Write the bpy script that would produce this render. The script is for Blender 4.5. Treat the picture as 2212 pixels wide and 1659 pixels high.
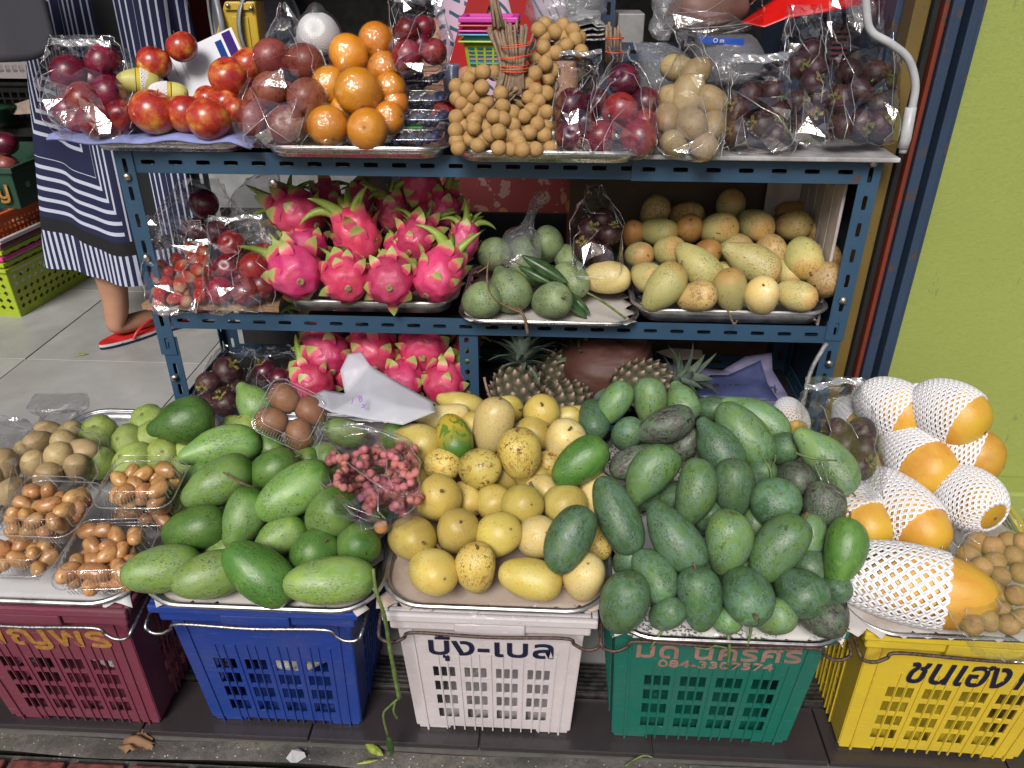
import bpy, bmesh, math, random
import numpy as np
from mathutils import Vector, Matrix, Quaternion
S = bpy.context.scene
for o in list(bpy.data.objects): bpy.data.objects.remove(o)
COL = S.collection
# ---------------------------------------------------------------- camera
F_PX = 1700.0; CX, CY = 1106.0, 829.5          # focal length and centre, in pixels of a 2212 x 1659 view
CAM = Vector((0.10, -1.444, 1.215))
YAW, PITCH, ROLL = math.radians(2.81), math.radians(29.08), math.radians(0.10)
FW = Vector((-math.sin(YAW)*math.cos(PITCH), math.cos(YAW)*math.cos(PITCH), -math.sin(PITCH)))
RI = Vector((math.cos(YAW), math.sin(YAW), 0)); UP = RI.cross(FW)
RI, UP = math.cos(ROLL)*RI+math.sin(ROLL)*UP, math.cos(ROLL)*UP-math.sin(ROLL)*RI
cd = bpy.data.cameras.new('camera'); cam = bpy.data.objects.new('camera', cd); COL.objects.link(cam)
cd.sensor_fit = 'HORIZONTAL'; cd.sensor_width = 36.0; cd.lens = 36.0*F_PX/2212.0
cd.clip_start = 0.02; cd.clip_end = 300
cam.matrix_world = Matrix(((RI.x, UP.x, -FW.x, CAM.x), (RI.y, UP.y, -FW.y, CAM.y), (RI.z, UP.z, -FW.z, CAM.z), (0, 0, 0, 1)))
S.camera = cam
# ---------------------------------------------------------------- light
W = bpy.data.worlds.new('World'); S.world = W; W.use_nodes = True
nt = W.node_tree; nt.nodes.clear()
sky = nt.nodes.new('ShaderNodeTexSky'); sky.sky_type = 'NISHITA'; sky.sun_disc = False
SUN_EL, SUN_AZ = math.radians(43), math.radians(192)      # azimuth clockwise from +y
sky.sun_elevation = SUN_EL; sky.sun_rotation = SUN_AZ; sky.air_density = 1.3; sky.dust_density = 4.0; sky.ozone_density = 1.0
bg = nt.nodes.new('ShaderNodeBackground'); bg.inputs['Strength'].default_value = 0.075
ow = nt.nodes.new('ShaderNodeOutputWorld'); nt.links.new(sky.outputs[0], bg.inputs[0]); nt.links.new(bg.outputs[0], ow.inputs[0])
sl = bpy.data.lights.new('sun', 'SUN'); sl.energy = 2.75; sl.angle = math.radians(21); sl.color = (1.0, 0.965, 0.92)
so = bpy.data.objects.new('sun', sl); COL.objects.link(so)
sd = Vector((math.sin(SUN_AZ)*math.cos(SUN_EL), math.cos(SUN_AZ)*math.cos(SUN_EL), math.sin(SUN_EL)))
so.rotation_euler = sd.to_track_quat('Z', 'Y').to_euler(); so.location = (0, -3, 5)
S.view_settings.view_transform = 'Standard'; S.view_settings.look = 'None'
S.view_settings.exposure = 0.18; S.view_settings.gamma = 1.0; S.view_settings.use_curve_mapping = False
S.render.engine = 'CYCLES'
S.cycles.transparent_max_bounces = 28; S.cycles.max_bounces = 7; S.cycles.glossy_bounces = 4; S.cycles.diffuse_bounces = 2
S.cycles.transmission_bounces = 6; S.cycles.caustics_reflective = False; S.cycles.caustics_refractive = False
S.cycles.use_denoising = True; S.cycles.sample_clamp_indirect = 6

# ---------------------------------------------------------------- helpers: from the photograph to places in the scene
def ray(u, v): return (FW*F_PX + RI*(u-CX) - UP*(v-CY)).normalized()
def at_z(u, v, z): d = ray(u, v); return CAM + d*((z-CAM.z)/d.z)
def at_y(u, v, y): d = ray(u, v); return CAM + d*((y-CAM.y)/d.y)
def m_px(P): return (P-CAM).dot(FW)/F_PX        # metres per view pixel at P
rnd = random.Random(7)
def R(a, b): return rnd.uniform(a, b)

# ---------------------------------------------------------------- mesh builder
class MB:
    def __init__(s): s.v = []; s.f = []; s.m = []; s.uv = None
    def add(s, vs, fs, mi=0):
        n = len(s.v); s.v += [tuple(p) for p in vs]; s.f += [tuple(i+n for i in f) for f in fs]; s.m += [mi]*len(fs); return s
    def box(s, x0, x1, y0, y1, z0, z1, mi=0, M=None):
        vs = [Vector((x, y, z)) for z in (z0, z1) for y in (y0, y1) for x in (x0, x1)]
        if M: vs = [M@p for p in vs]
        return s.add(vs, [(0, 2, 3, 1), (4, 5, 7, 6), (0, 1, 5, 4), (2, 6, 7, 3), (0, 4, 6, 2), (1, 3, 7, 5)], mi)
    def tube(s, pts, r, n=7, mi=0, cap=True, closed=False):
        pts = [Vector(p) for p in pts]; N = len(pts)
        rs = r if isinstance(r, (list, tuple)) else [r]*N
        vs = []; ref = None
        for i in range(N):
            a = pts[(i-1) % N] if (i > 0 or closed) else pts[0]; b = pts[(i+1) % N] if (i < N-1 or closed) else pts[-1]
            t = (b-a).normalized() if (b-a).length > 1e-9 else Vector((0, 0, 1))
            if ref is None: ref = Vector((0, 0, 1)) if abs(t.z) < .9 else Vector((1, 0, 0))
            e = (ref - t*ref.dot(t)).normalized(); ref = e; g = t.cross(e)
            for k in range(n):
                q = 2*math.pi*k/n; vs.append(pts[i]+(e*math.cos(q)+g*math.sin(q))*rs[i])
        fs = []
        for i in range(N if closed else N-1):
            j = (i+1) % N
            for k in range(n): fs.append((i*n+k, i*n+(k+1) % n, j*n+(k+1) % n, j*n+k))
        if cap and not closed: fs.append(tuple(range(n))[::-1]); fs.append(tuple((N-1)*n+k for k in range(n)))
        return s.add(vs, fs, mi)
    def lathe(s, prof, n=20, mi=0, M=None):
        vs = []; fs = []
        for (r, z) in prof:
            for k in range(n): q = 2*math.pi*k/n; vs.append(Vector((r*math.cos(q), r*math.sin(q), z)))
        for i in range(len(prof)-1):
            for k in range(n): fs.append((i*n+k, i*n+(k+1) % n, (i+1)*n+(k+1) % n, (i+1)*n+k))
        if M: vs = [M@p for p in vs]
        return s.add(vs, fs, mi)
    def grid(s, fn, nu, nv, mi=0, wrap=False):
        vs = [fn(i/nu, j/nv) for j in range(nv+1) for i in range(nu if wrap else nu+1)]; w = nu if wrap else nu+1; fs = []
        for j in range(nv):
            for i in range(nu): a = j*w+i; b = j*w+(i+1) % w; fs.append((a, b, b+w, a+w))
        return s.add(vs, fs, mi)
    def mesh(s, name, mats, smooth=False, uvfn=None):
        me = bpy.data.meshes.new(name); me.from_pydata(s.v, [], s.f)
        for m in (mats if isinstance(mats, (list, tuple)) else [mats]): me.materials.append(m)
        if any(s.m): me.polygons.foreach_set('material_index', s.m)
        if smooth: me.polygons.foreach_set('use_smooth', [True]*len(s.f))
        me.update(); me.validate()
        return me
def link(name, me, parent=None, loc=None, label=None, cat=None, group=None, kind=None, M=None, solid=None, bevel=None):
    o = bpy.data.objects.new(name, me); COL.objects.link(o)
    if parent is not None: o.parent = parent
    if M is not None: o.matrix_local = M
    elif loc is not None: o.location = loc
    if label: o['label'] = label
    if cat and parent is None: o['category'] = cat
    if group: o['group'] = group
    if kind: o['kind'] = kind
    if solid: q = o.modifiers.new('thickness', 'SOLIDIFY'); q.thickness = solid; q.offset = 0
    if bevel: q = o.modifiers.new('bevel', 'BEVEL'); q.width = bevel; q.segments = 2; q.limit_method = 'ANGLE'
    return o
def thing(name, label, cat, loc=(0, 0, 0), group=None, M=None): return link(name, None, None, loc, label, cat, group, M=M)
def part(name, mb, mat, parent, smooth=False, **k): return link(name, mb.mesh(name, mat, smooth), parent, **k)
def smooth_path(pts, n=6):
    pts = [Vector(p) for p in pts]; out = []
    for i in range(len(pts)-1):
        p0 = pts[max(i-1, 0)]; p1 = pts[i]; p2 = pts[i+1]; p3 = pts[min(i+2, len(pts)-1)]
        for k in range(n):
            t = k/n; out.append(.5*((2*p1)+(p2-p0)*t+(2*p0-5*p1+4*p2-p3)*t*t+(3*p1-p0-3*p2+p3)*t**3))
    return out+[pts[-1]]

# ---------------------------------------------------------------- materials
class NT:
    def __init__(s, name):
        s.mat = bpy.data.materials.new(name); s.mat.use_nodes = True; s.t = s.mat.node_tree; s.t.nodes.clear()
    def n(s, typ, **k):
        nd = s.t.nodes.new(typ)
        for a, b in k.items():
            if a.startswith('i_'): nd.inputs[int(a[2:])].default_value = b
            else: setattr(nd, a, b)
        return nd
    def l(s, a, b): s.t.links.new(a, b)
    def coord(s, scale=1.0, rand=True, kind='Object'):
        tc = s.n('ShaderNodeTexCoord'); out = tc.outputs[kind]
        mp = s.n('ShaderNodeMapping'); s.l(out, mp.inputs[0]); mp.inputs['Scale'].default_value = (scale,)*3 if not isinstance(scale, tuple) else scale
        if rand:
            oi = s.n('ShaderNodeObjectInfo'); mm = s.n('ShaderNodeMath', operation='MULTIPLY'); mm.inputs[1].default_value = 37.0
            s.l(oi.outputs['Random'], mm.inputs[0]); cx = s.n('ShaderNodeCombineXYZ')
            s.l(mm.outputs[0], cx.inputs[0]); s.l(mm.outputs[0], cx.inputs[1]); s.l(cx.outputs[0], mp.inputs['Location'])
        return mp.outputs[0]
    def noise(s, co, sc, det=4, rough=.6, dist=0.0):
        nd = s.n('ShaderNodeTexNoise'); nd.inputs['Scale'].default_value = sc; nd.inputs['Detail'].default_value = det
        nd.inputs['Roughness'].default_value = rough; nd.inputs['Distortion'].default_value = dist; s.l(co, nd.inputs['Vector']); return nd.outputs['Fac']
    def ramp(s, fac, stops):
        nd = s.n('ShaderNodeValToRGB'); e = nd.color_ramp.elements
        while len(e) < len(stops): e.new(0.5)
        for i, (p, c) in enumerate(stops): e[i].position = p; e[i].color = (*c, 1) if len(c) == 3 else c
        s.l(fac, nd.inputs[0]); return nd.outputs[0]
    def mask(s, fac, a, b):
        nd = s.n('ShaderNodeMapRange'); nd.inputs[1].default_value = a; nd.inputs[2].default_value = b; nd.clamp = True; s.l(fac, nd.inputs[0]); return nd.outputs[0]
    def mix(s, fac, a, b, mode='MIX'):
        nd = s.n('ShaderNodeMixRGB', blend_type=mode)
        for k, x in ((0, fac), (1, a), (2, b)):
            if hasattr(x, 'links') or hasattr(x, 'is_linked'): s.l(x, nd.inputs[k])
            elif k == 0: nd.inputs[0].default_value = x
            else: nd.inputs[k].default_value = (*x, 1) if len(x) == 3 else x
        return nd.outputs[0]
    def math(s, op, a, b=None):
        nd = s.n('ShaderNodeMath', operation=op)
        for k, x in ((0, a), (1, b)):
            if x is None: continue
            if hasattr(x, 'is_linked'): s.l(x, nd.inputs[k])
            else: nd.inputs[k].default_value = x
        return nd.outputs[0]
    def out(s, col, rough=.5, metal=0.0, bump=None, bump_s=.3, bump_d=.002, spec=.5, sss=0, coat=0, alpha=None):
        p = s.n('ShaderNodeBsdfPrincipled')
        def st(nm, x):
            if hasattr(x, 'is_linked'): s.l(x, p.inputs[nm])
            elif isinstance(x, tuple): p.inputs[nm].default_value = (*x, 1)
            else: p.inputs[nm].default_value = x
        st('Base Color', col); st('Roughness', rough); st('Metallic', metal); st('Specular IOR Level', spec)
        if coat: st('Coat Weight', coat); st('Coat Roughness', .12)
        if sss: st('Subsurface Weight', sss); p.inputs['Subsurface Radius'].default_value = (.4, .25, .12); p.inputs['Subsurface Scale'].default_value = .01
        if bump is not None:
            b = s.n('ShaderNodeBump'); b.inputs['Strength'].default_value = bump_s; b.inputs['Distance'].default_value = bump_d
            s.l(bump, b.inputs['Height']); s.l(b.outputs[0], p.inputs['Normal'])
        o = s.n('ShaderNodeOutputMaterial'); s.p = p
        if alpha is not None: st('Alpha', alpha)
        s.l(p.outputs[0], o.inputs[0]); return s.mat
def simple(name, c, rough=.5, metal=0, vary=.12, sc=30, bump=0.0, coat=0, spec=.5, rand=True):
    t = NT(name); co = t.coord(1, rand); f = t.noise(co, sc, 5)
    c2 = tuple(x*(1-2*vary) for x in c); c3 = tuple(min(1, x*(1+vary)) for x in c)
    col = t.ramp(f, [(.3, c2), (.7, c3)])
    rr = t.ramp(f, [(.3, (rough*.8,)*3), (.7, (min(1, rough*1.2),)*3)])
    return t.out(col, rr, metal, bump=f if bump else None, bump_s=bump, coat=coat, spec=spec)
def painted_metal(name, c, chip=(.10, .05, .03), rust=.62, sc=18, rough=.42):
    t = NT(name); co = t.coord(1, True); a = t.noise(co, sc, 6, .65); b = t.noise(co, 160, 3); big = t.noise(co, 5, 3)
    col = t.mix(t.mask(big, .3, .75), tuple(x*.7 for x in c), c)
    col = t.mix(t.mask(b, .62, .72), col, tuple(x*.55 for x in c))
    col = t.mix(t.mask(a, rust, rust+.02), col, chip)
    return t.out(col, rough, 0.0, bump=a, bump_s=.15, bump_d=.001)
def plastic(name, c, dirt=(.12, .10, .08), rough=.42, scr=True):
    t = NT(name); co = t.coord(1, True); a = t.noise(co, 9, 5, .6); w = t.coord((9, 9, 150), True); sc_ = t.noise(w, 3, 4, .7, 1.5); fine = t.noise(co, 240, 3)
    col = t.mix(t.mask(a, .35, .75), c, tuple(min(1, x*.78+.02) for x in c))
    col = t.mix(t.mask(sc_, .60, .68), col, tuple(min(1, x*1.3+.05) for x in c))
    col = t.mix(t.math('MULTIPLY', t.mask(fine, .6, .75), t.mask(a, .45, .7)), col, dirt)
    return t.out(col, t.ramp(a, [(.3, (rough*.8,)*3), (.8, (rough*1.3,)*3)]), 0, bump=fine, bump_s=.08, bump_d=.0006)
M = {}
M['blue_paint'] = painted_metal('blue_rack_paint', (.035, .085, .155), chip=(.09, .05, .035), rust=.66)
M['blue_dark'] = painted_metal('dark_frame_paint', (.030, .055, .105), chip=(.07, .045, .04), rust=.60, sc=26)
M['orange_strip'] = painted_metal('orange_strip', (.20, .036, .018), chip=(.08, .04, .03), rust=.6, sc=40)
M['ochre'] = painted_metal('ochre_jamb', (.17, .115, .032), chip=(.1, .07, .04), rust=.63)
M['bolt'] = simple('bolt_steel', (.55, .52, .47), .35, 1.0, .3, 200)
M['wire'] = simple('galvanised_wire', (.42, .42, .43), .35, 1.0, .35, 300, .1)
M['wire_brown'] = simple('rusty_wire', (.10, .065, .055), .55, .4, .4, 200, .3)
M['steel'] = simple('stainless_tray', (.62, .61, .62), .28, 1.0, .12, 60, .05)
M['alu'] = simple('worn_aluminium_tray', (.66, .66, .68), .40, .95, .15, 35, .12)
M['enamel_dark'] = simple('dark_tray_edge', (.10, .09, .11), .3, .7, .3, 60, .05)
def tile_mat(name, c, sc, spk, spkc, rough=.5):
    t = NT(name); co = t.coord(1, False); a = t.noise(co, sc, 6, .65); b = t.noise(co, 700, 2); d = t.noise(co, 60, 4, .7); g = t.noise(co, 2.2, 4)
    col = t.mix(t.mask(a, .3, .75), tuple(x*.75 for x in c), c); col = t.mix(t.mask(g, .35, .7), col, t.mix(.35, col, (.03, .03, .03)))
    col = t.mix(t.mask(b, spk, spk+.05), col, spkc); col = t.mix(t.mask(d, .67, .72), col, tuple(x*.5 for x in c))
    return t.out(col, rough, bump=d, bump_s=.25, bump_d=.001)
M['floor_tile'] = tile_mat('pale_grey_floor_tile', (.46, .46, .455), 7, .70, (.2, .2, .2), .38)
M['step_tile'] = tile_mat('dark_step_tile', (.040, .032, .036), 12, .66, (.12, .10, .11), .34)
M['grout'] = simple('grout', (.10, .095, .09), .8)
def concrete():
    t = NT('rough_concrete_kerb'); co = t.coord(1, False); a = t.noise(co, 6, 5); b = t.n('ShaderNodeTexVoronoi'); b.inputs['Scale'].default_value = 230; t.l(co, b.inputs['Vector']); c = t.noise(co, 90, 5, .7)
    col = t.ramp(a, [(.35, (.045, .04, .038)), (.5, (.11, .10, .09)), (.66, (.17, .15, .125))])
    col = t.mix(t.mask(c, .45, .75), col, (.045, .042, .038)); rb = t.n('ShaderNodeSeparateColor'); t.l(b.outputs['Color'], rb.inputs[0])
    col = t.mix(t.math('MULTIPLY', t.mask(rb.outputs[0], .9, .93), t.mask(b.outputs['Distance'], .35, .2)), col, (.5, .46, .42))
    ms = t.noise(co, 3.5, 4); col = t.mix(t.mask(ms, .55, .68), col, t.mix(.5, col, (.03, .045, .015)))
    return t.out(col, .8, bump=c, bump_s=.7, bump_d=.004)
M['concrete'] = concrete()
M['brick'] = simple('red_paver', (.17, .045, .035), .7, 0, .35, 60, .5)
def green_wall():
    t = NT('lime_green_stucco'); co = t.coord(1, False); a = t.noise(co, 3, 5); b = t.noise(co, 120, 5, .7); c = t.noise(t.coord((1, 1, .35), False), 22, 6, .75); d = t.noise(co, 420, 2)
    col = t.ramp(a, [(.3, (.25, .305, .070)), (.7, (.31, .375, .092))]); col = t.mix(t.mask(b, .3, .8), tuple(x*.82 for x in (.31, .37, .085)), col)
    col = t.mix(t.mask(c, .62, .70), col, (.15, .17, .06)); col = t.mix(t.mask(d, .72, .75), col, (.10, .11, .04))
    return t.out(col, .75, bump=b, bump_s=.6, bump_d=.002)
M['green_wall'] = green_wall()
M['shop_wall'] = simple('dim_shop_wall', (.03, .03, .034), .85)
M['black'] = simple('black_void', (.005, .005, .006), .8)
M['white_panel'] = simple('grooved_white_panel', (.46, .40, .40), .55, 0, .18, 14, .1)
M['cardboard'] = simple('brown_cardboard', (.085, .055, .035), .8, 0, .2, 20, .1)
M['cabinet'] = simple('grey_cabinet', (.26, .27, .28), .5)
M['ply'] = None
def wood(name, c1, c2, sc=(4, 60, 60)):
    t = NT(name); co = t.coord(sc, True); a = t.noise(co, 1.5, 6, .7, 1.2); b = t.noise(co, 7, 3)
    col = t.ramp(a, [(.3, c1), (.65, c2)]); col = t.mix(t.mask(b, .6, .75), col, tuple(x*.4 for x in c1)); return t.out(col, .75, bump=a, bump_s=.5, bump_d=.002)
M['ply'] = wood('raw_plywood', (.20, .10, .045), (.42, .27, .15))
M['stem'] = wood('dry_stem', (.09, .05, .025), (.20, .13, .07), (60, 60, 60))
M['twig'] = wood('longan_twig', (.13, .08, .05), (.30, .21, .14), (90, 90, 25))
M['stem_green'] = simple('green_stem', (.12, .18, .05), .5, 0, .25, 80, .2)
M['rubber'] = simple('orange_rubber_band', (.65, .10, .035), .5)
def paper(name, c, stain, print_=False):
    t = NT(name); co = t.coord(1, True); a = t.noise(co, 8, 5, .6); b = t.noise(co, 45, 4)
    col = t.mix(t.mask(a, .5, .68), c, stain); col = t.mix(t.mask(b, .70, .74), col, tuple(x*.45 for x in stain))
    return t.out(col, .75, bump=b, bump_s=.25, bump_d=.002)
M['paper'] = paper('stained_tray_paper', (.46, .43, .41), (.30, .24, .20))
M['paper_brown'] = paper('wet_brown_paper', (.40, .32, .27), (.24, .16, .11))
M['paper_white'] = paper('white_paper', (.52, .52, .54), (.40, .39, .38))
def newsprint():
    t = NT('newsprint'); co = t.coord(1, True); br = t.n('ShaderNodeTexBrick'); t.l(co, br.inputs[0]); br.inputs['Scale'].default_value = 60
    a = t.noise(co, 200, 2); col = t.mix(t.mask(a, .52, .56), (.55, .54, .52), (.08, .08, .09)); col = t.mix(t.mask(t.noise(co, 14, 2), .45, .5), (.6, .59, .57), col)
    return t.out(col, .8)
M['news'] = newsprint()
M['lilac'] = simple('lilac_cloth', (.22, .25, .52), .75, 0, .12, 60, .2)
M['maroon_p'] = plastic('maroon_plastic', (.17, .035, .062)); M['blue_p'] = plastic('blue_plastic', (.008, .040, .25))
M['white_p'] = plastic('white_plastic', (.58, .54, .56), dirt=(.2, .14, .1)); M['green_p'] = plastic('green_plastic', (.004, .13, .095))
M['yellow_p'] = plastic('yellow_plastic', (.62, .46, .03), dirt=(.3, .2, .08)); M['lime_p'] = plastic('lime_plastic', (.36, .48, .02))
M['orange_p'] = plastic('orange_plastic', (.65, .10, .015)); M['pink_p'] = plastic('pink_plastic', (.62, .05, .22)); M['darkgreen_p'] = plastic('dark_green_plastic', (.01, .055, .03))
M['cyan_p'] = plastic('light_blue_plastic', (.02, .26, .50)); M['magenta_p'] = plastic('magenta_plastic', (.62, .04, .40)); M['red_p'] = plastic('red_plastic', (.5, .02, .02))
M['white_pvc'] = simple('white_pvc', (.46, .47, .50), .4)
M['grey_stick'] = simple('grey_speckled_stick', (.22, .21, .23), .5, 0, .5, 60)
M['gold_ink'] = simple('gold_paint', (.50, .26, .07), .35, .3, .2, 120); M['navy_ink'] = simple('navy_paint', (.008, .014, .04), .35); M['bronze_ink'] = simple('bronze_paint', (.40, .24, .20), .35, .3)
def cello(name='clear_cellophane', tint=(.985, .985, .99), gl=.07, rough=.06, boost=1.0, milky=0.0, milk=(.7, .72, .78), bs=.3, bsc=42):
    t = NT(name); lw = t.n('ShaderNodeLayerWeight'); lw.inputs[0].default_value = .5
    tr = t.n('ShaderNodeBsdfTransparent'); tr.inputs[0].default_value = (*tint, 1)
    g = t.n('ShaderNodeBsdfGlossy'); g.inputs['Roughness'].default_value = rough; g.inputs[0].default_value = (1, 1, 1, 1)
    co = t.coord(1, True); a = t.noise(co, bsc, 3, .5, 1.2); b = t.n('ShaderNodeBump'); b.inputs['Strength'].default_value = bs; b.inputs['Distance'].default_value = .006
    t.l(a, b.inputs['Height']); t.l(b.outputs[0], g.inputs['Normal'])
    fr = t.math('ADD', t.math('MULTIPLY', t.math('POWER', lw.outputs['Facing'], 4.0), boost*.8), gl); fr = t.math('MINIMUM', fr, .92)
    mx = t.n('ShaderNodeMixShader'); t.l(fr, mx.inputs[0]); t.l(tr.outputs[0], mx.inputs[1]); t.l(g.outputs[0], mx.inputs[2]); last = mx.outputs[0]
    if milky:
        d = t.n('ShaderNodeBsdfDiffuse'); d.inputs[0].default_value = (*milk, 1); tl = t.n('ShaderNodeBsdfTranslucent'); tl.inputs[0].default_value = (*milk, 1)
        ad = t.n('ShaderNodeMixShader'); ad.inputs[0].default_value = .4; t.l(d.outputs[0], ad.inputs[1]); t.l(tl.outputs[0], ad.inputs[2])
        m2 = t.n('ShaderNodeMixShader'); m2.inputs[0].default_value = milky; t.l(last, m2.inputs[1]); t.l(ad.outputs[0], m2.inputs[2]); last = m2.outputs[0]
    o = t.n('ShaderNodeOutputMaterial'); t.l(last, o.inputs[0]); return t.mat
M['cello'] = cello(gl=.14, boost=.55, rough=.10, bs=.3)
M['crease_glint'] = cello('cellophane_crease_glint', gl=.40, boost=.4, milky=.30, milk=(.85, .87, .9), rough=.15)  # whitened film: highlight streaks along creases and bag edges put into the colour
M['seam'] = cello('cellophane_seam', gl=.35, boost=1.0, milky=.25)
M['clam'] = cello('clamshell_plastic', gl=.035, rough=.05, boost=.5)
M['wrap'] = cello('orange_film', gl=.10, rough=.07, boost=.5, bs=.6, bsc=2.2)
M['clam_rib'] = cello('clamshell_rib', gl=.28, rough=.08, boost=1, milky=.15)
M['thin_bag'] = cello('thin_cloudy_bag', gl=.07, rough=.2, boost=.7, milky=.16, bs=.8)
M['cup'] = cello('cloudy_blue_cup', gl=.1, rough=.2, milky=.4, milk=(.2, .45, .7))
M['milky_bag'] = cello('milky_white_bag', gl=.08, rough=.3, boost=.5, milky=.72, bs=.5, bsc=24, milk=(.74, .76, .84))
# ================================================================ the setting
def ringcell(mb, f, x0, x1, z0, z1, hw, hh, rad=1.0, n=16, mi=0, cx=None, cz=None):
    """cell x0..x1, z0..z1 with a rounded hole of half size hw, hh; f maps (x,z) to a point"""
    cx = (x0+x1)/2 if cx is None else cx; cz = (z0+z1)/2 if cz is None else cz
    ang = set()
    for (a, b) in ((x0, z0), (x1, z0), (x1, z1), (x0, z1)): ang.add(math.atan2(b-cz, a-cx) % (2*math.pi))
    for k in range(n): ang.add((2*math.pi*(k+.5)/n) % (2*math.pi))
    ang = sorted(ang); vs = []; r = min(hw, hh)*rad
    for q in ang:
        c, s = math.cos(q), math.sin(q)
        t = min(((x1-cx) if c > 0 else (x0-cx))/c if abs(c) > 1e-9 else 1e9, ((z1-cz) if s > 0 else (z0-cz))/s if abs(s) > 1e-9 else 1e9)
        vs.append(f(cx+c*t, cz+s*t))
        px, pz = abs(c), abs(s); lo, hi = 0, hw+hh          # rounded rectangle by bisection
        for _ in range(18):
            m = (lo+hi)/2; ax = max(px*m-(hw-r), 0); az = max(pz*m-(hh-r), 0)
            if px*m <= hw and pz*m <= hh and ax*ax+az*az <= r*r: lo = m
            else: hi = m
        vs.append(f(cx+c*lo, cz+s*lo))
    N = len(ang); mb.add(vs, [(2*i, 2*((i+1) % N), 2*((i+1) % N)+1, 2*i+1) for i in range(N)], mi)
def slotted(mb, O, ex, ey, L, w, pitch=.052, sl=.030, sw=.0085, off=.0, cz=.5):
    O = Vector(O); ex = Vector(ex); ey = Vector(ey); n = max(1, int(L/pitch)); p = L/n
    f = lambda x, z: O+ex*x+ey*z
    for i in range(n): ringcell(mb, f, i*p, (i+1)*p, 0, w, sl/2, sw/2, 1.0, 12, cz=w*cz)
def angle_iron(name, parent, O, ax, a, b, L, w=.036, **k):
    """L-section bar: along ax, flanges along a and b"""
    mb = MB(); slotted(mb, O, ax, a, L, w, **k); slotted(mb, Vector(O)+Vector(b)*.002, ax, b, L, w-.002, **k)
    return link(name, mb.mesh(name, M['blue_paint']), parent, solid=.0024)

def tiles(parent, mat, x0, x1, y0, y1, z, tx, ty, gap, th=.012, ox=0, jitter=.0006, rot=0, name='tile', bev=.0015, stagger=0):
    me = {}
    j = 0; y = y0
    while y < y1-1e-4:
        i = 0; x = x0+ox-(stagger*tx if j % 2 else 0)
        while x < x1-1e-4:
            xa, xb, ya, yb = max(x, x0), min(x+tx, x1), y, min(y+ty, y1)
            if xb-xa > .01 and yb-ya > .01:
                key = (round(xb-xa, 3), round(yb-ya, 3))
                if key not in me: me[key] = MB().box(-key[0]/2+gap/2, key[0]/2-gap/2, -key[1]/2+gap/2, key[1]/2-gap/2, -th, 0).mesh(name, mat)
                o = link(name, me[key], parent, loc=((xa+xb)/2, (ya+yb)/2, z+R(-jitter, jitter)), bevel=bev)
            x += tx; i += 1
        y += ty; j += 1
fl = link('shop_floor', MB().box(-4, 4, -.375, 4.2, -.3, -.011).mesh('shop_floor', M['grout']), kind='structure')
tiles(fl, M['floor_tile'], -3.2, 1.8, -.375, 3.4, 0, .60, .60, .004, ox=-.25)
st = link('front_step', MB().box(-4, 4, -.562, -.375, -.3, -.011).mesh('front_step', M['grout']), kind='structure')
tiles(st, M['step_tile'], -2.0, 2.0, -.5605, -.447, 0, .30, .1135, .003, ox=-.10)
tr = MB(); prof = []
for k in range(7): a = -.445+k*.0098; prof += [(a, .004), (a+.002, .011), (a+.0055, .011), (a+.0075, .004)]
prof = [(-.446, -.02), (-.446, .010)]+prof+[(-.377, .010), (-.377, -.02)]
tr.grid(lambda s, t: Vector((-3+6*s, prof[round(t*(len(prof)-1))][0], prof[round(t*(len(prof)-1))][1])), 1, len(prof)-1)
link('door_track', tr.mesh('door_track', simple('ridged_metal_track', (.20, .19, .19), .38, .9, .3, 60, .1)), kind='structure')
kb = MB(); kb.grid(lambda s, t: Vector((-4+8*s, -.5625-.036*t-.004*math.sin(31*s*3), -.016+.002*math.sin(60*s)+.0015*math.sin(171*s+3*t)-.02*max(0, t-.9))), 200, 5)
link('kerb', kb.mesh('kerb', M['concrete'], True), kind='structure')
pv = link('pavement', MB().box(-5, 5, -8, -.597, -.3, -.030).mesh('pavement', M['concrete']), kind='structure')
rnd.seed(3)
tiles(pv, M['brick'], -1.6, 1.6, -.882, -.602, -.018, .105, .069, .010, th=.02, jitter=.002, name='brick', bev=.004, stagger=.5)
link('street', MB().box(-40, 40, -60, -8, -.4, -.05).mesh('street', simple('asphalt', (.05, .05, .05), .85, 0, .2, 40, .3)), kind='structure')
# building shell: dim interior, so the light comes from the street only
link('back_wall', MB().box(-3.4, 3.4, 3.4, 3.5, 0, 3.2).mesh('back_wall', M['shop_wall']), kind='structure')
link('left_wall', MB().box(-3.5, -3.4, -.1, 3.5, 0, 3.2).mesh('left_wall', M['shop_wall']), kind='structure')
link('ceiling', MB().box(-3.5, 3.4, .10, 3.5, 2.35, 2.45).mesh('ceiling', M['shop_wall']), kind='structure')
XF = lambda u, y, v=300: at_y(u, v, y).x
xo0, xo1, xf1 = XF(1945, .06), XF(1963, .06), XF(2056, .03)
gw = MB().box(xf1, 3.2, .07, .25, -.02, 3.2)
link('green_wall', gw.mesh('green_wall', M['green_wall']), label='lime green stucco wall with small dark specks right of the rack', kind='structure')
link('side_wall', MB().box(xo0+.0, 3.2, .26, 3.5, 0, 3.2).mesh('side_wall', M['shop_wall']), kind='structure')
link('wall_ledge', MB().box(at_y(2150, 1060, .03).x, 2.4, .0, .069, -.02, at_y(2200, 1050, .03).z).mesh('wall_ledge', M['green_wall']), kind='structure', bevel=.006)
fr = thing('door_frame', 'dark blue steel door frame with rusty orange strip beside the green wall', 'door frame')
xs = [xf1-.001]; xa = XF(1977, .04); w = xf1-xa
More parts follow.
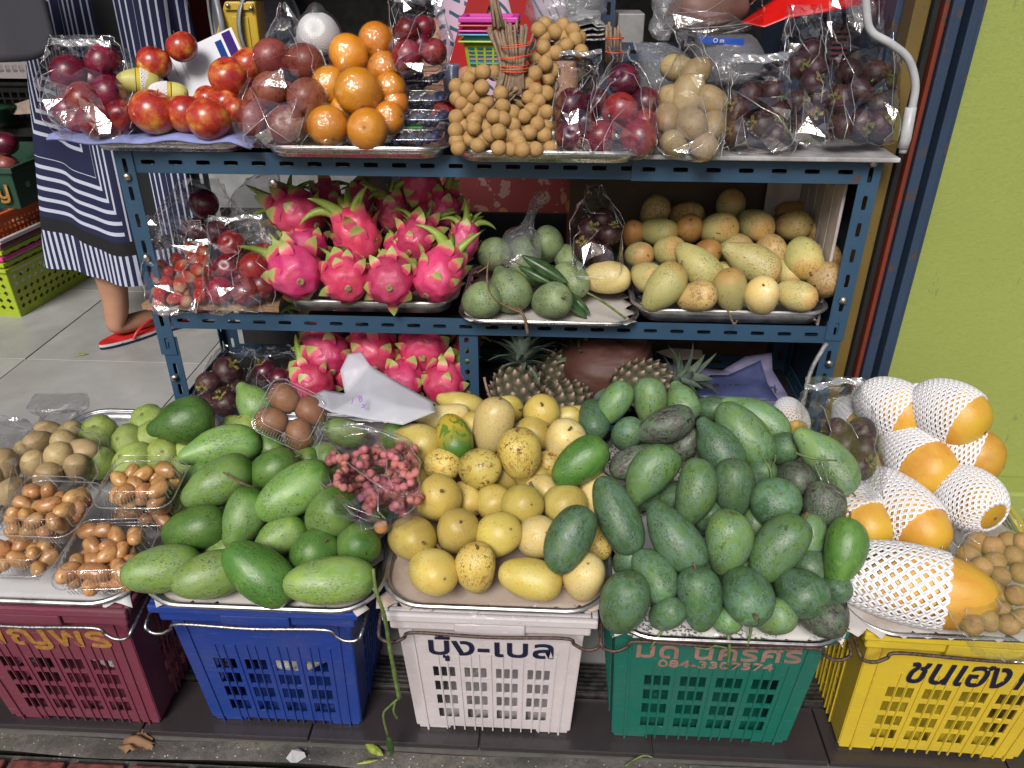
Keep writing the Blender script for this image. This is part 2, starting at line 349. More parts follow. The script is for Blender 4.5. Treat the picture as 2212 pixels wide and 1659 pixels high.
for nm, a, b, y0, mat in (('frame_bar', xa, xa+.32*w, .020, 'blue_dark'), ('frame_bar', xa+.33*w, xa+.52*w, .045, 'blue_dark'), ('frame_bar', xa+.53*w, xa+.80*w, .018, 'blue_dark'), ('frame_edge', xa+.81*w, xa+1.02*w, .034, 'blue_dark'),
                          ('orange_strip', xa-.010, xa-.0015, .028, 'orange_strip'), ('dark_seal', xa-.022, xa-.0115, .04, 'black'), ('inner_jamb', xa-.060, xa-.0235, .101, 'blue_dark'), ('ochre_jamb', xa-.050, xa-.0235, .05, 'ochre')):
    part(nm, MB().box(a, b, y0, .258 if nm != 'ochre_jamb' else .10, 0, 2.3), M[mat], fr, bevel=.002)

# ================================================================ the rack
XL, XR, ZT, ZM, ZB, YD = -.711, .689, .883, .5575, .335, .31
rk = thing('shelf_rack', 'blue slotted angle steel rack holding two tiers of fruit trays', 'shelf rack', (0, 0, 0))
X, Y, Z = Vector((1, 0, 0)), Vector((0, 1, 0)), Vector((0, 0, 1))
xb = at_y(1390, 350, 0).x
angle_iron('beam', rk, (XL+.034, .0035, ZT-.040), X, Z, Y, xb-XL-.034, .040)
angle_iron('beam', rk, (xb-.02, -.001, ZT-.041), X, Z, Y, XR-.034-xb+.02, .042, pitch=.054)
zs = at_y(330, 765, 0).z
angle_iron('post', rk, (XL, 0, zs), Z, X, Y, ZT-zs, .034, pitch=.050)
angle_iron('post', rk, (XL+.004, .0035, 0), Z, X, Y, zs+.04, .034, pitch=.050)
zs2 = at_y(1790, 735, 0).z
angle_iron('post', rk, (XR, 0, zs2), Z, -X, Y, ZT-zs2, .036, pitch=.050)
angle_iron('post', rk, (XR-.003, .0035, 0), Z, -X, Y, zs2+.04, .034, pitch=.050)
angle_iron('post', rk, (XL, YD, 0), Z, X, -Y, ZT, .034, pitch=.050)
angle_iron('post', rk, (XR, YD, 0), Z, -X, -Y, ZT, .034, pitch=.050)
angle_iron('beam', rk, (XL+.034, .004, ZM-.036), X, Z, Y, XR-XL-.07, .036)
angle_iron('beam', rk, (XL+.034, YD, ZM-.036), X, Z, -Y, XR-XL-.07, .036)
angle_iron('beam', rk, (XL+.034, YD, ZT-.040), X, Z, -Y, XR-XL-.07, .038)
angle_iron('beam', rk, (XL+.034, .004, ZB-.036), X, Z, Y, XR-XL-.07, .036)
angle_iron('beam', rk, (XL+.034, YD, ZB-.036), X, Z, -Y, XR-XL-.07, .036)
for x, s in ((XL+.002, 1), (XR-.002, -1)):
    for z in (ZT, ZM, ZB): angle_iron('side_rail', rk, (x, .036, z-.036), Y, Z, X*s, YD-.07, .034)
pm = at_y(1015, 780, .02)
mb = MB(); slotted(mb, (pm.x-.02, .012, ZB-.04), Z, X, ZM-ZB-.0, .036, pitch=.024, sl=.013, sw=.010, cz=.42); mb.box(pm.x+.016, pm.x+.018, .012, .045, ZB-.04, ZM-.04)
part('middle_post', mb, M['blue_paint'], rk, solid=.002)
part('shelf_panel', MB().box(XL+.01, XR-.01, .046, YD-.01, ZT-.034, ZT-.030), M['black'], rk)
part('shelf_panel', MB().box(XL+.30, XR-.01, .046, YD-.01, ZM-.034, ZM-.030), M['black'], rk)
part('shelf_panel', MB().box(XL+.01, XR-.01, .046, YD-.01, ZB-.034, ZB-.030), M['black'], rk)
bolt = MB().lathe([(0, .006), (.004, .0055), (.0075, .003), (.008, 0)], 14).mesh('bolt', M['bolt'], True)
for (u, v, y) in ((283, 379-0, -.0025), (590, 395, .001), (770, 402, .001), (285+47, 215+345, -.0025), (333, 751, -.0025), (303, 345, -.0025), (1908, 350, -.0025), (1842, 650, -.0025), (1823, 745, -.0025), (1793, 782, -.0025)):
    pass
for (u, v) in ((283, 382), (590, 395), (332, 557), (386, 816), (1908, 352), (1842, 650), (1790, 785)):
    P = at_y(u, v, -.0035)
    if u in (283, 332, 386): P.x = XL+.017
    if u in (1908, 1842, 1790): P.x = XR-.018
    link('bolt', bolt, rk, M=Matrix.Translation(P)@Matrix.Rotation(math.pi/2, 4, 'X'))
part('gusset', MB().add([at_y(1815, 372, .05), at_y(1880, 372, .05), at_y(1880, 410, .05)], [(0, 1, 2)]), M['blue_paint'], rk, solid=.003)

# ================================================================ trays
def tray(name, label, cat, cx, cy, z, w, d, h=.022, flare=.016, rim=.005, rad=.035, mat='steel', tilt=0, yaw=0, group=None, roll=0):
    mb = MB(); n = 8
    def loop(hw, hd, r, zz):
        pts = []
        for (sx, sy, a0) in ((1, 1, 0), (-1, 1, 90), (-1, -1, 180), (1, -1, 270)):
            for k in range(n+1):
                q = math.radians(a0+90*k/n); pts.append(Vector((sx*(hw-r)+r*math.cos(q), sy*(hd-r)+r*math.sin(q), zz)))
        return pts
    lv = [(0, .0), (.004, .0015), (flare*.8, h*.85), (flare, h), (flare+rim, h+.001), (flare+rim*1.3, h-.003), (flare+rim*.9, h-.005)]
    rows = [loop(w/2-flare-rim+o, d/2-flare-rim+o, rad+o-.0, zz) for o, zz in lv]; N = len(rows[0])
    for i in range(len(rows)-1): mb.add(rows[i]+rows[i+1], [(k, (k+1) % N, N+(k+1) % N, N+k) for k in range(N)])
    mb.add(rows[0], [tuple(range(N))])
    MM = Matrix.Translation((cx, cy, z))@Matrix.Rotation(yaw, 4, 'Z')@Matrix.Rotation(tilt, 4, 'X')@Matrix.Rotation(roll, 4, 'Y')
    o = link(name, mb.mesh(name, M[mat], True), None, M=MM, label=label, cat=cat, group=group, solid=.0016); o['tray'] = 1; del o['tray']
    return o
def sheet(name, label, cat, M4, w, d, mat, amp=.006, seed=1, n=26, parent=None, ragged=.01, curl=0, th=.0006, smooth=True):
    r = random.Random(seed); L = [(r.uniform(-1, 1), r.uniform(-1, 1), r.uniform(-1, 1)) for _ in range(7)]; K = [(r.uniform(-1, 1), r.uniform(-1, 1), r.uniform(-1, 1)) for _ in range(7)]
    def f(s, t):
        a, b = s*2-1, t*2-1; z = amp*(max(p*a+q*b+c for p, q, c in L)-max(p*a+q*b+c for p, q, c in K))
        e = max(0, abs(a)-.85)+max(0, abs(b)-.85)
        return Vector((a*w/2+ragged*math.sin(b*23+seed)*(abs(a) > .99), b*d/2+ragged*math.sin(a*31+2*seed)*(abs(b) > .99)*r.uniform(.4, 1), z+curl*e))
    return link(name, MB().grid(f, n, n).mesh(name, M[mat] if isinstance(mat, str) else mat, smooth), parent, M=M4, label=label, cat=cat, solid=th)
def span(u0, u1, v, z):
    a, b = at_z(u0, v, z), at_z(u1, v, z); return (a.x+b.x)/2, b.x-a.x, a.y
TG1, TG2, TG3 = 'metal trays on the top tier', 'metal trays on the middle tier', 'big trays on the crates'
cx, w, y = span(165, 535, 305, ZT+.022); tray('metal_tray', 'steel tray under a lilac cloth at the top left of the rack', 'tray', cx, y+.15, ZT+.002, w, .30, group=TG1)
trA = (cx, w, y)
cx, w, y = span(548, 972, 318, ZT+.022); tray('metal_tray', 'steel tray holding wrapped oranges and blueberry boxes', 'tray', cx, y+.15, ZT+.002, w, .30, group=TG1)
cx, w, y = span(968, 1392, 328, ZT+.022); tray('metal_tray', 'steel tray holding the longan bunch and two bags of red fruit', 'tray', cx, y+.15, ZT+.002, w, .30, group=TG1)
a, b = at_y(1392, 340, -.03), at_y(1952, 322, -.03)
bd = MB().box(a.x, b.x, -.03, .28, ZT+.004, ZT+.012); link('shelf_board', bd.mesh('shelf_board', simple('grey_painted_board', (.42, .41, .42), .6, 0, .2, 25, .2)), label='flat pale grey board under the bags at the right of the top tier', cat='board', bevel=.002)
cx, w, y = span(600, 985, 650, ZM+.03); tray('metal_tray', 'aluminium tray full of dragon fruit on the middle tier', 'tray', cx, y+.15, ZM+.002, w, .30, h=.030, group=TG2, mat='alu')
cx, w, y = span(986, 1382, 690, ZM+.018); tray('metal_tray', 'shallow tray lined with stained paper under hard green mangoes', 'tray', cx, y+.155, ZM+.001, w, .31, h=.016, group=TG2)
sheet('paper_liner', 'stained grey paper lining the tray of hard green mangoes', 'paper', Matrix.Translation((cx, y+.16, ZM+.016)), w-.03, .31, 'paper', .0025, 4)
trF = (cx, w, y)
cx, w, y = span(1368, 1795, 672, ZM+.03); tray('metal_tray', 'bright aluminium tray of pale yellow mangoes at right of middle tier', 'tray', cx, y+.16, ZM+.002, w, .32, h=.032, group=TG2, mat='alu', yaw=0)
trG = (cx, w, y)
sheet('paper_liner', 'white paper lining the tray of pale yellow mangoes', 'paper', Matrix.Translation((cx, y+.16, ZM+.008)), w-.06, .27, 'paper_white', .002, 5)
a, b = at_y(308, 672, -.012), at_y(602, 672, -.012)
pb = MB(); rr = random.Random(2)
pb.grid(lambda s, t: Vector((a.x+(b.x-a.x)*s+(.008*math.sin(40*t) if s == 1 else 0), -.012+.27*t+(rr.uniform(-.002, .002) if t == 0 else 0), ZM+.016+.003*math.sin(3*s))), 40, 8)
link('plywood_board', pb.mesh('plywood_board', M['ply']), label='rough raw plywood board with splintered edge under the berry bags', cat='board', solid=.011)

# front trays: (label, u0, u1, v, mat, tilt)
FT = {}
ZF = .335
for key, lab, u0, u1, v, mat, zf, dep in (('T1', 'pale enamel tray of seeds and guavas at the far left', -150, 292, 1288, 'alu', .33, .47),
                          ('T2', 'dented aluminium tray of light green mangoes on the blue crate', 288, 822, 1300, 'alu', .335, .47),
                          ('T3', 'aluminium tray of ripe yellow mangoes on the white crate', 812, 1322, 1302, 'alu', .335, .45),
                          ('T4', 'dark rimmed tray of blue green mangoes on the green crate', 1316, 1850, 1372, 'steel', .325, .46),
                          ('T5', 'dark rimmed tray of netted papayas on the yellow crate', 1842, 2330, 1365, 'steel', .325, .46)):
    cx, w, y = span(u0, u1, v, zf); tl = math.radians(8)
    d = dep; cyy = y+d/2*math.cos(tl); cz = zf-.024+d/2*math.sin(tl)
    tray('fruit_tray', lab, 'tray', cx, cyy, cz, w, d, h=.024, rad=.05, mat=mat, tilt=tl, group=TG3)
    FT[key] = (cx, cyy, cz, w, d, tl)
def on_tray(key, dz=0): cx, cy, cz, w, d, tl = FT[key]; return Matrix.Translation((cx, cy, cz))@Matrix.Rotation(tl, 4, 'X')@Matrix.Translation((0, 0, dz))
sheet('paper_liner', 'white paper lining the far left tray under the guavas', 'paper', on_tray('T1', .012), FT['T1'][3]-.02, .45, 'paper_white', .002, 6)
sheet('paper_liner', 'grey paper lining the tray of light green mangoes', 'paper', on_tray('T2', .012), FT['T2'][3]-.04, .45, 'paper', .003, 7)
sheet('paper_liner', 'wet brown paper crumpled under the ripe yellow mangoes', 'paper', on_tray('T3', .018), FT['T3'][3]-.012, .435, 'paper_brown', .005, 8, n=40)
sheet('newspaper_liner', 'newspaper sheet under the pile of blue green mangoes', 'newspaper', on_tray('T4', .018), FT['T4'][3]-.03, .44, 'news', .003, 9, n=30)
sheet('paper_liner', 'torn off-white paper sheet under the netted papayas', 'paper', on_tray('T5', .018)@Matrix.Translation((-.012, -.004, .004)), FT['T5'][3]+.0, .45, 'paper', .005, 10, n=40)

# ================================================================ crates
def font_mesh(txt, size, ext=.0012, shear=0, xs=1.0):
    cu = bpy.data.curves.new('lettering', 'FONT'); cu.body = txt; cu.size = size; cu.extrude = ext; cu.align_x = 'CENTER'; cu.shear = shear; cu.offset = size*.012; cu.resolution_u = 4
    o = bpy.data.objects.new('tmp', cu); COL.objects.link(o); dg = bpy.context.evaluated_depsgraph_get(); me = bpy.data.meshes.new_from_object(o.evaluated_get(dg)); bpy.data.objects.remove(o)
    if xs != 1:
        for v in me.vertices: v.co.x *= xs
    return me
def crate(label, pl, pr, v, mat, wire, text, ink, tsize=.05, tz=.215, yaw=0, H=.318, txs=1.0, shear=0, extra=None, tdx=0, rimw=.027, wired=.012):
    a, b = at_z(pl, v, 0), at_z(pr, v, 0); wb = (b.x-a.x); cx = (a.x+b.x)/2; yf = (a.y+b.y)/2
    D0, D1 = .38, .43; wt = wb+.026; Hb = H-.036
    root = thing('fruit_crate', label, 'crate', group='plastic crates under the front trays', M=Matrix.Translation((cx, yf+D0/2, 0))@Matrix.Rotation(yaw, 4, 'Z'))
    mt = M[mat]
    def face(kind):
        def f(s, z):      # s in -1..1 across the face
            k = z/Hb; hw = (wb+(wt-wb)*k)/2; hd = (D0+(D1-D0)*k)/2
            return {'f': Vector((s*hw, -hd, z)), 'b': Vector((-s*hw, hd, z)), 'l': Vector((-hw, -s*hd, z)), 'r': Vector((hw, s*hd, z))}[kind]
        return f
    for kind in 'fblr':
        mb = MB(); f = face(kind); zl = [.012, .030, .068, .106, .144, .182, Hb]
        cols = [-1, -.74]; hol = []
        g = 4 if kind in 'fb' else 6; cw = 1.48/g
        for i in range(g):
            s0 = -.74+i*cw
            for k in range(3): hol.append((s0+cw*(.10+.26*k), s0+cw*(.10+.26*(k+1))))
        edges = [-1]+[h[0] for h in hol]+[1]
        xsx = [-1, -.74]
        for i in range(g):
            s0 = -.74+i*cw; xsx += [s0+cw*.10, s0+cw*.36, s0+cw*.62, s0+cw*.88, s0+cw]
        xsx.append(1); xsx = sorted(set(round(q, 5) for q in xsx))
        hs = set((round(h[0], 5)) for h in hol)
        for zi in range(len(zl)-1):
            for xi in range(len(xsx)-1):
                x0, x1, z0, z1 = xsx[xi], xsx[xi+1], zl[zi], zl[zi+1]
                hole = 1 <= zi <= 4 and any(abs(x0-h[0]) < 1e-3 for h in hol)
                if hole: ringcell(mb, f, x0, x1, z0, z1, (x1-x0)*.41, (z1-z0)*.38, .35 if mat != 'white_p' else .8, 8)
                else: mb.add([f(x0, z0), f(x1, z0), f(x1, z1), f(x0, z1)], [(0, 1, 2, 3)])
        link('panel', mb.mesh('panel', mt), root, solid=.003)
        rb = MB(); ri = {'f': (0, -1), 'b': (0, 1), 'l': (-1, 0), 'r': (1, 0)}[kind]; nrm = Vector((ri[0], ri[1], 0))
        if kind in 'flr':
            for i in range(g):
                for q in (.36, .62, .99):
                    s = -.74+i*cw+cw*q; rb = MB(); ds = .008 if kind == 'f' else .008
                    P = [f(s-ds, .004), f(s+ds, .004), f(s+ds*.8, Hb*.76), f(s-ds*.8, Hb*.76)]; Q = [p+nrm*.0035 for p in P]
                    rb.add([p-nrm*.001 for p in P]+Q, [(4, 5, 6, 7), (0, 1, 5, 4), (1, 2, 6, 5), (2, 3, 7, 6), (3, 0, 4, 7)]); link('rib', rb.mesh('rib', mt), root)
            if kind == 'f':
                for s in (-.86, .86):
                    rb = MB(); P = [f(s-.012, .0), f(s+.012, .0), f(s+.012, Hb-.002), f(s-.012, Hb-.002)]; Q = [p+nrm*.004 for p in P]
                    rb.add([p-nrm*.001 for p in P]+Q, [(4, 5, 6, 7), (0, 1, 5, 4), (1, 2, 6, 5), (2, 3, 7, 6), (3, 0, 4, 7)]); link('rib', rb.mesh('rib', mt), root)
    part('floor_panel', MB().box(-wb/2, wb/2, -D0/2, D0/2, .012, .016), mt, root)
    for sx in (-1, 1):
        for sy in (-1, 1): part('foot', MB().box(sx*(wb/2-.03)-.028, sx*(wb/2-.03)+.028, sy*(D0/2-.022)-.022, sy*(D0/2-.022)+.0215, -.0, .0118), mt, root, bevel=.003)
    # rim band with the pocket
    hw, hd = wt/2+.011, D1/2+.011; rm = MB()
    for (x0, x1, y0, y1) in ((-hw, hw, -hd, -hd+.012), (-hw, hw, hd-.012, hd), (-hw, -hw+.012, -hd+.0122, hd-.0122), (hw-.012, hw, -hd+.0122, hd-.0122)): rm.box(x0, x1, y0, y1, Hb-.004, H)
    part('rim', rm, mt, root, bevel=.004)
    part('rim_lip', MB().box(-hw-.009, hw+.009, -hd-.010, -hd-.0005, H-.014, H+.002).box(-hw-.010, -hw-.0005, -hd, hd, H-.013, H+.001).box(hw+.0005, hw+.010, -hd, hd, H-.013, H+.001), mt, root, bevel=.003)
    part('rim_pocket', MB().box(-.055, .055, -hd-.006, -hd-.0004, Hb-.012, H-.016), mt, root, bevel=.004)
    zz = H-.018; yy = -hd-.020; q = hw+.012
    P = [(-q, .10, zz-.02), (-q-.004, -hd*.6, zz), (-q-.003, yy+.012, zz-.012), (-q+.004, yy, zz-.024), (-q+.022, yy-.002, zz-.026), (-q+.038, yy, zz-.018), (-q+.055, yy, zz-.006), (0, yy-.002, zz-.008)]
    P = P+[(-p[0], p[1], p[2]) for p in P[::-1][1:]]
    part('handle_wire', MB().tube(smooth_path(P, 5), .0029, 8), M[wire], root, smooth=True)
    def put(txt, size, z, inkm, xs_=1.0, sh=0, dx=0):
        me = font_mesh(txt, size, .0009, sh, xs_); me.materials.clear(); me.materials.append(M[inkm])
        k = z/Hb; hd_ = (D0+(D1-D0)*k)/2; sl_ = math.atan(((D1-D0)/2)/Hb)
        link('lettering', me, root, M=Matrix.Translation((dx, -hd_-.0028, z))@Matrix.Rotation(math.pi/2+sl_, 4, 'X'))
    if text: put(text, tsize, tz, ink, txs, shear, tdx)
    if extra: put(*extra)
    return root
crate('maroon plastic crate with gold Thai lettering at the far left', 28, 352, 1556, 'maroon_p', 'wire', 'เพญพร', 'gold_ink', .066, .214, txs=1.25, tdx=-.012, shear=-.15)
crate('deep blue plastic crate with no lettering', 462, 782, 1560, 'blue_p', 'wire', None, None)
crate('off-white plastic crate with dark Thai lettering', 903, 1228, 1578, 'white_p', 'wire_brown', 'บุ้ง-เบล', 'navy_ink', .060, .211, txs=1.2)
crate('teal green plastic crate with bronze Thai lettering and phone number', 1323, 1692, 1598, 'green_p', 'wire_brown', 'มด นครศรี', 'bronze_ink', .050, .225, txs=1.22, extra=('084-3307574', .023, .203, 'bronze_ink', 1.5))
crate('bright yellow plastic crate with navy Thai lettering at the right', 1822, 2192, 1628, 'yellow_p', 'wire_brown', 'ชนเฮง19', 'navy_ink', .086, .194, txs=.72, shear=.12, yaw=math.radians(-2), tdx=.018)
for (u, lab, seed) in ((190, 'crumpled newspaper seen through the holes of the maroon crate', 3), (620, 'crumpled white newspaper seen through the holes of the blue crate', 5)):
    P = at_z(u, 1560, 0)
    r_ = random.Random(seed); L = [Vector((r_.uniform(-1, 1), r_.uniform(-1, 1), r_.uniform(-1, 1))).normalized() for _ in range(26)]
    def f(s, t, L=L):
        th, ph = s*2*math.pi, t*math.pi; n = Vector((math.sin(ph)*math.cos(th), math.sin(ph)*math.sin(th), -math.cos(ph))); k = .78+.24*max(n.dot(l) for l in L)**6
        return Vector((n.x*.112*k, n.y*.15*k, n.z*.05*k))
    link('newspaper', MB().grid(f, 40, 24, wrap=True).mesh('newspaper', M['news'], False), None, loc=(P.x, P.y+.20, .075 if seed != 8 else .06), label=lab, cat='newspaper')
# ================================================================ fruit: skins
def skin(name, base, alt, patch, speck, rough=.38, sc=2.2, patch_t=.60, speck_t=.66, blotch=None, blotch_t=.68, tip=None, dots=None, bump=.12, coat=0.0, hue=.02, sss=0.0, bloom=None, tipr=(.55, .95)):
    t = NT(name); co = t.coord(1, True); co0 = t.coord(1, False)
    a = t.noise(co, sc, 4, .55, .4); b = t.noise(co, sc*2.1, 5, .62, .8); c = t.noise(co, 6.5, 5, .72, .4); f = t.noise(co, 17, 5, .8)
    col = t.mix(t.mask(a, .38, .64), base, alt); col = t.mix(t.mask(b, patch_t, patch_t+.05), col, patch)
    if bloom: col = t.mix(t.math('MULTIPLY', t.mask(t.noise(co, sc*1.8, 6, .75, 1.0), .46, .54), bloom[1]), col, bloom[0])
    if tip:
        sx = t.n('ShaderNodeSeparateXYZ'); t.l(co0, sx.inputs[0]); g = t.math('ADD', sx.outputs[0], t.math('MULTIPLY', t.math('SUBTRACT', a, .5), .8)); col = t.mix(t.mask(g, tipr[0], tipr[1]), col, tip)
    if dots:
        vo = t.n('ShaderNodeTexVoronoi'); vo.inputs['Scale'].default_value = dots[1]*.55; t.l(co, vo.inputs['Vector']); col = t.mix(t.math('MULTIPLY', t.mask(vo.outputs['Distance'], .20, .10), dots[2]*1.3), col, dots[0])
    gate = t.mask(t.noise(co, sc*.9, 3, .5), .40, .58)
    col = t.mix(t.math('MULTIPLY', t.mask(f, speck_t-.055, speck_t-.03), gate), col, speck)
    if blotch: col = t.mix(t.math('MULTIPLY', t.mask(c, blotch_t-.05, blotch_t-.01), t.mask(t.noise(co, 1.7, 2), .5, .6)), col, blotch)
    hs = t.n('ShaderNodeHueSaturation'); oi = t.n('ShaderNodeObjectInfo'); t.l(t.mask(oi.outputs['Random'], 0, 1), hs.inputs['Hue'])
    mr = t.n('ShaderNodeMapRange'); t.l(oi.outputs['Random'], mr.inputs[0]); mr.inputs[3].default_value = .5-hue; mr.inputs[4].default_value = .5+hue; t.l(mr.outputs[0], hs.inputs['Hue'])
    m2 = t.n('ShaderNodeMapRange'); w2 = t.math('FRACT', t.math('MULTIPLY', oi.outputs['Random'], 7.31)); t.l(w2, m2.inputs[0]); m2.inputs[3].default_value = .74; m2.inputs[4].default_value = 1.10; t.l(m2.outputs[0], hs.inputs['Value'])
    t.l(col, hs.inputs['Color'])
    rr = t.ramp(b, [(.35, (rough*.8,)*3), (.7, (min(1, rough*1.45),)*3)])
    h = t.math('ADD', t.math('MULTIPLY', f, .35), t.math('MULTIPLY', c, .65))
    return t.out(hs.outputs[0], rr, bump=h, bump_s=bump, bump_d=.02, coat=coat, sss=sss)
SK = {}
SK['green'] = skin('light_green_mango_skin', (.15, .27, .05), (.22, .345, .075), (.24, .36, .08), (.05, .055, .015), .36, 1.3, .60, .60, (.07, .075, .025), .655, tip=(.06, .16, .02), dots=((.26, .36, .11), 26, .35), hue=.012, bloom=((.20, .32, .14), .6))
SK['green_dark'] = skin('deep_green_mango_skin', (.065, .165, .030), (.11, .225, .045), (.13, .24, .04), (.03, .03, .01), .33, 1.3, .60, .60, (.045, .035, .02), .65, dots=((.15, .25, .08), 26, .3), hue=.01)
SK['bluegreen'] = skin('blue_green_bloomed_mango_skin', (.062, .145, .055), (.105, .205, .068), (.060, .13, .022), (.03, .03, .02), .42, 1.5, .57, .59, (.05, .035, .03), .64, dots=((.2, .28, .12), 30, .3), hue=.015, bloom=((.125, .225, .160), .75))
SK['bluegreen_light'] = skin('pale_green_bloomed_mango_skin', (.105, .21, .062), (.165, .275, .075), (.06, .135, .02), (.04, .04, .02), .40, 1.2, .58, .60, (.06, .05, .03), .66, dots=((.25, .33, .15), 30, .3), hue=.01, bloom=((.155, .265, .165), .7))
SK['purple'] = skin('purple_spotted_mango_skin', (.09, .145, .08), (.135, .20, .10), (.085, .065, .06), (.035, .02, .025), .45, 1.6, .50, .57, (.035, .015, .02), .58, hue=.01, bloom=((.13, .16, .14), .6))
SK['yellow'] = skin('ripe_yellow_mango_skin', (.64, .50, .11), (.70, .58, .19), (.62, .40, .06), (.14, .06, .02), .36, 1.3, .62, .635, (.28, .14, .03), .67, tip=(.52, .39, .09), dots=((.42, .28, .07), 24, .4), hue=.008, sss=.06)
SK['yellow_pale'] = skin('pale_yellow_mango_skin', (.70, .54, .20), (.72, .60, .28), (.60, .43, .12), (.25, .12, .04), .34, 1.2, .62, .635, (.30, .16, .05), .67, dots=((.5, .32, .1), 24, .3), hue=.006, sss=.06)
SK['yellow_spot'] = skin('blemished_yellow_mango_skin', (.60, .45, .10), (.66, .53, .16), (.46, .26, .06), (.08, .035, .015), .42, 1.4, .57, .61, (.10, .045, .015), .58, dots=((.35, .2, .05), 24, .4), hue=.008)
SK['yellow_green'] = skin('half_green_yellow_mango_skin', (.50, .34, .035), (.42, .36, .04), (.10, .20, .02), (.1, .06, .02), .34, 1.0, .52, .68, None, tip=(.055, .15, .02), tipr=(-.1, .75), hue=.004)
SK['matte_yellow'] = skin('powdery_yellow_mango_skin', (.52, .44, .17), (.44, .42, .17), (.56, .42, .16), (.10, .05, .02), .52, 1.0, .60, .60, (.13, .065, .02), .65, dots=((.30, .24, .07), 26, .35), hue=.012, tip=(.50, .31, .10))
SK['matte_spot'] = skin('spotted_tan_yellow_mango_skin', (.50, .34, .14), (.54, .40, .16), (.40, .21, .07), (.09, .045, .02), .5, 1.3, .56, .60, (.09, .045, .02), .60, hue=.008)
SK['matte_orange'] = skin('dull_orange_mango_skin', (.42, .19, .055), (.46, .24, .07), (.33, .13, .04), (.12, .06, .02), .5, 1.3, .6, .68, (.14, .07, .03), .72, hue=.006)
SK['matte_green'] = skin('powdery_green_mango_skin', (.21, .29, .125), (.28, .36, .15), (.30, .35, .08), (.05, .07, .03), .5, 1.5, .58, .57, (.09, .08, .035), .67, dots=((.30, .36, .16), 34, .6), hue=.008, bloom=((.235, .31, .20), .65))
SK['guava'] = skin('guava_skin', (.26, .36, .07), (.36, .44, .13), (.20, .31, .05), (.10, .12, .04), .38, 1.8, .6, .70, (.14, .12, .05), .74, hue=.01, bump=.3)
SK['orange'] = skin('orange_peel', (.78, .27, .010), (.84, .34, .014), (.76, .24, .008), (.60, .15, .01), .34, 1.2, .62, .8, dots=((.55, .15, .008), 22, .5), hue=.010, bump=.25)
SK['plum'] = skin('dark_red_plum_skin', (.17, .008, .022), (.26, .014, .028), (.07, .006, .03), (.40, .12, .10), .25, 1.1, .55, .72, dots=((.45, .16, .12), 34, .35), hue=.015, coat=.3)
SK['plum_dark'] = skin('black_plum_skin', (.07, .008, .025), (.14, .012, .025), (.04, .006, .03), (.28, .10, .10), .25, 1.1, .55, .74, dots=((.3, .12, .12), 34, .3), hue=.01, coat=.3)
SK['plum_red'] = skin('bright_red_plum_skin', (.27, .014, .026), (.36, .03, .03), (.16, .010, .03), (.6, .3, .2), .24, 1.0, .56, .74, dots=((.62, .3, .2), 34, .3), hue=.01, coat=.3)
SK['passion'] = skin('dusky_pink_passion_fruit_skin', (.26, .055, .045), (.33, .10, .065), (.17, .03, .05), (.10, .03, .02), .38, 1.8, .56, .66, (.12, .04, .03), .66, dots=((.42, .2, .13), 20, .5), hue=.01, coat=.15)
SK['brown_fruit'] = skin('smooth_brown_sapodilla_skin', (.22, .095, .045), (.27, .125, .06), (.17, .07, .035), (.1, .05, .02), .45, 1.5, .62, .72, hue=.008)
SK['tan_fruit'] = skin('tan_sapodilla_skin', (.40, .29, .14), (.46, .34, .17), (.34, .23, .10), (.17, .09, .04), .5, 1.5, .58, .68, (.22, .12, .06), .68, hue=.008)
SK['mangosteen'] = skin('dark_mangosteen_rind', (.030, .010, .016), (.055, .018, .022), (.10, .045, .03), (.15, .07, .04), .4, 1.8, .56, .66, (.14, .06, .03), .64, hue=.01)
SK['seed'] = skin('glossy_orange_brown_seed', (.50, .24, .085), (.58, .33, .14), (.40, .16, .05), (.25, .1, .03), .22, 1.2, .56, .72, (.55, .34, .16), .70, hue=.012, coat=.3)
SK['papaya'] = skin('ripe_papaya_skin', (.54, .26, .035), (.60, .34, .06), (.56, .34, .05), (.28, .11, .02), .36, 1.6, .60, .70, (.35, .16, .05), .70, tip=(.56, .33, .03), hue=.006, sss=.04)
SK['pear'] = skin('pale_yellow_pear_skin', (.52, .46, .13), (.56, .50, .17), (.46, .42, .10), (.3, .25, .08), .4)
SK['berry'] = skin('blueberry_skin', (.012, .016, .050), (.028, .036, .09), (.012, .012, .04), (.01, .01, .02), .5, 1.5, bloom=((.09, .11, .22), .5))
SK['kumquat'] = skin('small_brown_fruit_skin', (.40, .18, .06), (.44, .22, .08), (.3, .12, .04), (.2, .1, .05), .5)
def apple_skin():
    t = NT('red_streaked_apple_skin'); co = t.coord(1, True); st = t.noise(t.coord((7, 7, 1.2), True), 3.0, 5, .7, .5); a = t.noise(co, 1.1, 3); f = t.noise(co, 38, 2)
    v = t.math('ADD', t.math('MULTIPLY', st, .30), t.math('MULTIPLY', a, 1.0)); col = t.ramp(v, [(.44, (.60, .36, .06)), (.56, (.52, .13, .03)), (.68, (.38, .03, .018)), (.85, (.26, .010, .012))])
    col = t.mix(t.math('MULTIPLY', t.mask(f, .66, .7), .5), col, (.75, .5, .25)); return t.out(col, .28, bump=f, bump_s=.04, bump_d=.01, coat=.25)
SK['apple'] = apple_skin()
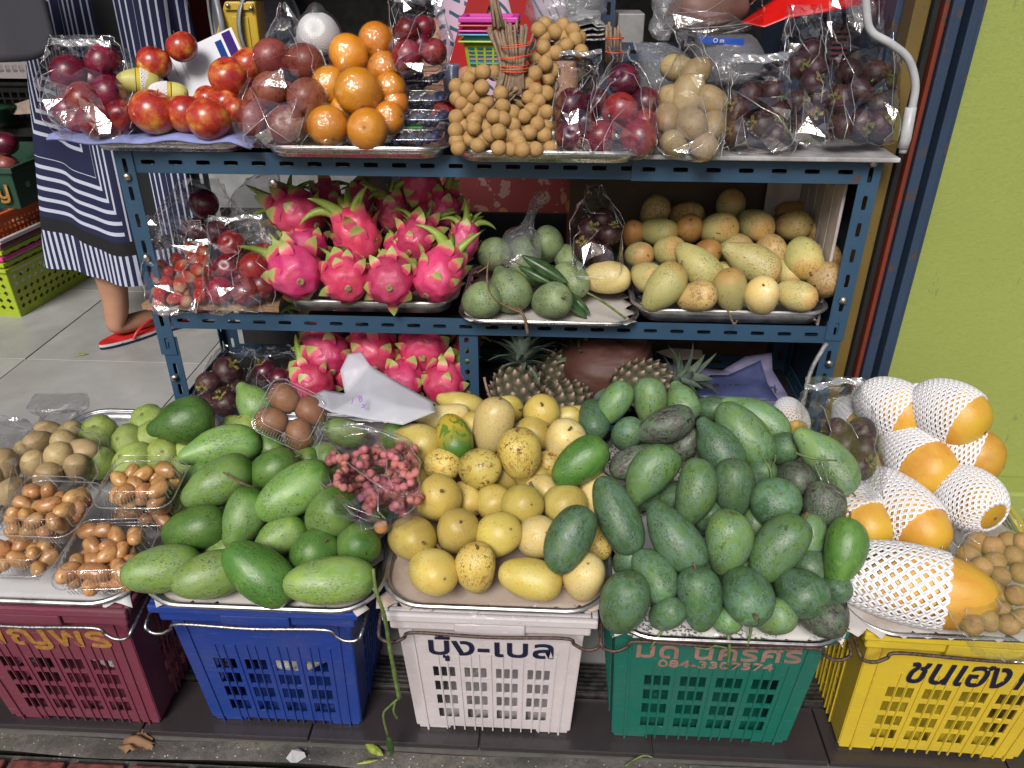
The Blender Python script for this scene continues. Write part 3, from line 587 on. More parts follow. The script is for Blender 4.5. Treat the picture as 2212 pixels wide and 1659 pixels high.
def longan_skin():
    t = NT('longan_skin'); co = t.coord(1, True); vo = t.n('ShaderNodeTexVoronoi'); vo.inputs['Scale'].default_value = 9; t.l(co, vo.inputs['Vector']); a = t.noise(co, 1.2, 3); f = t.noise(co, 30, 4, .7)
    col = t.ramp(a, [(.35, (.34, .19, .065)), (.65, (.43, .265, .10))]); col = t.mix(t.math('MULTIPLY', t.mask(vo.outputs['Distance'], .45, .12), .6), col, (.50, .33, .14)); col = t.mix(t.mask(f, .6, .75), col, (.28, .15, .05))
    return t.out(col, .62, bump=t.math('ADD', vo.outputs['Distance'], f), bump_s=.25, bump_d=.05)
SK['longan'] = longan_skin()
def berry_skin():
    t = NT('strawberry_skin'); co = t.coord(1, True); vo = t.n('ShaderNodeTexVoronoi'); vo.inputs['Scale'].default_value = 9; t.l(co, vo.inputs['Vector']); co0 = t.coord(1, False); sx = t.n('ShaderNodeSeparateXYZ'); t.l(co0, sx.inputs[0])
    oi = t.n('ShaderNodeObjectInfo'); g = t.math('ADD', sx.outputs[0], t.math('SUBTRACT', t.math('MULTIPLY', oi.outputs['Random'], 1.1), .75))
    col = t.ramp(t.mask(g, -1, 1), [(.2, (.50, .012, .010)), (.55, (.56, .05, .02)), (.9, (.60, .38, .22))]); col = t.mix(t.mask(vo.outputs['Distance'], .22, .12), col, (.55, .35, .10))
    return t.out(col, .3, bump=vo.outputs['Distance'], bump_s=.5, bump_d=.05, coat=.3)
SK['strawberry'] = berry_skin()

# ---------------------------------------------------------------- fruit: unit shapes (half length 1 along x)
def mango_shape(bend=.0, taper=.18, beak=.0, flat=.0, nu=28, nv=18, lump=.02, seed=0):
    rr = random.Random(seed); ph = [rr.uniform(0, 6.28) for _ in range(4)]
    def f(s, t):
        th = s*2*math.pi; q = t*math.pi; x = -math.cos(q); r = max(0, math.sin(q))**.80*(1+taper*x)*(1+beak*math.exp(-((x+.75)/.3)**2)*-.35)
        r *= 1+lump*(math.sin(2*th+3*x+ph[0])+.6*math.sin(3*th-2*x+ph[1]))
        return Vector((x, r*math.cos(th)*(1-flat)+bend*(x*x-.4), r*math.sin(th)))
    return MB().grid(f, nu, nv, wrap=True)
MANGO = [mango_shape(.0, .14, 0, .04, seed=1), mango_shape(.16, .16, .3, .06, seed=2), mango_shape(-.14, .10, 0, .05, seed=3), mango_shape(.30, .20, .5, .08, seed=4), mango_shape(-.30, .18, .6, .08, seed=5), mango_shape(.04, .28, .8, .0, seed=6)]
def ball_shape(squash=1.0, dim=.0, lump=.015, seed=0, nu=24, nv=16, ribs=0, rib=.0, botdim=0.0):
    """poles along z"""
    rr = random.Random(seed); ph = rr.uniform(0, 6)
    def f(s, t):
        th = s*2*math.pi; q = t*math.pi; z = -math.cos(q); r = math.sin(q)*(1+lump*math.sin(2*th+ph+z))*(1+(rib*(abs(math.cos(ribs*th/2))-.5) if ribs else 0)*math.sin(q))
        zz = z*squash - dim*math.exp(-(r/.28)**2)*(1 if z > 0 else -botdim)
        return Vector((r*math.cos(th), r*math.sin(th), zz))
    return MB().grid(f, nu, nv, wrap=True)
_mesh = {}
def umesh(key, mb_fn, mat, smooth=True):
    if key not in _mesh: _mesh[key] = mb_fn().mesh(key.split('|')[0], mat, smooth)
    return _mesh[key]
ORD = ['first', 'second', 'third', 'fourth', 'fifth', 'sixth', 'seventh', 'eighth', 'ninth', 'tenth', 'eleventh', 'twelfth']
def ordn(i): return ORD[i] if i < 12 else f'{i+1}th'
def row_labels(items, where, rows):
    """items: (u, v, noun, own label or None); writes labels that count rows from the front and places from the left"""
    idx = sorted(range(len(items)), key=lambda i: -items[i][1]); out = [None]*len(items); n = len(idx); k = math.ceil(n/rows)
    for r in range(rows):
        row = sorted(idx[r*k:(r+1)*k], key=lambda i: items[i][0])
        for j, i in enumerate(row):
            if items[i][3]: out[i] = items[i][3]; continue
            rw = '' if rows == 1 else (', front row' if r == 0 else (', back row' if r == rows-1 else ', '+ordn(r)+' row from front'))
            c = 'leftmost' if j == 0 else ('rightmost' if j == len(row)-1 else ordn(j)+' from left')
            out[i] = f'{items[i][2]} {c}{rw}, {where}'
    return out
def project(P):
    d = P-CAM; z = d.dot(FW); return CX+F_PX*d.dot(RI)/z, CY-F_PX*d.dot(UP)/z
def relabel(objs, noun, where, rows):
    pr = [project(o.matrix_local.translation) for o in objs]
    for o, l in zip(objs, row_labels([(a, b, noun, None) for a, b in pr], where, rows)): o['label'] = l
def heap_depth(u, v, surf):
    d = ray(u, v); lo, hi = .5, 3.4
    for _ in range(40):
        m = (lo+hi)/2; P = CAM+d*m
        if P.z > surf(P.x, P.y): lo = m
        else: hi = m
    return lo
def place(u, v, L, Wd, ang, surf, k=0.0, ratio=1.45, flip=False):
    """centre, long axis and half sizes of a fruit whose outline covers L x Wd view pixels at angle ang"""
    t = heap_depth(u, v, surf)-k*.034; P = CAM+ray(u, v)*t; s = m_px(P); a = math.radians(ang)
    scr = RI*math.cos(a)+UP*math.sin(a); V = ray(u, v)
    scr = (scr-V*scr.dot(V)).normalized()
    Lr = max(L, Wd*ratio)
    c2 = 1.0 if L >= Lr-1e-6 else max(0, (L*L-Wd*Wd)/(Lr*Lr-Wd*Wd)); c = math.sqrt(c2); sn = math.sqrt(1-c2)
    ax = (scr*c - V*sn*(-1 if flip else 1)).normalized()
    return P, ax, Lr*s/2*1.07, Wd*s/2*1.09
def basis(ax, spin=0.0):
    y = (Vector((0, 0, 1)).cross(ax)); y = y.normalized() if y.length > .05 else Vector((1, 0, 0)); z = ax.cross(y)
    y, z = y*math.cos(spin)+z*math.sin(spin), z*math.cos(spin)-y*math.sin(spin)
    return Matrix(((ax.x, y.x, z.x), (ax.y, y.y, z.y), (ax.z, y.z, z.z)))
def mat4(P, B, sx, sy, sz): return Matrix.Translation(P)@B.to_4x4()@Matrix.Diagonal((sx, sy, sz, 1))
scar = MB().lathe([(0, .02), (.05, .022), (.075, .006), (.10, .015), (.13, -.02)], 10)
stemstub = MB().tube([(0, 0, -.05), (.01, 0, .12), (.05, .02, .22)], [.05, .04, .05], 6)
def fruit_cluster(rows_of, surf, where, rows, noun, cat, group, name, default='green', stems=.45, own=None):
    rows_of = [tuple(r)+(None,)*(9-len(r)) for r in rows_of]
    labs = row_labels([(r[0], r[1], r[7] or noun, r[8]) for r in rows_of], where, rows)
    for r, lab in zip(rows_of, labs):
        u, v, L, Wd, ang, k, sk = r[:7]; sk = sk or default; k = k or 0
        P, ax, hl, hw = place(u, v, L, Wd, ang, surf, k)
        ratio = L/Wd; vi = rnd.choice([0, 1, 2, 5]) if ratio < 1.6 else rnd.choice([0, 1, 3, 4])
        spin = R(-.6, .6)
        me = umesh(f'{name}|{vi}|{sk}', lambda: MANGO[vi], SK[sk])
        o = link(name, me, None, M=mat4(P, basis(ax, spin), hl, hw, hw*.97), label=lab, cat=cat, group=group)
        # stem end: at the +x pole when it faces the viewer
        yb = {0: 0, 1: .096, 2: -.084, 3: .18, 4: -.18, 5: .024}[vi]
        B = Matrix.Rotation(math.pi/2, 4, 'Y')
        inv = Matrix.Diagonal((hw/hl, 1, 1, 1))
        link('stem_scar', umesh('stem_scar', lambda: scar, M['stem']), o, M=Matrix.Translation((.985, yb, 0))@inv@B)
        if rnd.random() < stems: link('stem', umesh('stem_stub', lambda: stemstub, M['stem']), o, M=Matrix.Translation((.985, yb, 0))@inv@B@Matrix.Rotation(R(0, 6), 4, 'Z')@Matrix.Scale(R(.7, 1.5), 4))
# heap surfaces (height of the fruit centres above the ground)
def plane3(a, b, c):
    a, b, c = Vector(a), Vector(b), Vector(c); n = (b-a).cross(c-a)
    return lambda x, y: a.z-(n.x*(x-a.x)+n.y*(y-a.y))/n.z
rnd.seed(11)
def slope(y0, z0, y1, z1, zmax=9):     # flat across, rising to the back
    return lambda x, y: min(z0+(z1-z0)*(y-y0)/(y1-y0), zmax)
# ---- light green mangoes on the second front tray
S2 = slope(-.54, .37, -.12, .475)
GM = [(390, 912, 130, 90, 15, 1, 'green_dark', None, 'large deep green mango with brown scar lying over the guavas'),
 (475, 968, 160, 84, 12, .6, 'green', None, 'long light green mango just below the deep green one'), (470, 1043, 152, 92, 30, 1.2, 'green'), (585, 1018, 112, 80, 30, .8, 'green_dark'),
 (635, 1062, 168, 98, 33, 1.5, 'green', None, 'long green mango just left of the bag of pink pods'), (525, 1120, 130, 86, 68, .5, 'green', None, 'pear shaped pale green mango standing upright near the tray middle'), (420, 1143, 126, 92, 14, .2, 'green_dark'),
 (600, 1165, 122, 76, 32, -.2, 'green'), (712, 1113, 118, 96, 50, 1.0, 'green'), (672, 1200, 102, 88, 45, -.2, 'green_dark'), (772, 1172, 94, 88, -60, 0, 'green'),
 (350, 1230, 155, 96, 10, .2, 'green', None, 'light green mango at the front left corner of its tray'), (453, 1243, 148, 95, 16, .2, 'green'), (560, 1238, 170, 106, -38, .5, 'green_dark', None, 'big deep green mango slanting down in the front row'), (712, 1255, 183, 98, 5, .6, 'green', None, 'long green mango lying flat at the front right of its tray'),
 (545, 866, 92, 66, -52, -.5, 'green', None, 'light green mango beside the boxed brown fruit, farthest back'), (742, 932, 100, 58, -18, -.6, 'green', None, 'green mango half hidden behind the bag of pink pods'), (850, 945, 80, 60, 40, -.8, 'green'), (577, 957, 80, 60, -50, -.6, 'green_dark'),
 (430, 1040, 90, 66, 40, -.6, 'green'), (797, 1098, 92, 66, -30, -.8, 'green_dark'), (655, 1000, 80, 60, 20, -.8, 'green'), (700, 985, 70, 60, -30, -.8, 'green'), (560, 1085, 90, 70, 0, -1.2, 'green_dark'), (640, 1130, 90, 70, 0, -1.4, 'green'), (480, 1195, 100, 70, 20, -1.2, 'green'), (740, 1040, 80, 66, 0, -1.0, 'green_dark'), (800, 1010, 70, 60, 20, -1.5, 'green')]
fruit_cluster(GM, S2, 'light green mango tray', 5, 'light green mango', 'mango', 'light green mangoes on the second front tray', 'green_mango')
# ---- guavas
GU = [(213, 940, 80, 76), (280, 957, 76, 70), (207, 998, 78, 72), (322, 913, 70, 84), (333, 945, 72, 76), (352, 985, 72, 66), (410, 972, 60, 70), (533, 930, 74, 66), (441, 935, 50, 48), (288, 1000, 84, 70), (405, 1010, 60, 64), (378, 1082, 60, 64), (545, 990, 60, 52), (500, 925, 54, 50)]
gs = lambda: ball_shape(.92, .10, .05, 4, ribs=6, rib=.10)
labs = row_labels([(g[0], g[1], 'lumpy pale green guava', None) for g in GU], 'beside the green mangoes', 4)
SG = slope(-.54, .365, -.12, .43)
for g, lab in zip(GU, labs):
    P, ax, hl, hw = place(g[0], g[1], g[2], g[2], 90, SG, -.2 if g[0] > 370 else 0); d = Vector((R(-.5, .5), R(-.9, .1), 1)).normalized()
    o = link('guava', umesh('guava', gs, SK['guava']), None, M=mat4(P, basis(d, R(0, 6))@Matrix.Rotation(math.pi/2, 3, 'Y'), hw, hw*g[3]/g[2], hw), label=lab, cat='guava', group='guavas on the left front trays')
    link('calyx', umesh('calyx', lambda: MB().lathe([(0, -.02), (.05, .0), (.09, .05), (.06, .04), (.03, .01)], 8), M['stem']), o, loc=(0, 0, .80))
# ---- yellow mangoes on the third front tray
S3 = slope(-.55, .375, -.12, .475)
YM = [(953, 900, 115, 56, 4, 0, 'yellow_pale', None, 'pale yellow mango lying under the white plastic bag'), (994, 873, 100, 54, -14, -.6, 'yellow'), (980, 944, 98, 74, -72, 1.0, 'yellow_green', None, 'mango half green half yellow with a long stem'), (901, 955, 104, 80, -14, .4, 'yellow'),
 (1065, 919, 116, 84, 76, 1.2, 'yellow_pale', None, 'smooth pale yellow mango standing upright at the back'), (1016, 940, 100, 64, 70, -.6, 'yellow'), (1170, 895, 78, 74, 85, .2, 'yellow'), (1141, 944, 95, 72, 28, -.4, 'yellow'),
 (1124, 990, 116, 86, 97, 1.2, 'yellow_spot', None, 'pear shaped yellow mango speckled brown near its stem'), (1218, 955, 94, 85, 62, .4, 'yellow_pale'), (1216, 905, 84, 46, 10, -.6, 'yellow'), (947, 1004, 86, 66, 0, 0, 'yellow_spot'), (1033, 1012, 88, 82, 10, .6, 'yellow_spot', None, 'round yellow mango with brown scabs around a dark eye'),
 (1182, 1012, 70, 56, 80, -.7, 'yellow_spot'), (943, 1077, 98, 94, 45, .6, 'yellow', None, 'round yellow mango with star shaped brown spots beside the pink pods'), (1007, 1075, 76, 62, -60, -.6, 'yellow'), (1065, 1080, 80, 70, -60, -.4, 'yellow'), (1124, 1090, 88, 82, 0, .6, 'yellow'),
 (1169, 1056, 76, 60, -20, -.6, 'yellow_pale'), (1214, 1089, 90, 82, -10, .3, 'yellow'), (1292, 1062, 115, 80, -68, .2, 'yellow_pale', None, 'orange yellow mango crescent peeking behind a blue green mango'), (887, 1163, 98, 90, -10, .2, 'yellow', None, 'greenish yellow mango at the left edge of the yellow tray'),
 (986, 1149, 94, 88, 60, .4, 'yellow', None, 'yellow mango with thick stem stub and orange stain'), (1073, 1157, 98, 90, 30, .4, 'yellow'), (1158, 1160, 90, 86, 20, .1, 'yellow_pale'), (1286, 1171, 72, 62, -60, -.5, 'yellow_spot'),
 (933, 1236, 103, 94, -20, .3, 'yellow', None, 'large yellow mango at the front left of its tray'), (1029, 1231, 103, 86, 92, .4, 'yellow_spot', None, 'yellow mango with a burst dark scab in the front row'), (1145, 1250, 132, 84, -14, .3, 'yellow', None, 'long orange stained yellow mango lying in the front row'), (1263, 1250, 98, 88, 85, .2, 'yellow_pale', None, 'round yellow mango at the front right of its tray'),
 (1244, 902, 60, 50, 0, -1.0, 'yellow'), (1090, 885, 70, 56, 0, -1.0, 'yellow'), (1080, 1020, 90, 76, 0, -1.2, 'yellow'), (1150, 1030, 80, 66, 0, -1.2, 'yellow'), (900, 1020, 70, 60, 0, -1.2, 'yellow'), (1240, 1150, 80, 70, 0, -1.0, 'yellow')]
fruit_cluster(YM, S3, 'ripe yellow mango tray', 6, 'ripe yellow mango', 'mango', 'ripe yellow mangoes on the third front tray', 'yellow_mango', stems=.6)
# ---- blue green mangoes
S4 = slope(-.56, .375, -.10, .515)
DM = [(1252, 999, 132, 84, 40, 1.8, 'green_dark', None, 'deep green mango lying where yellow and green piles meet'), (1230, 1165, 146, 94, 64, 2.4, 'bluegreen', None, 'blue green mango with yellow patch lying on the yellow mangoes'), (1333, 1112, 168, 86, -66, 1.8, 'bluegreen', None, 'long smooth blue green mango leaning over the yellow crescent'),
 (1282, 906, 82, 64, -78, -.3, 'bluegreen'), (1327, 871, 98, 62, 55, .6, 'bluegreen_light', None, 'small hooked green mango with yellow green tip at the back'), (1403, 868, 100, 70, 90, .5, 'bluegreen_light', None, 'pale green mango standing upright before the pineapple crown'), (1472, 865, 88, 64, -68, -.2, 'bluegreen_light'), (1435, 920, 126, 72, 20, 1.0, 'purple', None, 'dull purple speckled mango with brown stub near the back'),
 (1353, 940, 74, 62, 50, -.3, 'bluegreen'), (1366, 1001, 98, 66, 20, .4, 'purple', None, 'mango with a dark purple blotch left of the hooked mango'), (1478, 962, 80, 54, 60, -.5, 'purple'), (1550, 962, 132, 84, -56, 1.0, 'bluegreen'), (1607, 937, 152, 88, -50, 1.2, 'bluegreen_light'), (1632, 903, 152, 74, -30, -.1, 'bluegreen_light'),
 (1532, 884, 70, 54, 0, -.6, 'bluegreen'), (1688, 971, 78, 66, 20, -.2, 'bluegreen'), (1782, 993, 164, 88, -48, 1.5, 'bluegreen_light', None, 'long light green mango with a twig across it, far right'), (1403, 1028, 144, 90, 52, 1.4, 'bluegreen_light', None, 'hooked light green mango curving to the upper right'),
 (1499, 1068, 148, 84, 74, 1.2, 'bluegreen_light'), (1585, 1054, 116, 84, 92, 1.3, 'bluegreen', None, 'mango with white ringed brown stub in the pile middle'), (1641, 1030, 80, 62, 60, -.4, 'bluegreen'), (1714, 1037, 86, 78, 0, .2, 'purple'), (1672, 1092, 102, 94, 60, 1.0, 'bluegreen', None, 'round blue green mango with white mould patch'),
 (1775, 1106, 120, 88, 78, .5, 'purple', None, 'green mango with yellow brown blush at the right edge'), (1457, 1159, 164, 94, -54, 1.6, 'bluegreen', None, 'long dark blue green mango slanting down, olive stained'), (1571, 1175, 132, 98, 82, 1.4, 'bluegreen_light', None, 'green mango with black round spot and white stem tip'), (1682, 1184, 156, 98, 52, 1.8, 'bluegreen_light', None, 'large pale green kidney shaped mango near the middle front'),
 (1747, 1168, 112, 66, 80, .2, 'bluegreen_light'), (1822, 1193, 142, 86, 76, 1.2, 'green_dark', None, 'bright green kidney shaped mango at the right edge of the pile'), (1527, 1120, 74, 56, 70, -.6, 'bluegreen'), (1632, 1140, 90, 60, 80, -.6, 'bluegreen_light'), (1357, 1212, 72, 62, 40, -.4, 'bluegreen'), (1413, 1242, 116, 82, -58, .6, 'bluegreen'),
 (1347, 1304, 126, 100, 70, .4, 'bluegreen', None, 'blue green mango at the front left corner of its tray'), (1440, 1326, 78, 66, 30, -.2, 'bluegreen'), (1511, 1294, 128, 94, 95, .5, 'bluegreen'), (1564, 1340, 66, 54, 0, -.5, 'bluegreen_light'), (1610, 1285, 118, 104, -60, .8, 'bluegreen', None, 'mango with a long green stem hanging over the tray rim'), (1721, 1274, 120, 92, -34, .8, 'bluegreen'),
 (1672, 1332, 88, 76, 10, 0, 'bluegreen_light'), (1768, 1326, 112, 82, -28, .1, 'purple'), (1799, 1276, 74, 62, 20, -.4, 'bluegreen'),
 (1450, 1075, 90, 70, 0, -1.2, 'bluegreen'), (1560, 1120, 90, 70, 30, -1.4, 'bluegreen'), (1380, 1070, 80, 66, 0, -1.2, 'bluegreen'), (1660, 1230, 100, 80, 0, -1.0, 'bluegreen'), (1480, 1230, 90, 80, 0, -1.0, 'bluegreen'), (1540, 1010, 80, 70, 0, -1.4, 'bluegreen'), (1740, 1225, 90, 80, 0, -.9, 'bluegreen'), (1410, 965, 80, 66, 0, -1.2, 'bluegreen'), (1590, 1240, 90, 80, 20, -1.0, 'bluegreen')]
fruit_cluster(DM, S4, 'blue green pile', 7, 'blue green mango', 'mango', 'blue green mangoes piled on the fourth front tray', 'blue_green_mango', stems=.5)
# ---- pale yellow mangoes on the middle tier
SM = slope(-.0, .615, .28, .73)
PM = [(1413, 460, 70, 58, 60, -.6, 'matte_spot', None, 'tan mango upright at the back left of the pale yellow pile'), (1482, 463, 70, 52, 0, -.6, 'matte_spot'), (1578, 447, 68, 58, 80, 0, 'matte_yellow', None, 'topmost round yellow mango of the middle tier pile'), (1423, 501, 80, 58, -8, .2, 'matte_yellow'), (1489, 499, 60, 52, 85, .3, 'matte_orange', None, 'small dull orange mango among the pale yellow ones'),
 (1549, 495, 80, 66, 12, .8, 'matte_yellow', None, 'greenish yellow mango with a dark eye and brown dots'), (1629, 486, 78, 66, -20, .8, 'matte_yellow', None, 'yellow mango with a long dry stem hanging down'), (1706, 488, 82, 60, 4, .7, 'matte_spot', None, 'yellow mango heavily scabbed brown, upper right'), (1758, 495, 62, 50, -40, 0, 'matte_spot'), (1709, 456, 62, 40, 0, -1, 'matte_orange'),
 (1368, 507, 56, 48, 80, -.8, 'matte_orange'), (1379, 551, 60, 54, 0, 0, 'matte_yellow'), (1440, 544, 70, 58, 15, .5, 'matte_yellow'), (1508, 574, 120, 72, -46, 1.2, 'matte_yellow', None, 'long greenish yellow mango slanting down in the middle'), (1523, 545, 62, 50, 0, -.2, 'matte_orange'), (1583, 537, 76, 62, 0, -.2, 'matte_yellow'),
 (1621, 564, 128, 74, -28, 1.3, 'matte_yellow', None, 'largest pale yellow mango lying across the pile top'), (1665, 537, 68, 62, -60, .2, 'matte_spot'), (1736, 555, 92, 78, -74, .8, 'matte_yellow', None, 'greenish mango with a stem lying over it, right side'), (1785, 549, 64, 54, -60, 0, 'matte_spot'), (1783, 607, 72, 70, 70, -.2, 'matte_spot', None, 'tan cracked mango touching the right rack post'),
 (1399, 598, 78, 62, -22, 0, 'matte_yellow'), (1433, 622, 114, 74, 52, .7, 'matte_yellow', None, 'tall pear shaped yellow mango at the front left of its tray'), (1504, 641, 82, 64, 8, .4, 'matte_spot', None, 'round tan mango with a dark scar, front row'), (1579, 630, 92, 70, 100, .4, 'matte_yellow'), (1647, 641, 78, 72, 92, .3, 'yellow_pale'), (1718, 638, 86, 62, -16, .3, 'matte_yellow'), (1698, 588, 72, 54, -40, -.4, 'matte_yellow'), (1564, 585, 50, 40, 0, -.6, 'matte_yellow'), (1460, 590, 60, 50, 0, -1, 'matte_yellow'), (1640, 600, 70, 60, 0, -.8, 'matte_yellow')]
fruit_cluster(PM, SM, 'middle tier right tray', 5, 'pale yellow mango', 'mango', 'pale yellow mangoes on the middle tier', 'pale_mango', 'matte_yellow', stems=.6)
SH = slope(-.02, .600, .28, .685)
HM = [(1065, 549, 70, 66, 20, 0, 'matte_green'), (1125, 540, 60, 52, 0, -.5, 'matte_green'), (1181, 530, 74, 66, 80, .5, 'matte_green', None, 'pale powdery green mango at the top of its small heap'), (1226, 556, 72, 54, -30, -.3, 'matte_green'), (1138, 590, 78, 62, 0, -.2, 'matte_green'), (1098, 619, 100, 78, -60, .5, 'matte_green', None, 'large powdery green mango in the middle with a red twig'), (1232, 603, 82, 66, -42, .2, 'matte_green'),
 (1038, 649, 82, 76, 10, .1, 'matte_green', None, 'round mottled green mango at the front left of its tray'), (1190, 649, 84, 76, 10, .2, 'matte_green', None, 'round powdery green mango with brown stub, front centre'), (1310, 600, 98, 68, 0, .2, 'yellow_pale', None, 'single smooth peach yellow mango right of the green ones')]
fruit_cluster(HM, SH, 'paper lined tray', 3, 'powdery green mango', 'mango', 'powdery green mangoes on the middle tier', 'hard_mango', 'matte_green', stems=.4)
# ================================================================ dragon fruit
def grad_mat(name, stops, ax=0, rough=.4, a=-0.05, b=1.0, bump=.2, coat=.1, nz=.35):
    t = NT(name); co0 = t.coord(1, False); sx = t.n('ShaderNodeSeparateXYZ'); t.l(co0, sx.inputs[0]); n = t.noise(t.coord(1, True), 2.5, 4); f = t.noise(t.coord(1, True), 14, 4, .7)
    g = t.math('ADD', sx.outputs[ax], t.math('MULTIPLY', t.math('SUBTRACT', n, .5), nz)); col = t.ramp(t.mask(g, a, b), stops); col = t.mix(t.mask(f, .62, .8), col, (.22, .12, .05))
    return t.out(col, rough, bump=f, bump_s=bump, bump_d=.02, coat=coat)
PINK = (.62, .028, .13); M['df_body'] = skin('dragon_fruit_skin', (.56, .030, .12), (.62, .075, .17), (.54, .06, .07), (.35, .10, .06), .33, 1.2, .60, .72, (.50, .18, .10), .74, hue=.012, bump=.25, coat=.2)
M['df_bract'] = grad_mat('dragon_fruit_scale', [(.0, (.56, .030, .12)), (.40, (.60, .07, .14)), (.56, (.50, .34, .13)), (.72, (.26, .36, .09))])
M['df_horn'] = grad_mat('dragon_fruit_horn', [(.0, (.62, .05, .12)), (.12, (.55, .36, .12)), (.28, (.26, .36, .06)), (1, (.20, .27, .05))])
def bract_shape(curl=.55, width=.5, nx=8, ny=4, fold=.10, taper=1.15):
    top = []
    def f(s, t, dz=0):
        x = s; w = width*(1-s**1.6)**.75*(1-.15*math.cos(s*5)) + .002; y = (t*2-1)*w*.5*(1 if taper < 1 else 1)
        ang = curl*s; return Vector((x*math.cos(ang*.9), y, x*math.sin(ang)*1.0+fold*(2*t-1)**2*-.8*(1-s)+dz*(1-s*.8)))
    mb = MB(); mb.grid(lambda s, t: f(s, t, .045), nx, ny); mb.grid(lambda s, t: f(s, 1-t, -.035), nx, ny)
    return mb
def horn_shape(curl=.6):
    P = []; r = []
    for i in range(9):
        s = i/8; P.append((s*math.cos(curl*s), 0, s*math.sin(curl*s))); r.append(.19*(1-s)**.75*(1 if i else 1.2)+.006)
    return MB().tube(P, r, 7)
M['calyx_dry'] = simple('dry_fruit_scar', (.32, .22, .10), .7, 0, .4, 8, .3)
def dragon(u, v, L, Wd, ang, k, surf, lab, flip=False, nb=20, seed=0):
    rr = random.Random(seed*7+3); P, ax, hl, hw = place(u, v, L, Wd, ang, surf, k, ratio=1.28, flip=flip); ax = -ax if False else ax
    B = basis(ax, rr.uniform(0, 6)); o = thing('dragon_fruit', lab, 'dragon fruit', group='dragon fruits piled on the rack', M=Matrix.Translation(P)@B.to_4x4())
    def body():
        def f(s, t):
            th = s*2*math.pi; q = t*math.pi; x = -math.cos(q); r = max(0, math.sin(q))**.82*(1+.05*math.cos(5*th+6*x)+.03*math.sin(8*th-5*x)); return Vector((x*(1-.06*(x < -.9)), r*math.cos(th), r*math.sin(th)))
        return MB().grid(f, 40, 24, wrap=True)
    link('body', umesh('dragon_body', body, M['df_body']), o, M=Matrix.Diagonal((hl, hw, hw, 1)))
    link('stem_scar', umesh('df_scar', lambda: MB().lathe([(0, .02), (.05, .05), (.09, .02), (.13, .05), (.16, -.02)], 7), M['calyx_dry']), o, M=Matrix.Translation((-hl*.97, 0, 0))@Matrix.Rotation(-math.pi/2, 4, 'Y')@Matrix.Diagonal((hw, hw, hw, 1)))
    for i in range(nb):
        f_ = (i+.5)/nb; x = -.86+1.66*f_; th = i*2.39996+rr.uniform(-.25, .25); r = math.sqrt(max(0, 1-x*x))**.82
        p = Vector((x*hl, r*hw*math.cos(th)*.97, r*hw*math.sin(th)*.97)); n = Vector((x*.75, math.cos(th)*r, math.sin(th)*r)).normalized(); tg = (Vector((1, 0, 0))-n*n.x).normalized()
        if x > .62: continue
        ln = hw*(.52+.38*f_+rr.uniform(-.08, .14)); lift = -.02+.18*f_; d = (tg*math.cos(lift)+n*math.sin(lift)); nn = (n*math.cos(lift)-tg*math.sin(lift)); b = nn.cross(d)
        MM = Matrix(((d.x, b.x, nn.x, 0), (d.y, b.y, nn.y, 0), (d.z, b.z, nn.z, 0), (0, 0, 0, 1)))
        j = rr.randrange(3)
        link('scale', umesh(f'dragon_scale|{j}', lambda: bract_shape((.15, .35, .65)[j], (1.15, 1.0, .8)[j]), M['df_bract']), o, M=Matrix.Translation(p)@MM@Matrix.Scale(ln, 4))
    for i in range(rr.choice([5, 6, 7])):
        th = i*2.3+rr.uniform(0, .6); a = .30+.35*(i % 3)/2; d = Vector((math.cos(a), math.sin(a)*math.cos(th), math.sin(a)*math.sin(th))); n = Vector((-math.sin(a), math.cos(a)*math.cos(th), math.cos(a)*math.sin(th))); b = n.cross(d)
        MM = Matrix(((d.x, b.x, n.x, 0), (d.y, b.y, n.y, 0), (d.z, b.z, n.z, 0), (0, 0, 0, 1))); p = Vector((hl*(.86-.2*(i % 3)/2), 0, 0))+Vector((0, math.cos(th), math.sin(th)))*hw*(.22+.22*(i % 3)/2)
        j = i % 2; link('horn', umesh(f'dragon_horn|{j}', lambda: horn_shape((.35, .95)[j]), M['df_horn']), o, M=Matrix.Translation(p)@MM@Matrix.Scale(hw*rr.uniform(1.1, 2.0), 4)@Matrix.Diagonal((1, .85, 1, 1)))
SD = slope(.0, .620, .24, .755)
DF = [(644, 463, 108, 94, 150, .8, 'big dragon fruit with pale green horns at the upper left'), (770, 508, 116, 90, 112, .8, 'smooth dragon fruit standing upright in the middle of the pile'), (639, 586, 106, 102, 115, .6, 'dragon fruit at the front left corner of the tray'), (748, 600, 96, 92, 100, .5, 'dragon fruit second from left in the front row'),
      (844, 606, 96, 94, 80, .5, 'dragon fruit with cracked grey scar, third in the front row'), (901, 515, 88, 78, 60, .4, 'rounded dragon fruit with brown patches right of the middle'), (948, 592, 112, 92, 60, .9, 'tall dragon fruit at the front right corner of the tray'), (1000, 523, 92, 60, 75, -.2, 'narrow dragon fruit at the far right of the pile'),
      (907, 402, 96, 82, -80, .2, 'orange red dragon fruit hanging tip down below the top shelf'), (958, 452, 82, 66, 80, -.5, 'dim dragon fruit behind at the upper right'), (846, 462, 90, 62, 95, -.6, 'dragon fruit with a green knob behind the upright one'), (705, 432, 74, 62, 100, -1, 'dark dragon fruit tucked under the top beam'), (662, 532, 86, 80, 130, -.4, 'dragon fruit half hidden below the big upper left one'), (866, 552, 80, 70, 90, -.8, 'dragon fruit deep in the middle of the pile'), (780, 430, 70, 60, 80, -1.4, 'dark dragon fruit at the back under the beam')]
for i, d in enumerate(DF): dragon(*d[:6], SD, d[6], flip=True, seed=i+1)
SDL = slope(.02, .375, .25, .50)
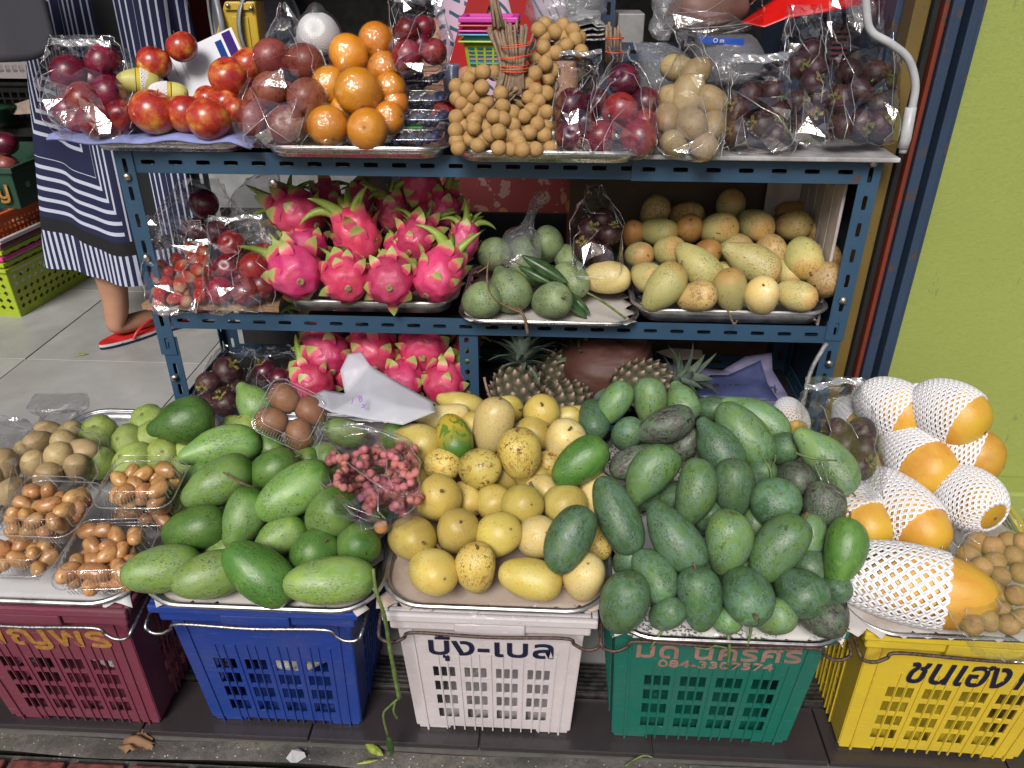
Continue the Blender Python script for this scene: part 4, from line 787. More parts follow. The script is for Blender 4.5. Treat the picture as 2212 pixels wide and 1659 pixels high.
DL = [(693, 712, 110, 80, 120, -.4, 'red dragon fruit at the back left of the bottom tier'), (704, 765, 104, 92, 110, .7, 'dragon fruit with open scales left on the bottom tier'), (805, 752, 108, 94, 95, .5, 'orange pink dragon fruit behind the white plastic bag'), (915, 745, 104, 98, 85, .5, 'dragon fruit near the middle post on the bottom tier'), (672, 826, 92, 84, 120, .8, 'dragon fruit at the front left of the bottom tier'),
      (872, 822, 84, 80, 60, .6, 'dragon fruit just right of the white plastic bag tip'), (962, 826, 92, 84, 70, .7, 'dragon fruit at the front by the middle post'), (752, 800, 80, 70, 90, -.6, 'dragon fruit hidden behind the white bag peak'), (860, 715, 70, 60, 90, -.8, 'dark dragon fruit under the middle beam'), (1010, 745, 60, 50, 70, -1.0, 'dark dragon fruit behind the middle post')]
for i, d in enumerate(DL): dragon(*d[:6], SDL, d[6], flip=True, seed=i+31)

# ================================================================ pineapples
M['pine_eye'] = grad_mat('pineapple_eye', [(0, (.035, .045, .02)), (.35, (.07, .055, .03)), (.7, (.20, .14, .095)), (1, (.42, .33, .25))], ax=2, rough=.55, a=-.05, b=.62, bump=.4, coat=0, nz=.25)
M['pine_body'] = simple('pineapple_body', (.03, .035, .018), .6); M['pine_leaf'] = grad_mat('pineapple_leaf', [(0, (.10, .13, .10)), (.5, (.13, .17, .14)), (1, (.10, .15, .06))], rough=.45, bump=.3)
def eye_shape():
    vs = [Vector((0, 0, .62))]; n = 6
    for k in range(n): q = 2*math.pi*k/n; vs.append(Vector((.42*math.cos(q), .42*math.sin(q), .30)))
    for k in range(n): q = 2*math.pi*k/n; vs.append(Vector((.96*math.cos(q), .96*math.sin(q), .0)))
    vs.append(Vector((.42, 0, .95)))
    fs = [(0, 1+k, 1+(k+1) % n) for k in range(1, n-1)]+[(13, 1, 2), (13, 6, 1), (0, 13, 2), (0, 6, 13)]+[(1+k, 7+k, 7+(k+1) % n, 1+(k+1) % n) for k in range(n)]
    return MB().add(vs, fs)
def pineapple(lab, P, ax, hl, hw, crown=True, seed=0, nleaf=34, cl=1.25):
    rr = random.Random(seed); B = basis(ax.normalized(), 0); o = thing('pineapple', lab, 'pineapple', group='pineapples on the bottom tier', M=Matrix.Translation(P)@B.to_4x4())
    link('body', umesh('pineapple_body', lambda: mango_shape(0, 0, 0, 0), M['pine_body']), o, M=Matrix.Diagonal((hl, hw, hw, 1)))
    N = 96; sc = math.sqrt(4*math.pi*hl*hw/N)*.60
    for i in range(N):
        x = -.96+1.92*(i+.5)/N; th = i*2.39996; r = math.sqrt(1-x*x)**.8; p = Vector((x*hl, r*hw*math.cos(th), r*hw*math.sin(th))); n = Vector((x*hw/hl*.8, r*math.cos(th), r*math.sin(th))).normalized(); t = (Vector((1, 0, 0))-n*n.x).normalized(); b = n.cross(t)
        wp = B@n
        if wp.dot(-FW) < -.35: continue
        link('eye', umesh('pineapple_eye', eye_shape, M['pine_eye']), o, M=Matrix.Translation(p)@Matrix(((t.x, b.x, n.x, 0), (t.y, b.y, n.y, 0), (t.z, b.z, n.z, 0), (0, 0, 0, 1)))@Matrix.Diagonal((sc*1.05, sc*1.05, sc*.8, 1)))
    if crown:
        for i in range(nleaf):
            f_ = i/nleaf; a = 1.25-1.15*f_; th = i*2.39996; d = Vector((math.cos(a), math.sin(a)*math.cos(th), math.sin(a)*math.sin(th))); n = Vector((math.sin(a), -math.cos(a)*math.cos(th), -math.cos(a)*math.sin(th))); n = -n; b = n.cross(d)
            ln = hw*cl*(.75+.5*f_)*rr.uniform(.85, 1.1); p = Vector((hl*(.93+.25*f_), 0, 0))
            j = i % 3; link('leaf', umesh(f'pineapple_leaf|{j}', lambda: bract_shape((.5, .8, .25)[j], (.24, .22, .20)[j], 9, 2, .12), M['pine_leaf']), o, M=Matrix.Translation(p)@Matrix(((d.x, b.x, n.x, 0), (d.y, b.y, n.y, 0), (d.z, b.z, n.z, 0), (0, 0, 0, 1)))@Matrix.Scale(ln, 4))
def at_s(u, v, surf, k=0): return CAM+ray(u, v)*(heap_depth(u, v, surf)-k*.034)
SP = slope(.0, .385, .25, .45)
P = at_s(1120, 852, SP); pineapple('pineapple with spreading dark crown just right of the middle post', P, Vector((.04, .30, .75)), .060, .058, seed=1, cl=1.5)
P = at_s(1192, 808, SP, -1); pineapple('pineapple lying behind with its crown to the upper right', P, Vector((.62, .12, .45)), .055, .046, seed=2, cl=1.7)
P = at_s(1222, 884, slope(-.1, .41, .2, .45), 0); pineapple('pineapple whose round end shows between yellow and green mangoes', P, Vector((.3, .9, -.1)), .07, .050, crown=False, seed=3)
P = at_s(1385, 832, slope(-.1, .42, .2, .45), .2); pineapple('pineapple lying sideways behind the green pile, crown to the right', P, Vector((1, .12, .18)), .062, .048, seed=4, cl=1.5)
for (u0, v0, u1, v1, w) in ((1330, 872, 1395, 800, .22), (1280, 870, 1310, 835, .3), (1300, 870, 1318, 832, .3)):
    a, b = at_y(u0, v0, -.02), at_y(u1, v1, -.02); d = (b-a); ln = d.length; d.normalize(); n = (-FW - d*(-FW).dot(d)).normalized(); bb = n.cross(d)
    link('pineapple_leaf', umesh(f'loose_leaf|{w}', lambda: bract_shape(.15, w, 9, 2, .12), M['pine_leaf']), None, M=Matrix.Translation(a)@Matrix(((d.x, bb.x, n.x, 0), (d.y, bb.y, n.y, 0), (d.z, bb.z, n.z, 0), (0, 0, 0, 1)))@Matrix.Scale(ln, 4), label={1395: 'long pale pineapple leaf poking up behind the blue green mangoes', 1310: 'short curled leaf left of the long pale leaf', 1318: 'short dark leaf just left of the long pale leaf'}[u1], cat='leaf')

# ================================================================ papayas in foam nets
def net_shape(x0, x1, shape, nth=22, nx=15, hole=.62, off=.045, fray=True, bulge=0):
    """foam net sleeve: diamonds with holes over a surface of revolution around x"""
    mb = MB()
    def pt(a, x):
        xx = min(max(x, -.995), .995) if abs(x) < 1 else x
        r = (max(0, 1-xx*xx)**.42)*(1+.10*xx)+off
        if x < -.9: r = max(r, .30)
        return Vector((x, r*math.cos(a), r*math.sin(a)))
    da = 2*math.pi/nth; dx = (x1-x0)/nx
    for j in range(nx*2-1):
        for i in range(nth):
            ca = (i+(.5 if j % 2 else 0))*da; cx = x0+(j+1)*dx/2; Q = [(ca, cx-dx/2), (ca+da/2, cx), (ca, cx+dx/2), (ca-da/2, cx)]
            o = [pt(*q) for q in Q]; inn = [pt(ca+(q[0]-ca)*hole, cx+(q[1]-cx)*hole) for q in Q]
            if fray and j == nx*2-2: mb.add([o[0], o[1], inn[1], inn[0], o[3], inn[3]], [(0, 1, 2, 3), (4, 0, 3, 5)])
            else: mb.add(o+inn, [(0, 1, 5, 4), (1, 2, 6, 5), (2, 3, 7, 6), (3, 0, 4, 7)])
    return mb
M['foam'] = simple('white_foam_net', (.80, .79, .82), .55, 0, .05, 40, .1)
PAP = MANGO[0]
def papaya(lab, P, ax, hl, hw, x0=-1.12, x1=.5, spin=0, nth=18, nx=13, hole=.56):
    B = basis(ax.normalized(), spin); o = thing('netted_papaya', lab, 'papaya', group='papayas in white foam nets', M=Matrix.Translation(P)@B.to_4x4())
    link('papaya', umesh('papaya_body', lambda: mango_shape(0, .12, 0, 0, 32, 20, .025, 5), SK['papaya']), o, M=Matrix.Diagonal((hl, hw, hw, 1)))
    link('blossom_scar', umesh('papaya_scar', lambda: MB().lathe([(0, .02), (.06, .03), (.09, -.01)], 5), M['stem']), o, M=Matrix.Translation((hl*.985, 0, 0))@Matrix.Rotation(math.pi/2, 4, 'Y')@Matrix.Scale(hw, 4))
    key = f'foam_net|{x0}|{x1}|{nth}|{nx}|{hole}'
    n = link('foam_net', umesh(key, lambda: net_shape(x0, x1, None, nth, nx, hole), M['foam']), o, M=Matrix.Diagonal((hl, hw, hw, 1)), solid=.085)
def pap2(lab, ue, ve, ub, vb, ze, zb, hw, **k):
    """from the visible blossom end (ue, ve) at height ze to the back end (ub, vb) at height zb"""
    a, b = at_z(ue, ve, ze), at_z(ub, vb, zb); b = b+(b-a)*.30; d = a-b; papaya(lab, (a+b)/2, d, d.length/2, hw*.90, **k)
pap2('large papaya in its net lying across the front of the yellow crate', 2158, 1305, 1850, 1235, .385, .375, .062, x1=.50, spin=.3, nth=20, nx=12)
pap2('papaya at the back right of the stack, tip showing orange', 2128, 935, 2010, 868, .53, .54, .056, x1=.55, spin=.2, nth=20)
pap2('papaya at the back left of the stack, pale yellow tip', 1998, 925, 1890, 862, .50, .51, .056, x1=.62, spin=.5, nth=20)
pap2('bare orange papaya tip below the back right one', 2168, 1010, 2040, 960, .47, .48, .052, x1=.35, spin=.2)
pap2('papaya with green creased tip in the middle of the stack', 2045, 1050, 1950, 960, .455, .46, .054, x1=.35, spin=.1)
pap2('papaya wholly covered by its net at the right of the stack', 2150, 1120, 2060, 1050, .44, .44, .052, x0=-1.1, x1=1.0, spin=.1, nx=16)
pap2('papaya with long net and orange end in the lower middle', 2035, 1185, 1905, 1060, .405, .415, .053, x1=.62, spin=.4, nx=14)
pap2('papaya at the lower left of the stack beside the green mangoes', 1905, 1175, 1810, 1065, .395, .40, .050, x1=.5, spin=.2)
pap2('papaya with yellow side showing behind the misty mangosteen bag', 1920, 965, 1840, 895, .44, .45, .052, x1=.0, spin=.1)
pap2('papaya low behind the misty mangosteen bag', 1935, 1045, 1850, 965, .40, .41, .050, x1=.0, spin=.1)
pap2('papaya barely seen left of the misty mangosteen bag', 1722, 935, 1700, 885, .42, .42, .034, x0=-1.1, x1=.9, spin=.1)

# ================================================================ top tier: loose round fruit
ST = slope(-.02, .925, .125, 1.085)
def ball(name, key, shape, sk, P, r, ax=(0, 0, 1), spin=0, lab=None, cat=None, group=None, parent=None, h=1.0):
    B = basis(Vector(ax).normalized(), spin)@Matrix.Rotation(math.pi/2, 3, 'Y')
    return link(name, umesh(key, shape, SK[sk] if isinstance(sk, str) else sk), parent, M=mat4(P, B, r, r, r*h), label=lab, cat=cat, group=group)
apple_mb = lambda: ball_shape(.92, .22, .02, 2, botdim=.12)
def sticker(o, dirw, txt=None, r=.22):
    """small round label on the unit ball o, facing dirw"""
    loc = o.matrix_local.to_3x3().inverted()@Vector(dirw); n = loc.normalized(); u = n.orthogonal().normalized(); w = n.cross(u); mb = MB(); k = 14
    for a, rr_, mi in (((1.012, r, 0), (1.016, r*.72, 1)) if txt != 'blue' else ((1.012, r*.6, 1), (1.016, r*.28, 0))):
        pts = [((n*math.cos(rr_)+(u*math.cos(2*math.pi*i/k)+w*math.sin(2*math.pi*i/k))*math.sin(rr_)))*a*(.955 if abs(n.z) < .5 else .955) for i in range(k)]
        mb.add([n*a*.965]+pts, [(0, 1+i, 1+(i+1) % k) for i in range(k)], mi)
    link('sticker', mb.mesh('sticker', [M['paper_white'], M['navy_ink'] if txt == 'blue' else simple('sticker_print', (.62, .62, .66), .4)], True), o)
AP = [(332, 242, 49, 'large orange red apple with white sticker at the front of the lilac cloth', 1, (-.1, -.9, .3)), (403, 246, 43, 'deep red apple between the two stickered front apples', 0, 0), (452, 257, 47, 'red and yellow apple with sticker at the front right of the cloth', 1, (-.3, -.9, -.1)), (493, 165, 41, 'shiny dark red apple resting against the payment sign', 0, 0), (393, 101, 33, 'orange yellow apple peeking above the payment sign', 0, 0),
      (333, 135, 35, 'red apple with sticker behind the left end of the payment sign', 1, (-.5, -.85, .3)), (448, 212, 27, 'small orange red apple below the payment sign', 0, 0), (487, 220, 31, 'red streaked apple with sticker tucked behind the front right one', 1, (-.2, -.95, .2)), (512, 238, 30, 'red apple touching the bag of dusky pink fruit', 0, 0), (536, 140, 36, 'yellow streaked apple behind the bag of dusky pink fruit', 0, 0)]
for i, (u, v, r, lab, stk, sdv) in enumerate(AP):
    P = at_s(u, v, ST, .5 if i in (0, 2, 3) else 0); o = ball('apple', 'apple', apple_mb, 'apple', P, r*m_px(P)*1.03, (R(-.5, .5), R(-.6, .3), 1), R(0, 6), lab, 'apple', 'apples on the lilac cloth')
    link('stem', umesh('apple_stem', lambda: MB().tube([(0, 0, .60), (.02, 0, .82), (.06, 0, 1.0)], [.02, .018, .028], 5), M['stem']), o)
    if stk: sticker(o, sdv)
for (u, v, L, Wd, lab) in ((300, 176, 84, 50, 'pale green pear with printed yellow band beside the plum bag'), (365, 200, 74, 40, 'yellow pear with printed band below the payment sign')):
    P, ax, hl, hw = place(u, v, L, Wd, -5, ST, 0); o = link('pear', umesh('pear', lambda: mango_shape(0, .2), SK['pear']), None, M=mat4(P, basis(ax), hl, hw, hw), label=lab, cat='pear', group='pears beside the apples')
    mb = MB(); mb.grid(lambda s, t: Vector((-.12+.22*t, 1.03*math.cos(s*6.283), 1.03*math.sin(s*6.283))), 24, 1, wrap=True); link('printed_band', mb.mesh('printed_band', [simple('yellow_band', (.62, .48, .04), .4)], True), o)
    for q in (-.14, .11): link('band_edge', MB().grid(lambda s, t, q=q: Vector((q+.03*t, 1.035*math.cos(s*6.283), 1.035*math.sin(s*6.283))), 24, 1, wrap=True).mesh('band_edge', [M['black']], True), o)
    link('foam_net', umesh('pear_net', lambda: net_shape(-1.05, .0 if u < 330 else .6, None, 22, 8, .5, .06), M['foam']), o, M=Matrix.Rotation(math.pi if u < 330 else 0, 4, 'Z'), solid=.05)
# wrapped oranges
def crumple(seed, n=9, m=9):
    r = random.Random(seed); A = [(Vector((r.gauss(0, 1), r.gauss(0, 1), r.gauss(0, 1))).normalized(), r.uniform(-.3, .3)) for _ in range(n)]; B = [(Vector((r.gauss(0, 1), r.gauss(0, 1), r.gauss(0, 1))).normalized(), r.uniform(-.3, .3)) for _ in range(m)]
    return lambda p: max(a.dot(p)+c for a, c in A)-max(b.dot(p)+c for b, c in B)
def wrap_shape(seed):
    c1, c2 = crumple(seed, 14, 14), crumple(seed+50, 22, 22)
    def f(s, t):
        th = s*2*math.pi; q = .02+t*3.12; n = Vector((math.sin(q)*math.cos(th), math.sin(q)*math.sin(th), -math.cos(q))); r = 1.045+.05*abs(c1(n))+.035*abs(c2(n*1.6))+.30*max(0, (n.z-.88)/.12)**2
        return n*r
    return MB().grid(f, 22, 15, wrap=True)
orange_mb = lambda: ball_shape(.96, .05, .02, 3, botdim=.05)
OR = [(753, 118, 43, 'wrapped orange below and left of the topmost one', .4), (813, 88, 39, 'topmost wrapped orange of the pile', 0), (712, 184, 40, 'dark orange with small sticker at the left of the pile', -.2), (773, 197, 50, 'largest wrapped orange in the middle of the pile', 1.0), (830, 148, 37, 'wrapped orange under the topmost one, beside the plum bag', 0), (843, 190, 34, 'wrapped orange touching the top blueberry box', 0), (709, 273, 45, 'wrapped orange at the front left of the pile', .5), (794, 280, 45, 'reddish wrapped orange at the front middle', .6), (840, 255, 35, 'wrapped orange behind the front ones beside the berry boxes', 0), (852, 222, 31, 'wrapped orange half hidden behind the stacked berry boxes', -.4), (745, 240, 34, 'orange hidden between the three front ones', -.7)]
for i, (u, v, r, lab, k) in enumerate(OR):
    P = at_s(u, v, ST, k); rr_ = r*m_px(P)*1.0; t = thing('wrapped_orange', lab, 'orange', P, 'wrapped oranges on the steel tray')
    o = ball('orange', 'orange', orange_mb, 'orange', Vector((0, 0, 0)), rr_, (R(-.6, .6), R(-1.2, -.1), R(-.8, .4)), R(0, 6), parent=t)
    link('navel', umesh('navel', lambda: MB().lathe([(0, .03), (.03, .04), (.06, .0), (.10, .02), (.13, -.02)], 8), M['stem']), o, loc=(0, 0, .90))
    if i == 2: sticker(o, (.1, -.9, .5), 'blue', .16)
    link('plastic_wrap', umesh(f'orange_wrap|{i % 4}', lambda: wrap_shape(i % 4), M['wrap'], False), t, M=basis(Vector((R(-.5, .5), R(-.5, .5), 1)).normalized()@Matrix.Identity(3) if False else Vector((1, R(-.4, .4), R(-.4, .4))).normalized()).to_4x4()@Matrix.Rotation(R(0, 6), 4, 'X')@Matrix.Scale(rr_, 4))
P = at_s(688, 76, ST, -.5); r_ = 46*m_px(P); t = thing('netted_pear', 'pale pear wrapped in white foam net and clear film above the oranges', 'pear', P)
ball('pear', 'pear_round', lambda: ball_shape(.95), 'pear', Vector((0, 0, 0)), r_*.92, parent=t)
link('foam_net', umesh('round_net', lambda: net_shape(-.98, .9, None, 26, 14, .42, .05), M['foam']), t, M=Matrix.Rotation(math.pi/2, 4, 'Y')@Matrix.Scale(r_*.95, 4), solid=.05)
link('plastic_wrap', umesh('orange_wrap|9', lambda: wrap_shape(9), M['cello']), t, M=Matrix.Scale(r_*1.05, 4))

# ================================================================ longan bunch
LZ = [(340,570),(225,620),(130,685),(215,715),(330,690),(265,760),(130,780),(170,820),(215,865),(320,875),(370,810),(130,930),(125,1030),(130,1110),(145,1170),(265,1010),(270,950),(230,1100),(300,1150),(350,1110),(390,1070),(480,740),(495,840),(425,920),(570,890),(500,940),(580,990),(665,920),(720,870),(690,665),(605,610),(755,710),(840,740),(700,770),(780,800),(745,585),(850,625),(755,465),(830,505),(815,375),(820,300),(780,240),(830,195),(910,255),(970,205),(1050,240),(1000,360),(915,420),(980,290),(1070,310),(1080,360),(1115,410),(850,440),(890,560),(840,885),(840,1000),(770,980),(705,1050),(530,1080),(460,1040),(600,1085),(625,1125),(825,1070),(465,1170),(560,1180),(650,1185),(755,1180),(870,1175),(430,575),(605,820),(750,1100),(370,1000),(260,590),(180,950),(420,1110),(690,1130),(550,950),(640,1020),(780,900),(690,980),(870,820),(880,680),(190,1000),(400,860),(90+60,740),(600,700),(960,340),(1095,300)]
lb = thing('longan_bunch', 'big bunch of tan longans with stalks tied by orange rubber bands', 'longan bunch', at_y(1050, 320, .0))
lb0 = lb.location.copy(); CEN = Vector((1040, 230, 0))
def lsurf(x, y): return ST(x, y)
longP = []
for i, (a, b) in enumerate(LZ):
    u, v = 950.5+a*.2734, b*.2734; bulge = 1.6*math.exp(-((u-1060)/110)**2)+rnd.uniform(-.5, .5)
    if i >= 68: bulge -= .8
    P = at_s(u, v, ST, bulge); longP.append(P)
    link('longan', umesh(f'longan|{i % 3}', lambda: ball_shape((.97, .93, 1.0)[i % 3], .03, .03, i % 3, 20, 12), SK['longan']), lb, M=Matrix.Translation(P-lb0)@basis(Vector((R(-1, 1), R(-1, 1), R(-1, 1))).normalized()).to_4x4()@Matrix.Scale(17.4*m_px(P)*R(.93, 1.04), 4))
tie = [at_y(1102, 170, .0), at_y(1128, 160, .02)]
def twig(a, b, r0, r1, sag=.0, seed=0, n=5, mat='twig', parent=None, base=None):
    rr = random.Random(seed); pts = [a+(b-a)*(i/n)+Vector((rr.uniform(-1, 1), rr.uniform(-1, 1), rr.uniform(-1, 1)))*.003*(0 < i < n)+Vector((0, 0, -sag*math.sin(math.pi*i/n))) for i in range(n+1)]
    if base is not None: pts = [p-base for p in pts]
    return part('twig', MB().tube(pts, [r0+(r1-r0)*i/n for i in range(n+1)], 6), M[mat], parent, smooth=True)
for i in range(26):
    s = (i % 13)/12; back = (i//13)*.012; top = at_y(1050+s*88+R(-6, 6)+(10 if i//13 else 0), 52+R(-14, 16)+ (14 if s > .6 else 0), .03+back); mid = at_y(1082+s*48, 145+R(-5, 5), .005+back); bot = at_y(1068+s*62, 190+R(0, 20), .0+back)
    pts = [top, mid+Vector((R(-.001, .001), 0, 0)), bot]; part('twig', MB().tube([p-lb0 for p in smooth_path(pts, 4)], R(.0020, .0036), 6), M['twig'], lb, smooth=True)
for i in range(9):
    a = at_y(1075+R(-10, 14), 60+R(-5, 10), .02+R(0, .02)); b = at_y(1060+R(-14, 10), -40, .05); part('twig', MB().tube([p-lb0 for p in (a, (a+b)/2+Vector((0, 0, .004)), b)], R(.002, .0035), 6), M['twig'], lb, smooth=True)
for i in range(34):
    a = at_y(1075+R(0, 50), 190+R(0, 15), .002); b = longP[rnd.randrange(len(longP))]
    if (b-a).length < .22: twig(a, b+Vector((0, .012, 0)), .0022, .0010, -.005, i, parent=lb, base=lb0)
for (u0, u1, v, tl) in ((1082, 1146, 98, -8), (1084, 1146, 124, -8), (1080, 1138, 142, -2), (1079, 1140, 149, -3), (1082, 1146, 103, -8), (1081, 1145, 127, -10), (1080, 1138, 152, 2)):
    a, b = at_y(u0, v, .012), at_y(u1, v+tl*.8, .012); c = (a+b)/2; hx = (b.x-a.x)/2
    part('rubber_band', MB().tube([c-lb0+Vector((hx*math.cos(q), .019*math.sin(q), (b.z-a.z)/2*math.cos(q))) for q in [2*math.pi*k/20 for k in range(20)]], .0011, 5, closed=True), M['rubber'], lb, smooth=True)
sb = thing('stalk_bundle', 'short bundle of cut stalks tied with red bands behind the plum bags', 'stalks', at_y(1325, 110, .17)); b0 = sb.location.copy()
for i in range(9):
    u = 1310+i*4; part('twig', MB().tube([at_y(u+R(-3, 3), 62+R(-15, 15), .17+R(0, .02))-b0, at_y(u, 135, .17+R(0, .02))-b0], .0025, 6), M['twig'], sb, smooth=True)
for v in (80, 110):
    a, b = at_y(1308, v+4, .165), at_y(1347, v, .165); c = (a+b)/2; part('rubber_band', MB().tube([c-b0+Vector(((b.x-a.x)/2*math.cos(q), .02*math.sin(q), 0)) for q in [2*math.pi*k/16 for k in range(16)]], .0015, 5, closed=True), M['rubber'], sb, smooth=True)
# ================================================================ clear bags, boxes and what is in them
def interp_rows(rows, n):
    out = []
    for i in range(n+1):
        q = i/n*(len(rows)-1); k = min(int(q), len(rows)-2); f = q-k; p = [rows[max(0, k-1)], rows[k], rows[k+1], rows[min(len(rows)-1, k+2)]]
        out.append([.5*((2*p[1][c])+(p[2][c]-p[0][c])*f+(2*p[0][c]-5*p[1][c]+4*p[2][c]-p[3][c])*f*f+(3*p[1][c]-p[0][c]-3*p[2][c]+p[3][c])*f**3) if c < 3 else p[1][c]+(p[2][c]-p[1][c])*f for c in range(4)])
    return out
def bag(name, label, rows, surf, mat='cello', seed=1, amp=.010, cat='plastic bag', group=None, k=0.0, nfold=16, nu=72, nv=54, strip=None, wr=.0025, ncr=11, crw=.0008):
    """rows: (v, u left, u right, half thickness in metres) from the bottom up"""
    rr = interp_rows(rows, nv); c1, c2 = crumple(seed, nfold, nfold), crumple(seed+77, nfold*2, nfold*2); base = None; P = []
    for (v, ul, ur, th) in rr:
        th = th*(1+.65*min(1, max(0, (th-.012)/.02)))
        c = at_s((ul+ur)/2, v, surf, k); a = at_y(ul, v, c.y); b = at_y(ur, v, c.y); P.append((a, b, th))
    base = (P[0][0]+P[0][1])/2; h = max((P[-1][0]-P[0][0]).length, .05)
    def f(s, t):
        a, b, th = P[min(nv, round(t*nv))]; q = s*2*math.pi; cx, sy = math.cos(q), math.sin(q); c = (a+b)/2; hw = (b-a)/2
        x = math.copysign(abs(cx)**.8, cx); y = math.copysign(abs(sy)**.75, sy); p3 = Vector((x, y*.9+.3*math.sin(5*t), t*2.4-1.2)); am = amp*1.7*(.35+.65*min(1, th/.02)); d = am*(c1(p3*1.3)*.6+c2(p3*2.1)*.35)
        return c-base+hw*x+Vector((0, 1, 0))*(y*th)+Vector((x*.5, y, .15)).normalized()*d + Vector((0, wr*math.sin(40*s*6.28+9*t)*(th < .012), 0))
    CU, CV = (nu//4, nv//4); rj = random.Random(seed+3); V = []; F_ = []
    for jv in range(CV+1):
        for iu in range(CU):
            s_ = (iu+rj.uniform(-.3, .3))/CU; t_ = min(1, max(0, (jv+(rj.uniform(-.3, .3) if 0 < jv < CV else 0))/CV)); p = f(s_, t_)
            if 0 < jv < CV: p = p+Vector((rj.uniform(-1, 1)*.004, rj.uniform(-1, 1)*.0085, rj.uniform(-1, 1)*.004))
            V.append(p)
    for jv in range(CV):
        for iu in range(CU):
            a_, b_ = jv*CU+iu, jv*CU+(iu+1) % CU; c_, d_ = b_+CU, a_+CU
            if a_ % CU == CU-1: c_ = (jv+1)*CU
            F_ += [(a_, b_, c_), (a_, c_, d_)] if rj.random() < .5 else [(a_, b_, d_), (b_, c_, d_)]
    mb = MB().add(V, F_); o = link(name, mb.mesh(name, M[mat], mat != 'cello'), None, loc=base, label=label, cat=cat, group=group)
    if mat == 'cello':
        for side in (0, CU//2): link('seam', MB().tube([V[jv*CU+side] for jv in range(CV+1)], .0007, 4).mesh('seam', M['crease_glint'], True), o)
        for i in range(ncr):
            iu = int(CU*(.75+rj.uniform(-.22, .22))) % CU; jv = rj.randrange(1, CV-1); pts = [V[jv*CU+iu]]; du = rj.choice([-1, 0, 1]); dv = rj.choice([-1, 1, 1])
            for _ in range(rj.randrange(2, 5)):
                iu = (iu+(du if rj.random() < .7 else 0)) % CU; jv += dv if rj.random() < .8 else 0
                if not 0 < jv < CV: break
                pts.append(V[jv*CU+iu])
            if len(pts) > 1: link('crease_glint', MB().tube([p+Vector((0, -.0006, 0)) for p in pts], [.0007*(1-.5*abs(2*k/(len(pts)-1)-1)) for k in range(len(pts))], 4).mesh('crease_glint', M['crease_glint'], True), o)  # pale tubes along facet edges, creases drawn bright as painted highlight streaks
    if strip:
        for (u0, v0, u1, v1, hgt) in strip:
            c = at_s((u0+u1)/2, (v0+v1)/2, surf, k+.9); a, b = at_y(u0, v0, c.y), at_y(u1, v1, c.y); up = Vector((0, .35, 1)).normalized()*hgt*m_px(c); ra = random.Random(seed)
            ph = ra.uniform(0, 6); sm = MB().grid(lambda s, t: a+(b-a)*s+up*t+Vector((0, .004*math.sin(7*s+ph)+.003*math.sin(19*s+3*t), .0015*math.sin(9*s+ph)))-base, 30, 3)
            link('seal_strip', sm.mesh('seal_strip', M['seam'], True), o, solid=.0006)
    return o
def fill(items, surf, sk, name, noun, cat, group, where, rows, shape=None, k=0, squash=1.0, calyx=None, own={}, h=1.0, stick=None):
    labs = row_labels([(q[0], q[1], noun, own.get(i)) for i, q in enumerate(items)], where, rows); out = []
    for i, (q, lab) in enumerate(zip(items, labs)):
        u, v, r = q[:3]; kk = (q[3] if len(q) > 3 else 0)+k; s_ = q[4] if len(q) > 4 and q[4] else sk
        P = at_s(u, v, surf, kk); o = ball(name, f'{name}|{s_}', shape or (lambda: ball_shape(.96, .12, .03, 2)), s_, P, r*m_px(P)*1.03, (R(-1, 1), R(-1, .3), R(-.3, 1)), R(0, 6), lab, cat, group, h=h); out.append(o)
        if calyx: calyx(o, i)
        if stick and i in stick: sticker(o, stick[i], 'blue', .26)
    return out
GB = 'clear bags of fruit on the rack'
plum_mb = lambda: ball_shape(.95, .16, .03, 4)
def oval_shape():
    mb = mango_shape(.03, .06); mb.v = [(x*1.28, y*1.03, z*1.03) for x, y, z in mb.v]; return mb
# plum bag on the lilac cloth
fill([(153, 164, 42), (223, 134, 38), (182, 216, 39, .8, 'plum_red'), (238, 203, 38, .2), (148, 238, 33, -.4), (208, 262, 37, .5, 'plum_red'), (262, 250, 34), (205, 175, 30, -.8), (170, 262, 26, -.6)], ST, 'plum', 'plum', 'dark red plum', 'plum', 'plums in clear bags', 'bag on lilac cloth', 3, plum_mb)
bag('plum_bag', 'clear bag of dark plums standing on the lilac cloth, top folded flat', [(292, 150, 275, .03), (270, 128, 288, .045), (215, 112, 284, .050), (150, 103, 266, .045), (110, 106, 256, .025), (90, 108, 250, .008), (76, 108, 236, .003)], ST, seed=3, group=GB, k=.3, strip=[(108, 98, 236, 102, 14)])
# passion fruit bag
fill([(589, 128, 43), (658, 134, 39), (584, 197, 40, .5), (620, 208, 30, -.6), (663, 212, 43, .4), (548, 257, 37), (619, 271, 42, .5), (560, 215, 30, -.7)], ST, 'passion', 'passion_fruit', 'dusky pink fruit', 'fruit', 'dusky pink fruit in a clear bag', 'tall peaked bag', 3, plum_mb)
bag('fruit_bag', 'clear peaked bag of dusky pink fruit left of the oranges', [(308, 545, 655, .03), (285, 512, 672, .045), (220, 520, 702, .052), (150, 545, 702, .045), (110, 548, 690, .03), (75, 570, 655, .012), (35, 595, 632, .006), (5, 604, 616, .003)], ST, seed=8, group=GB, k=.3, nfold=20)
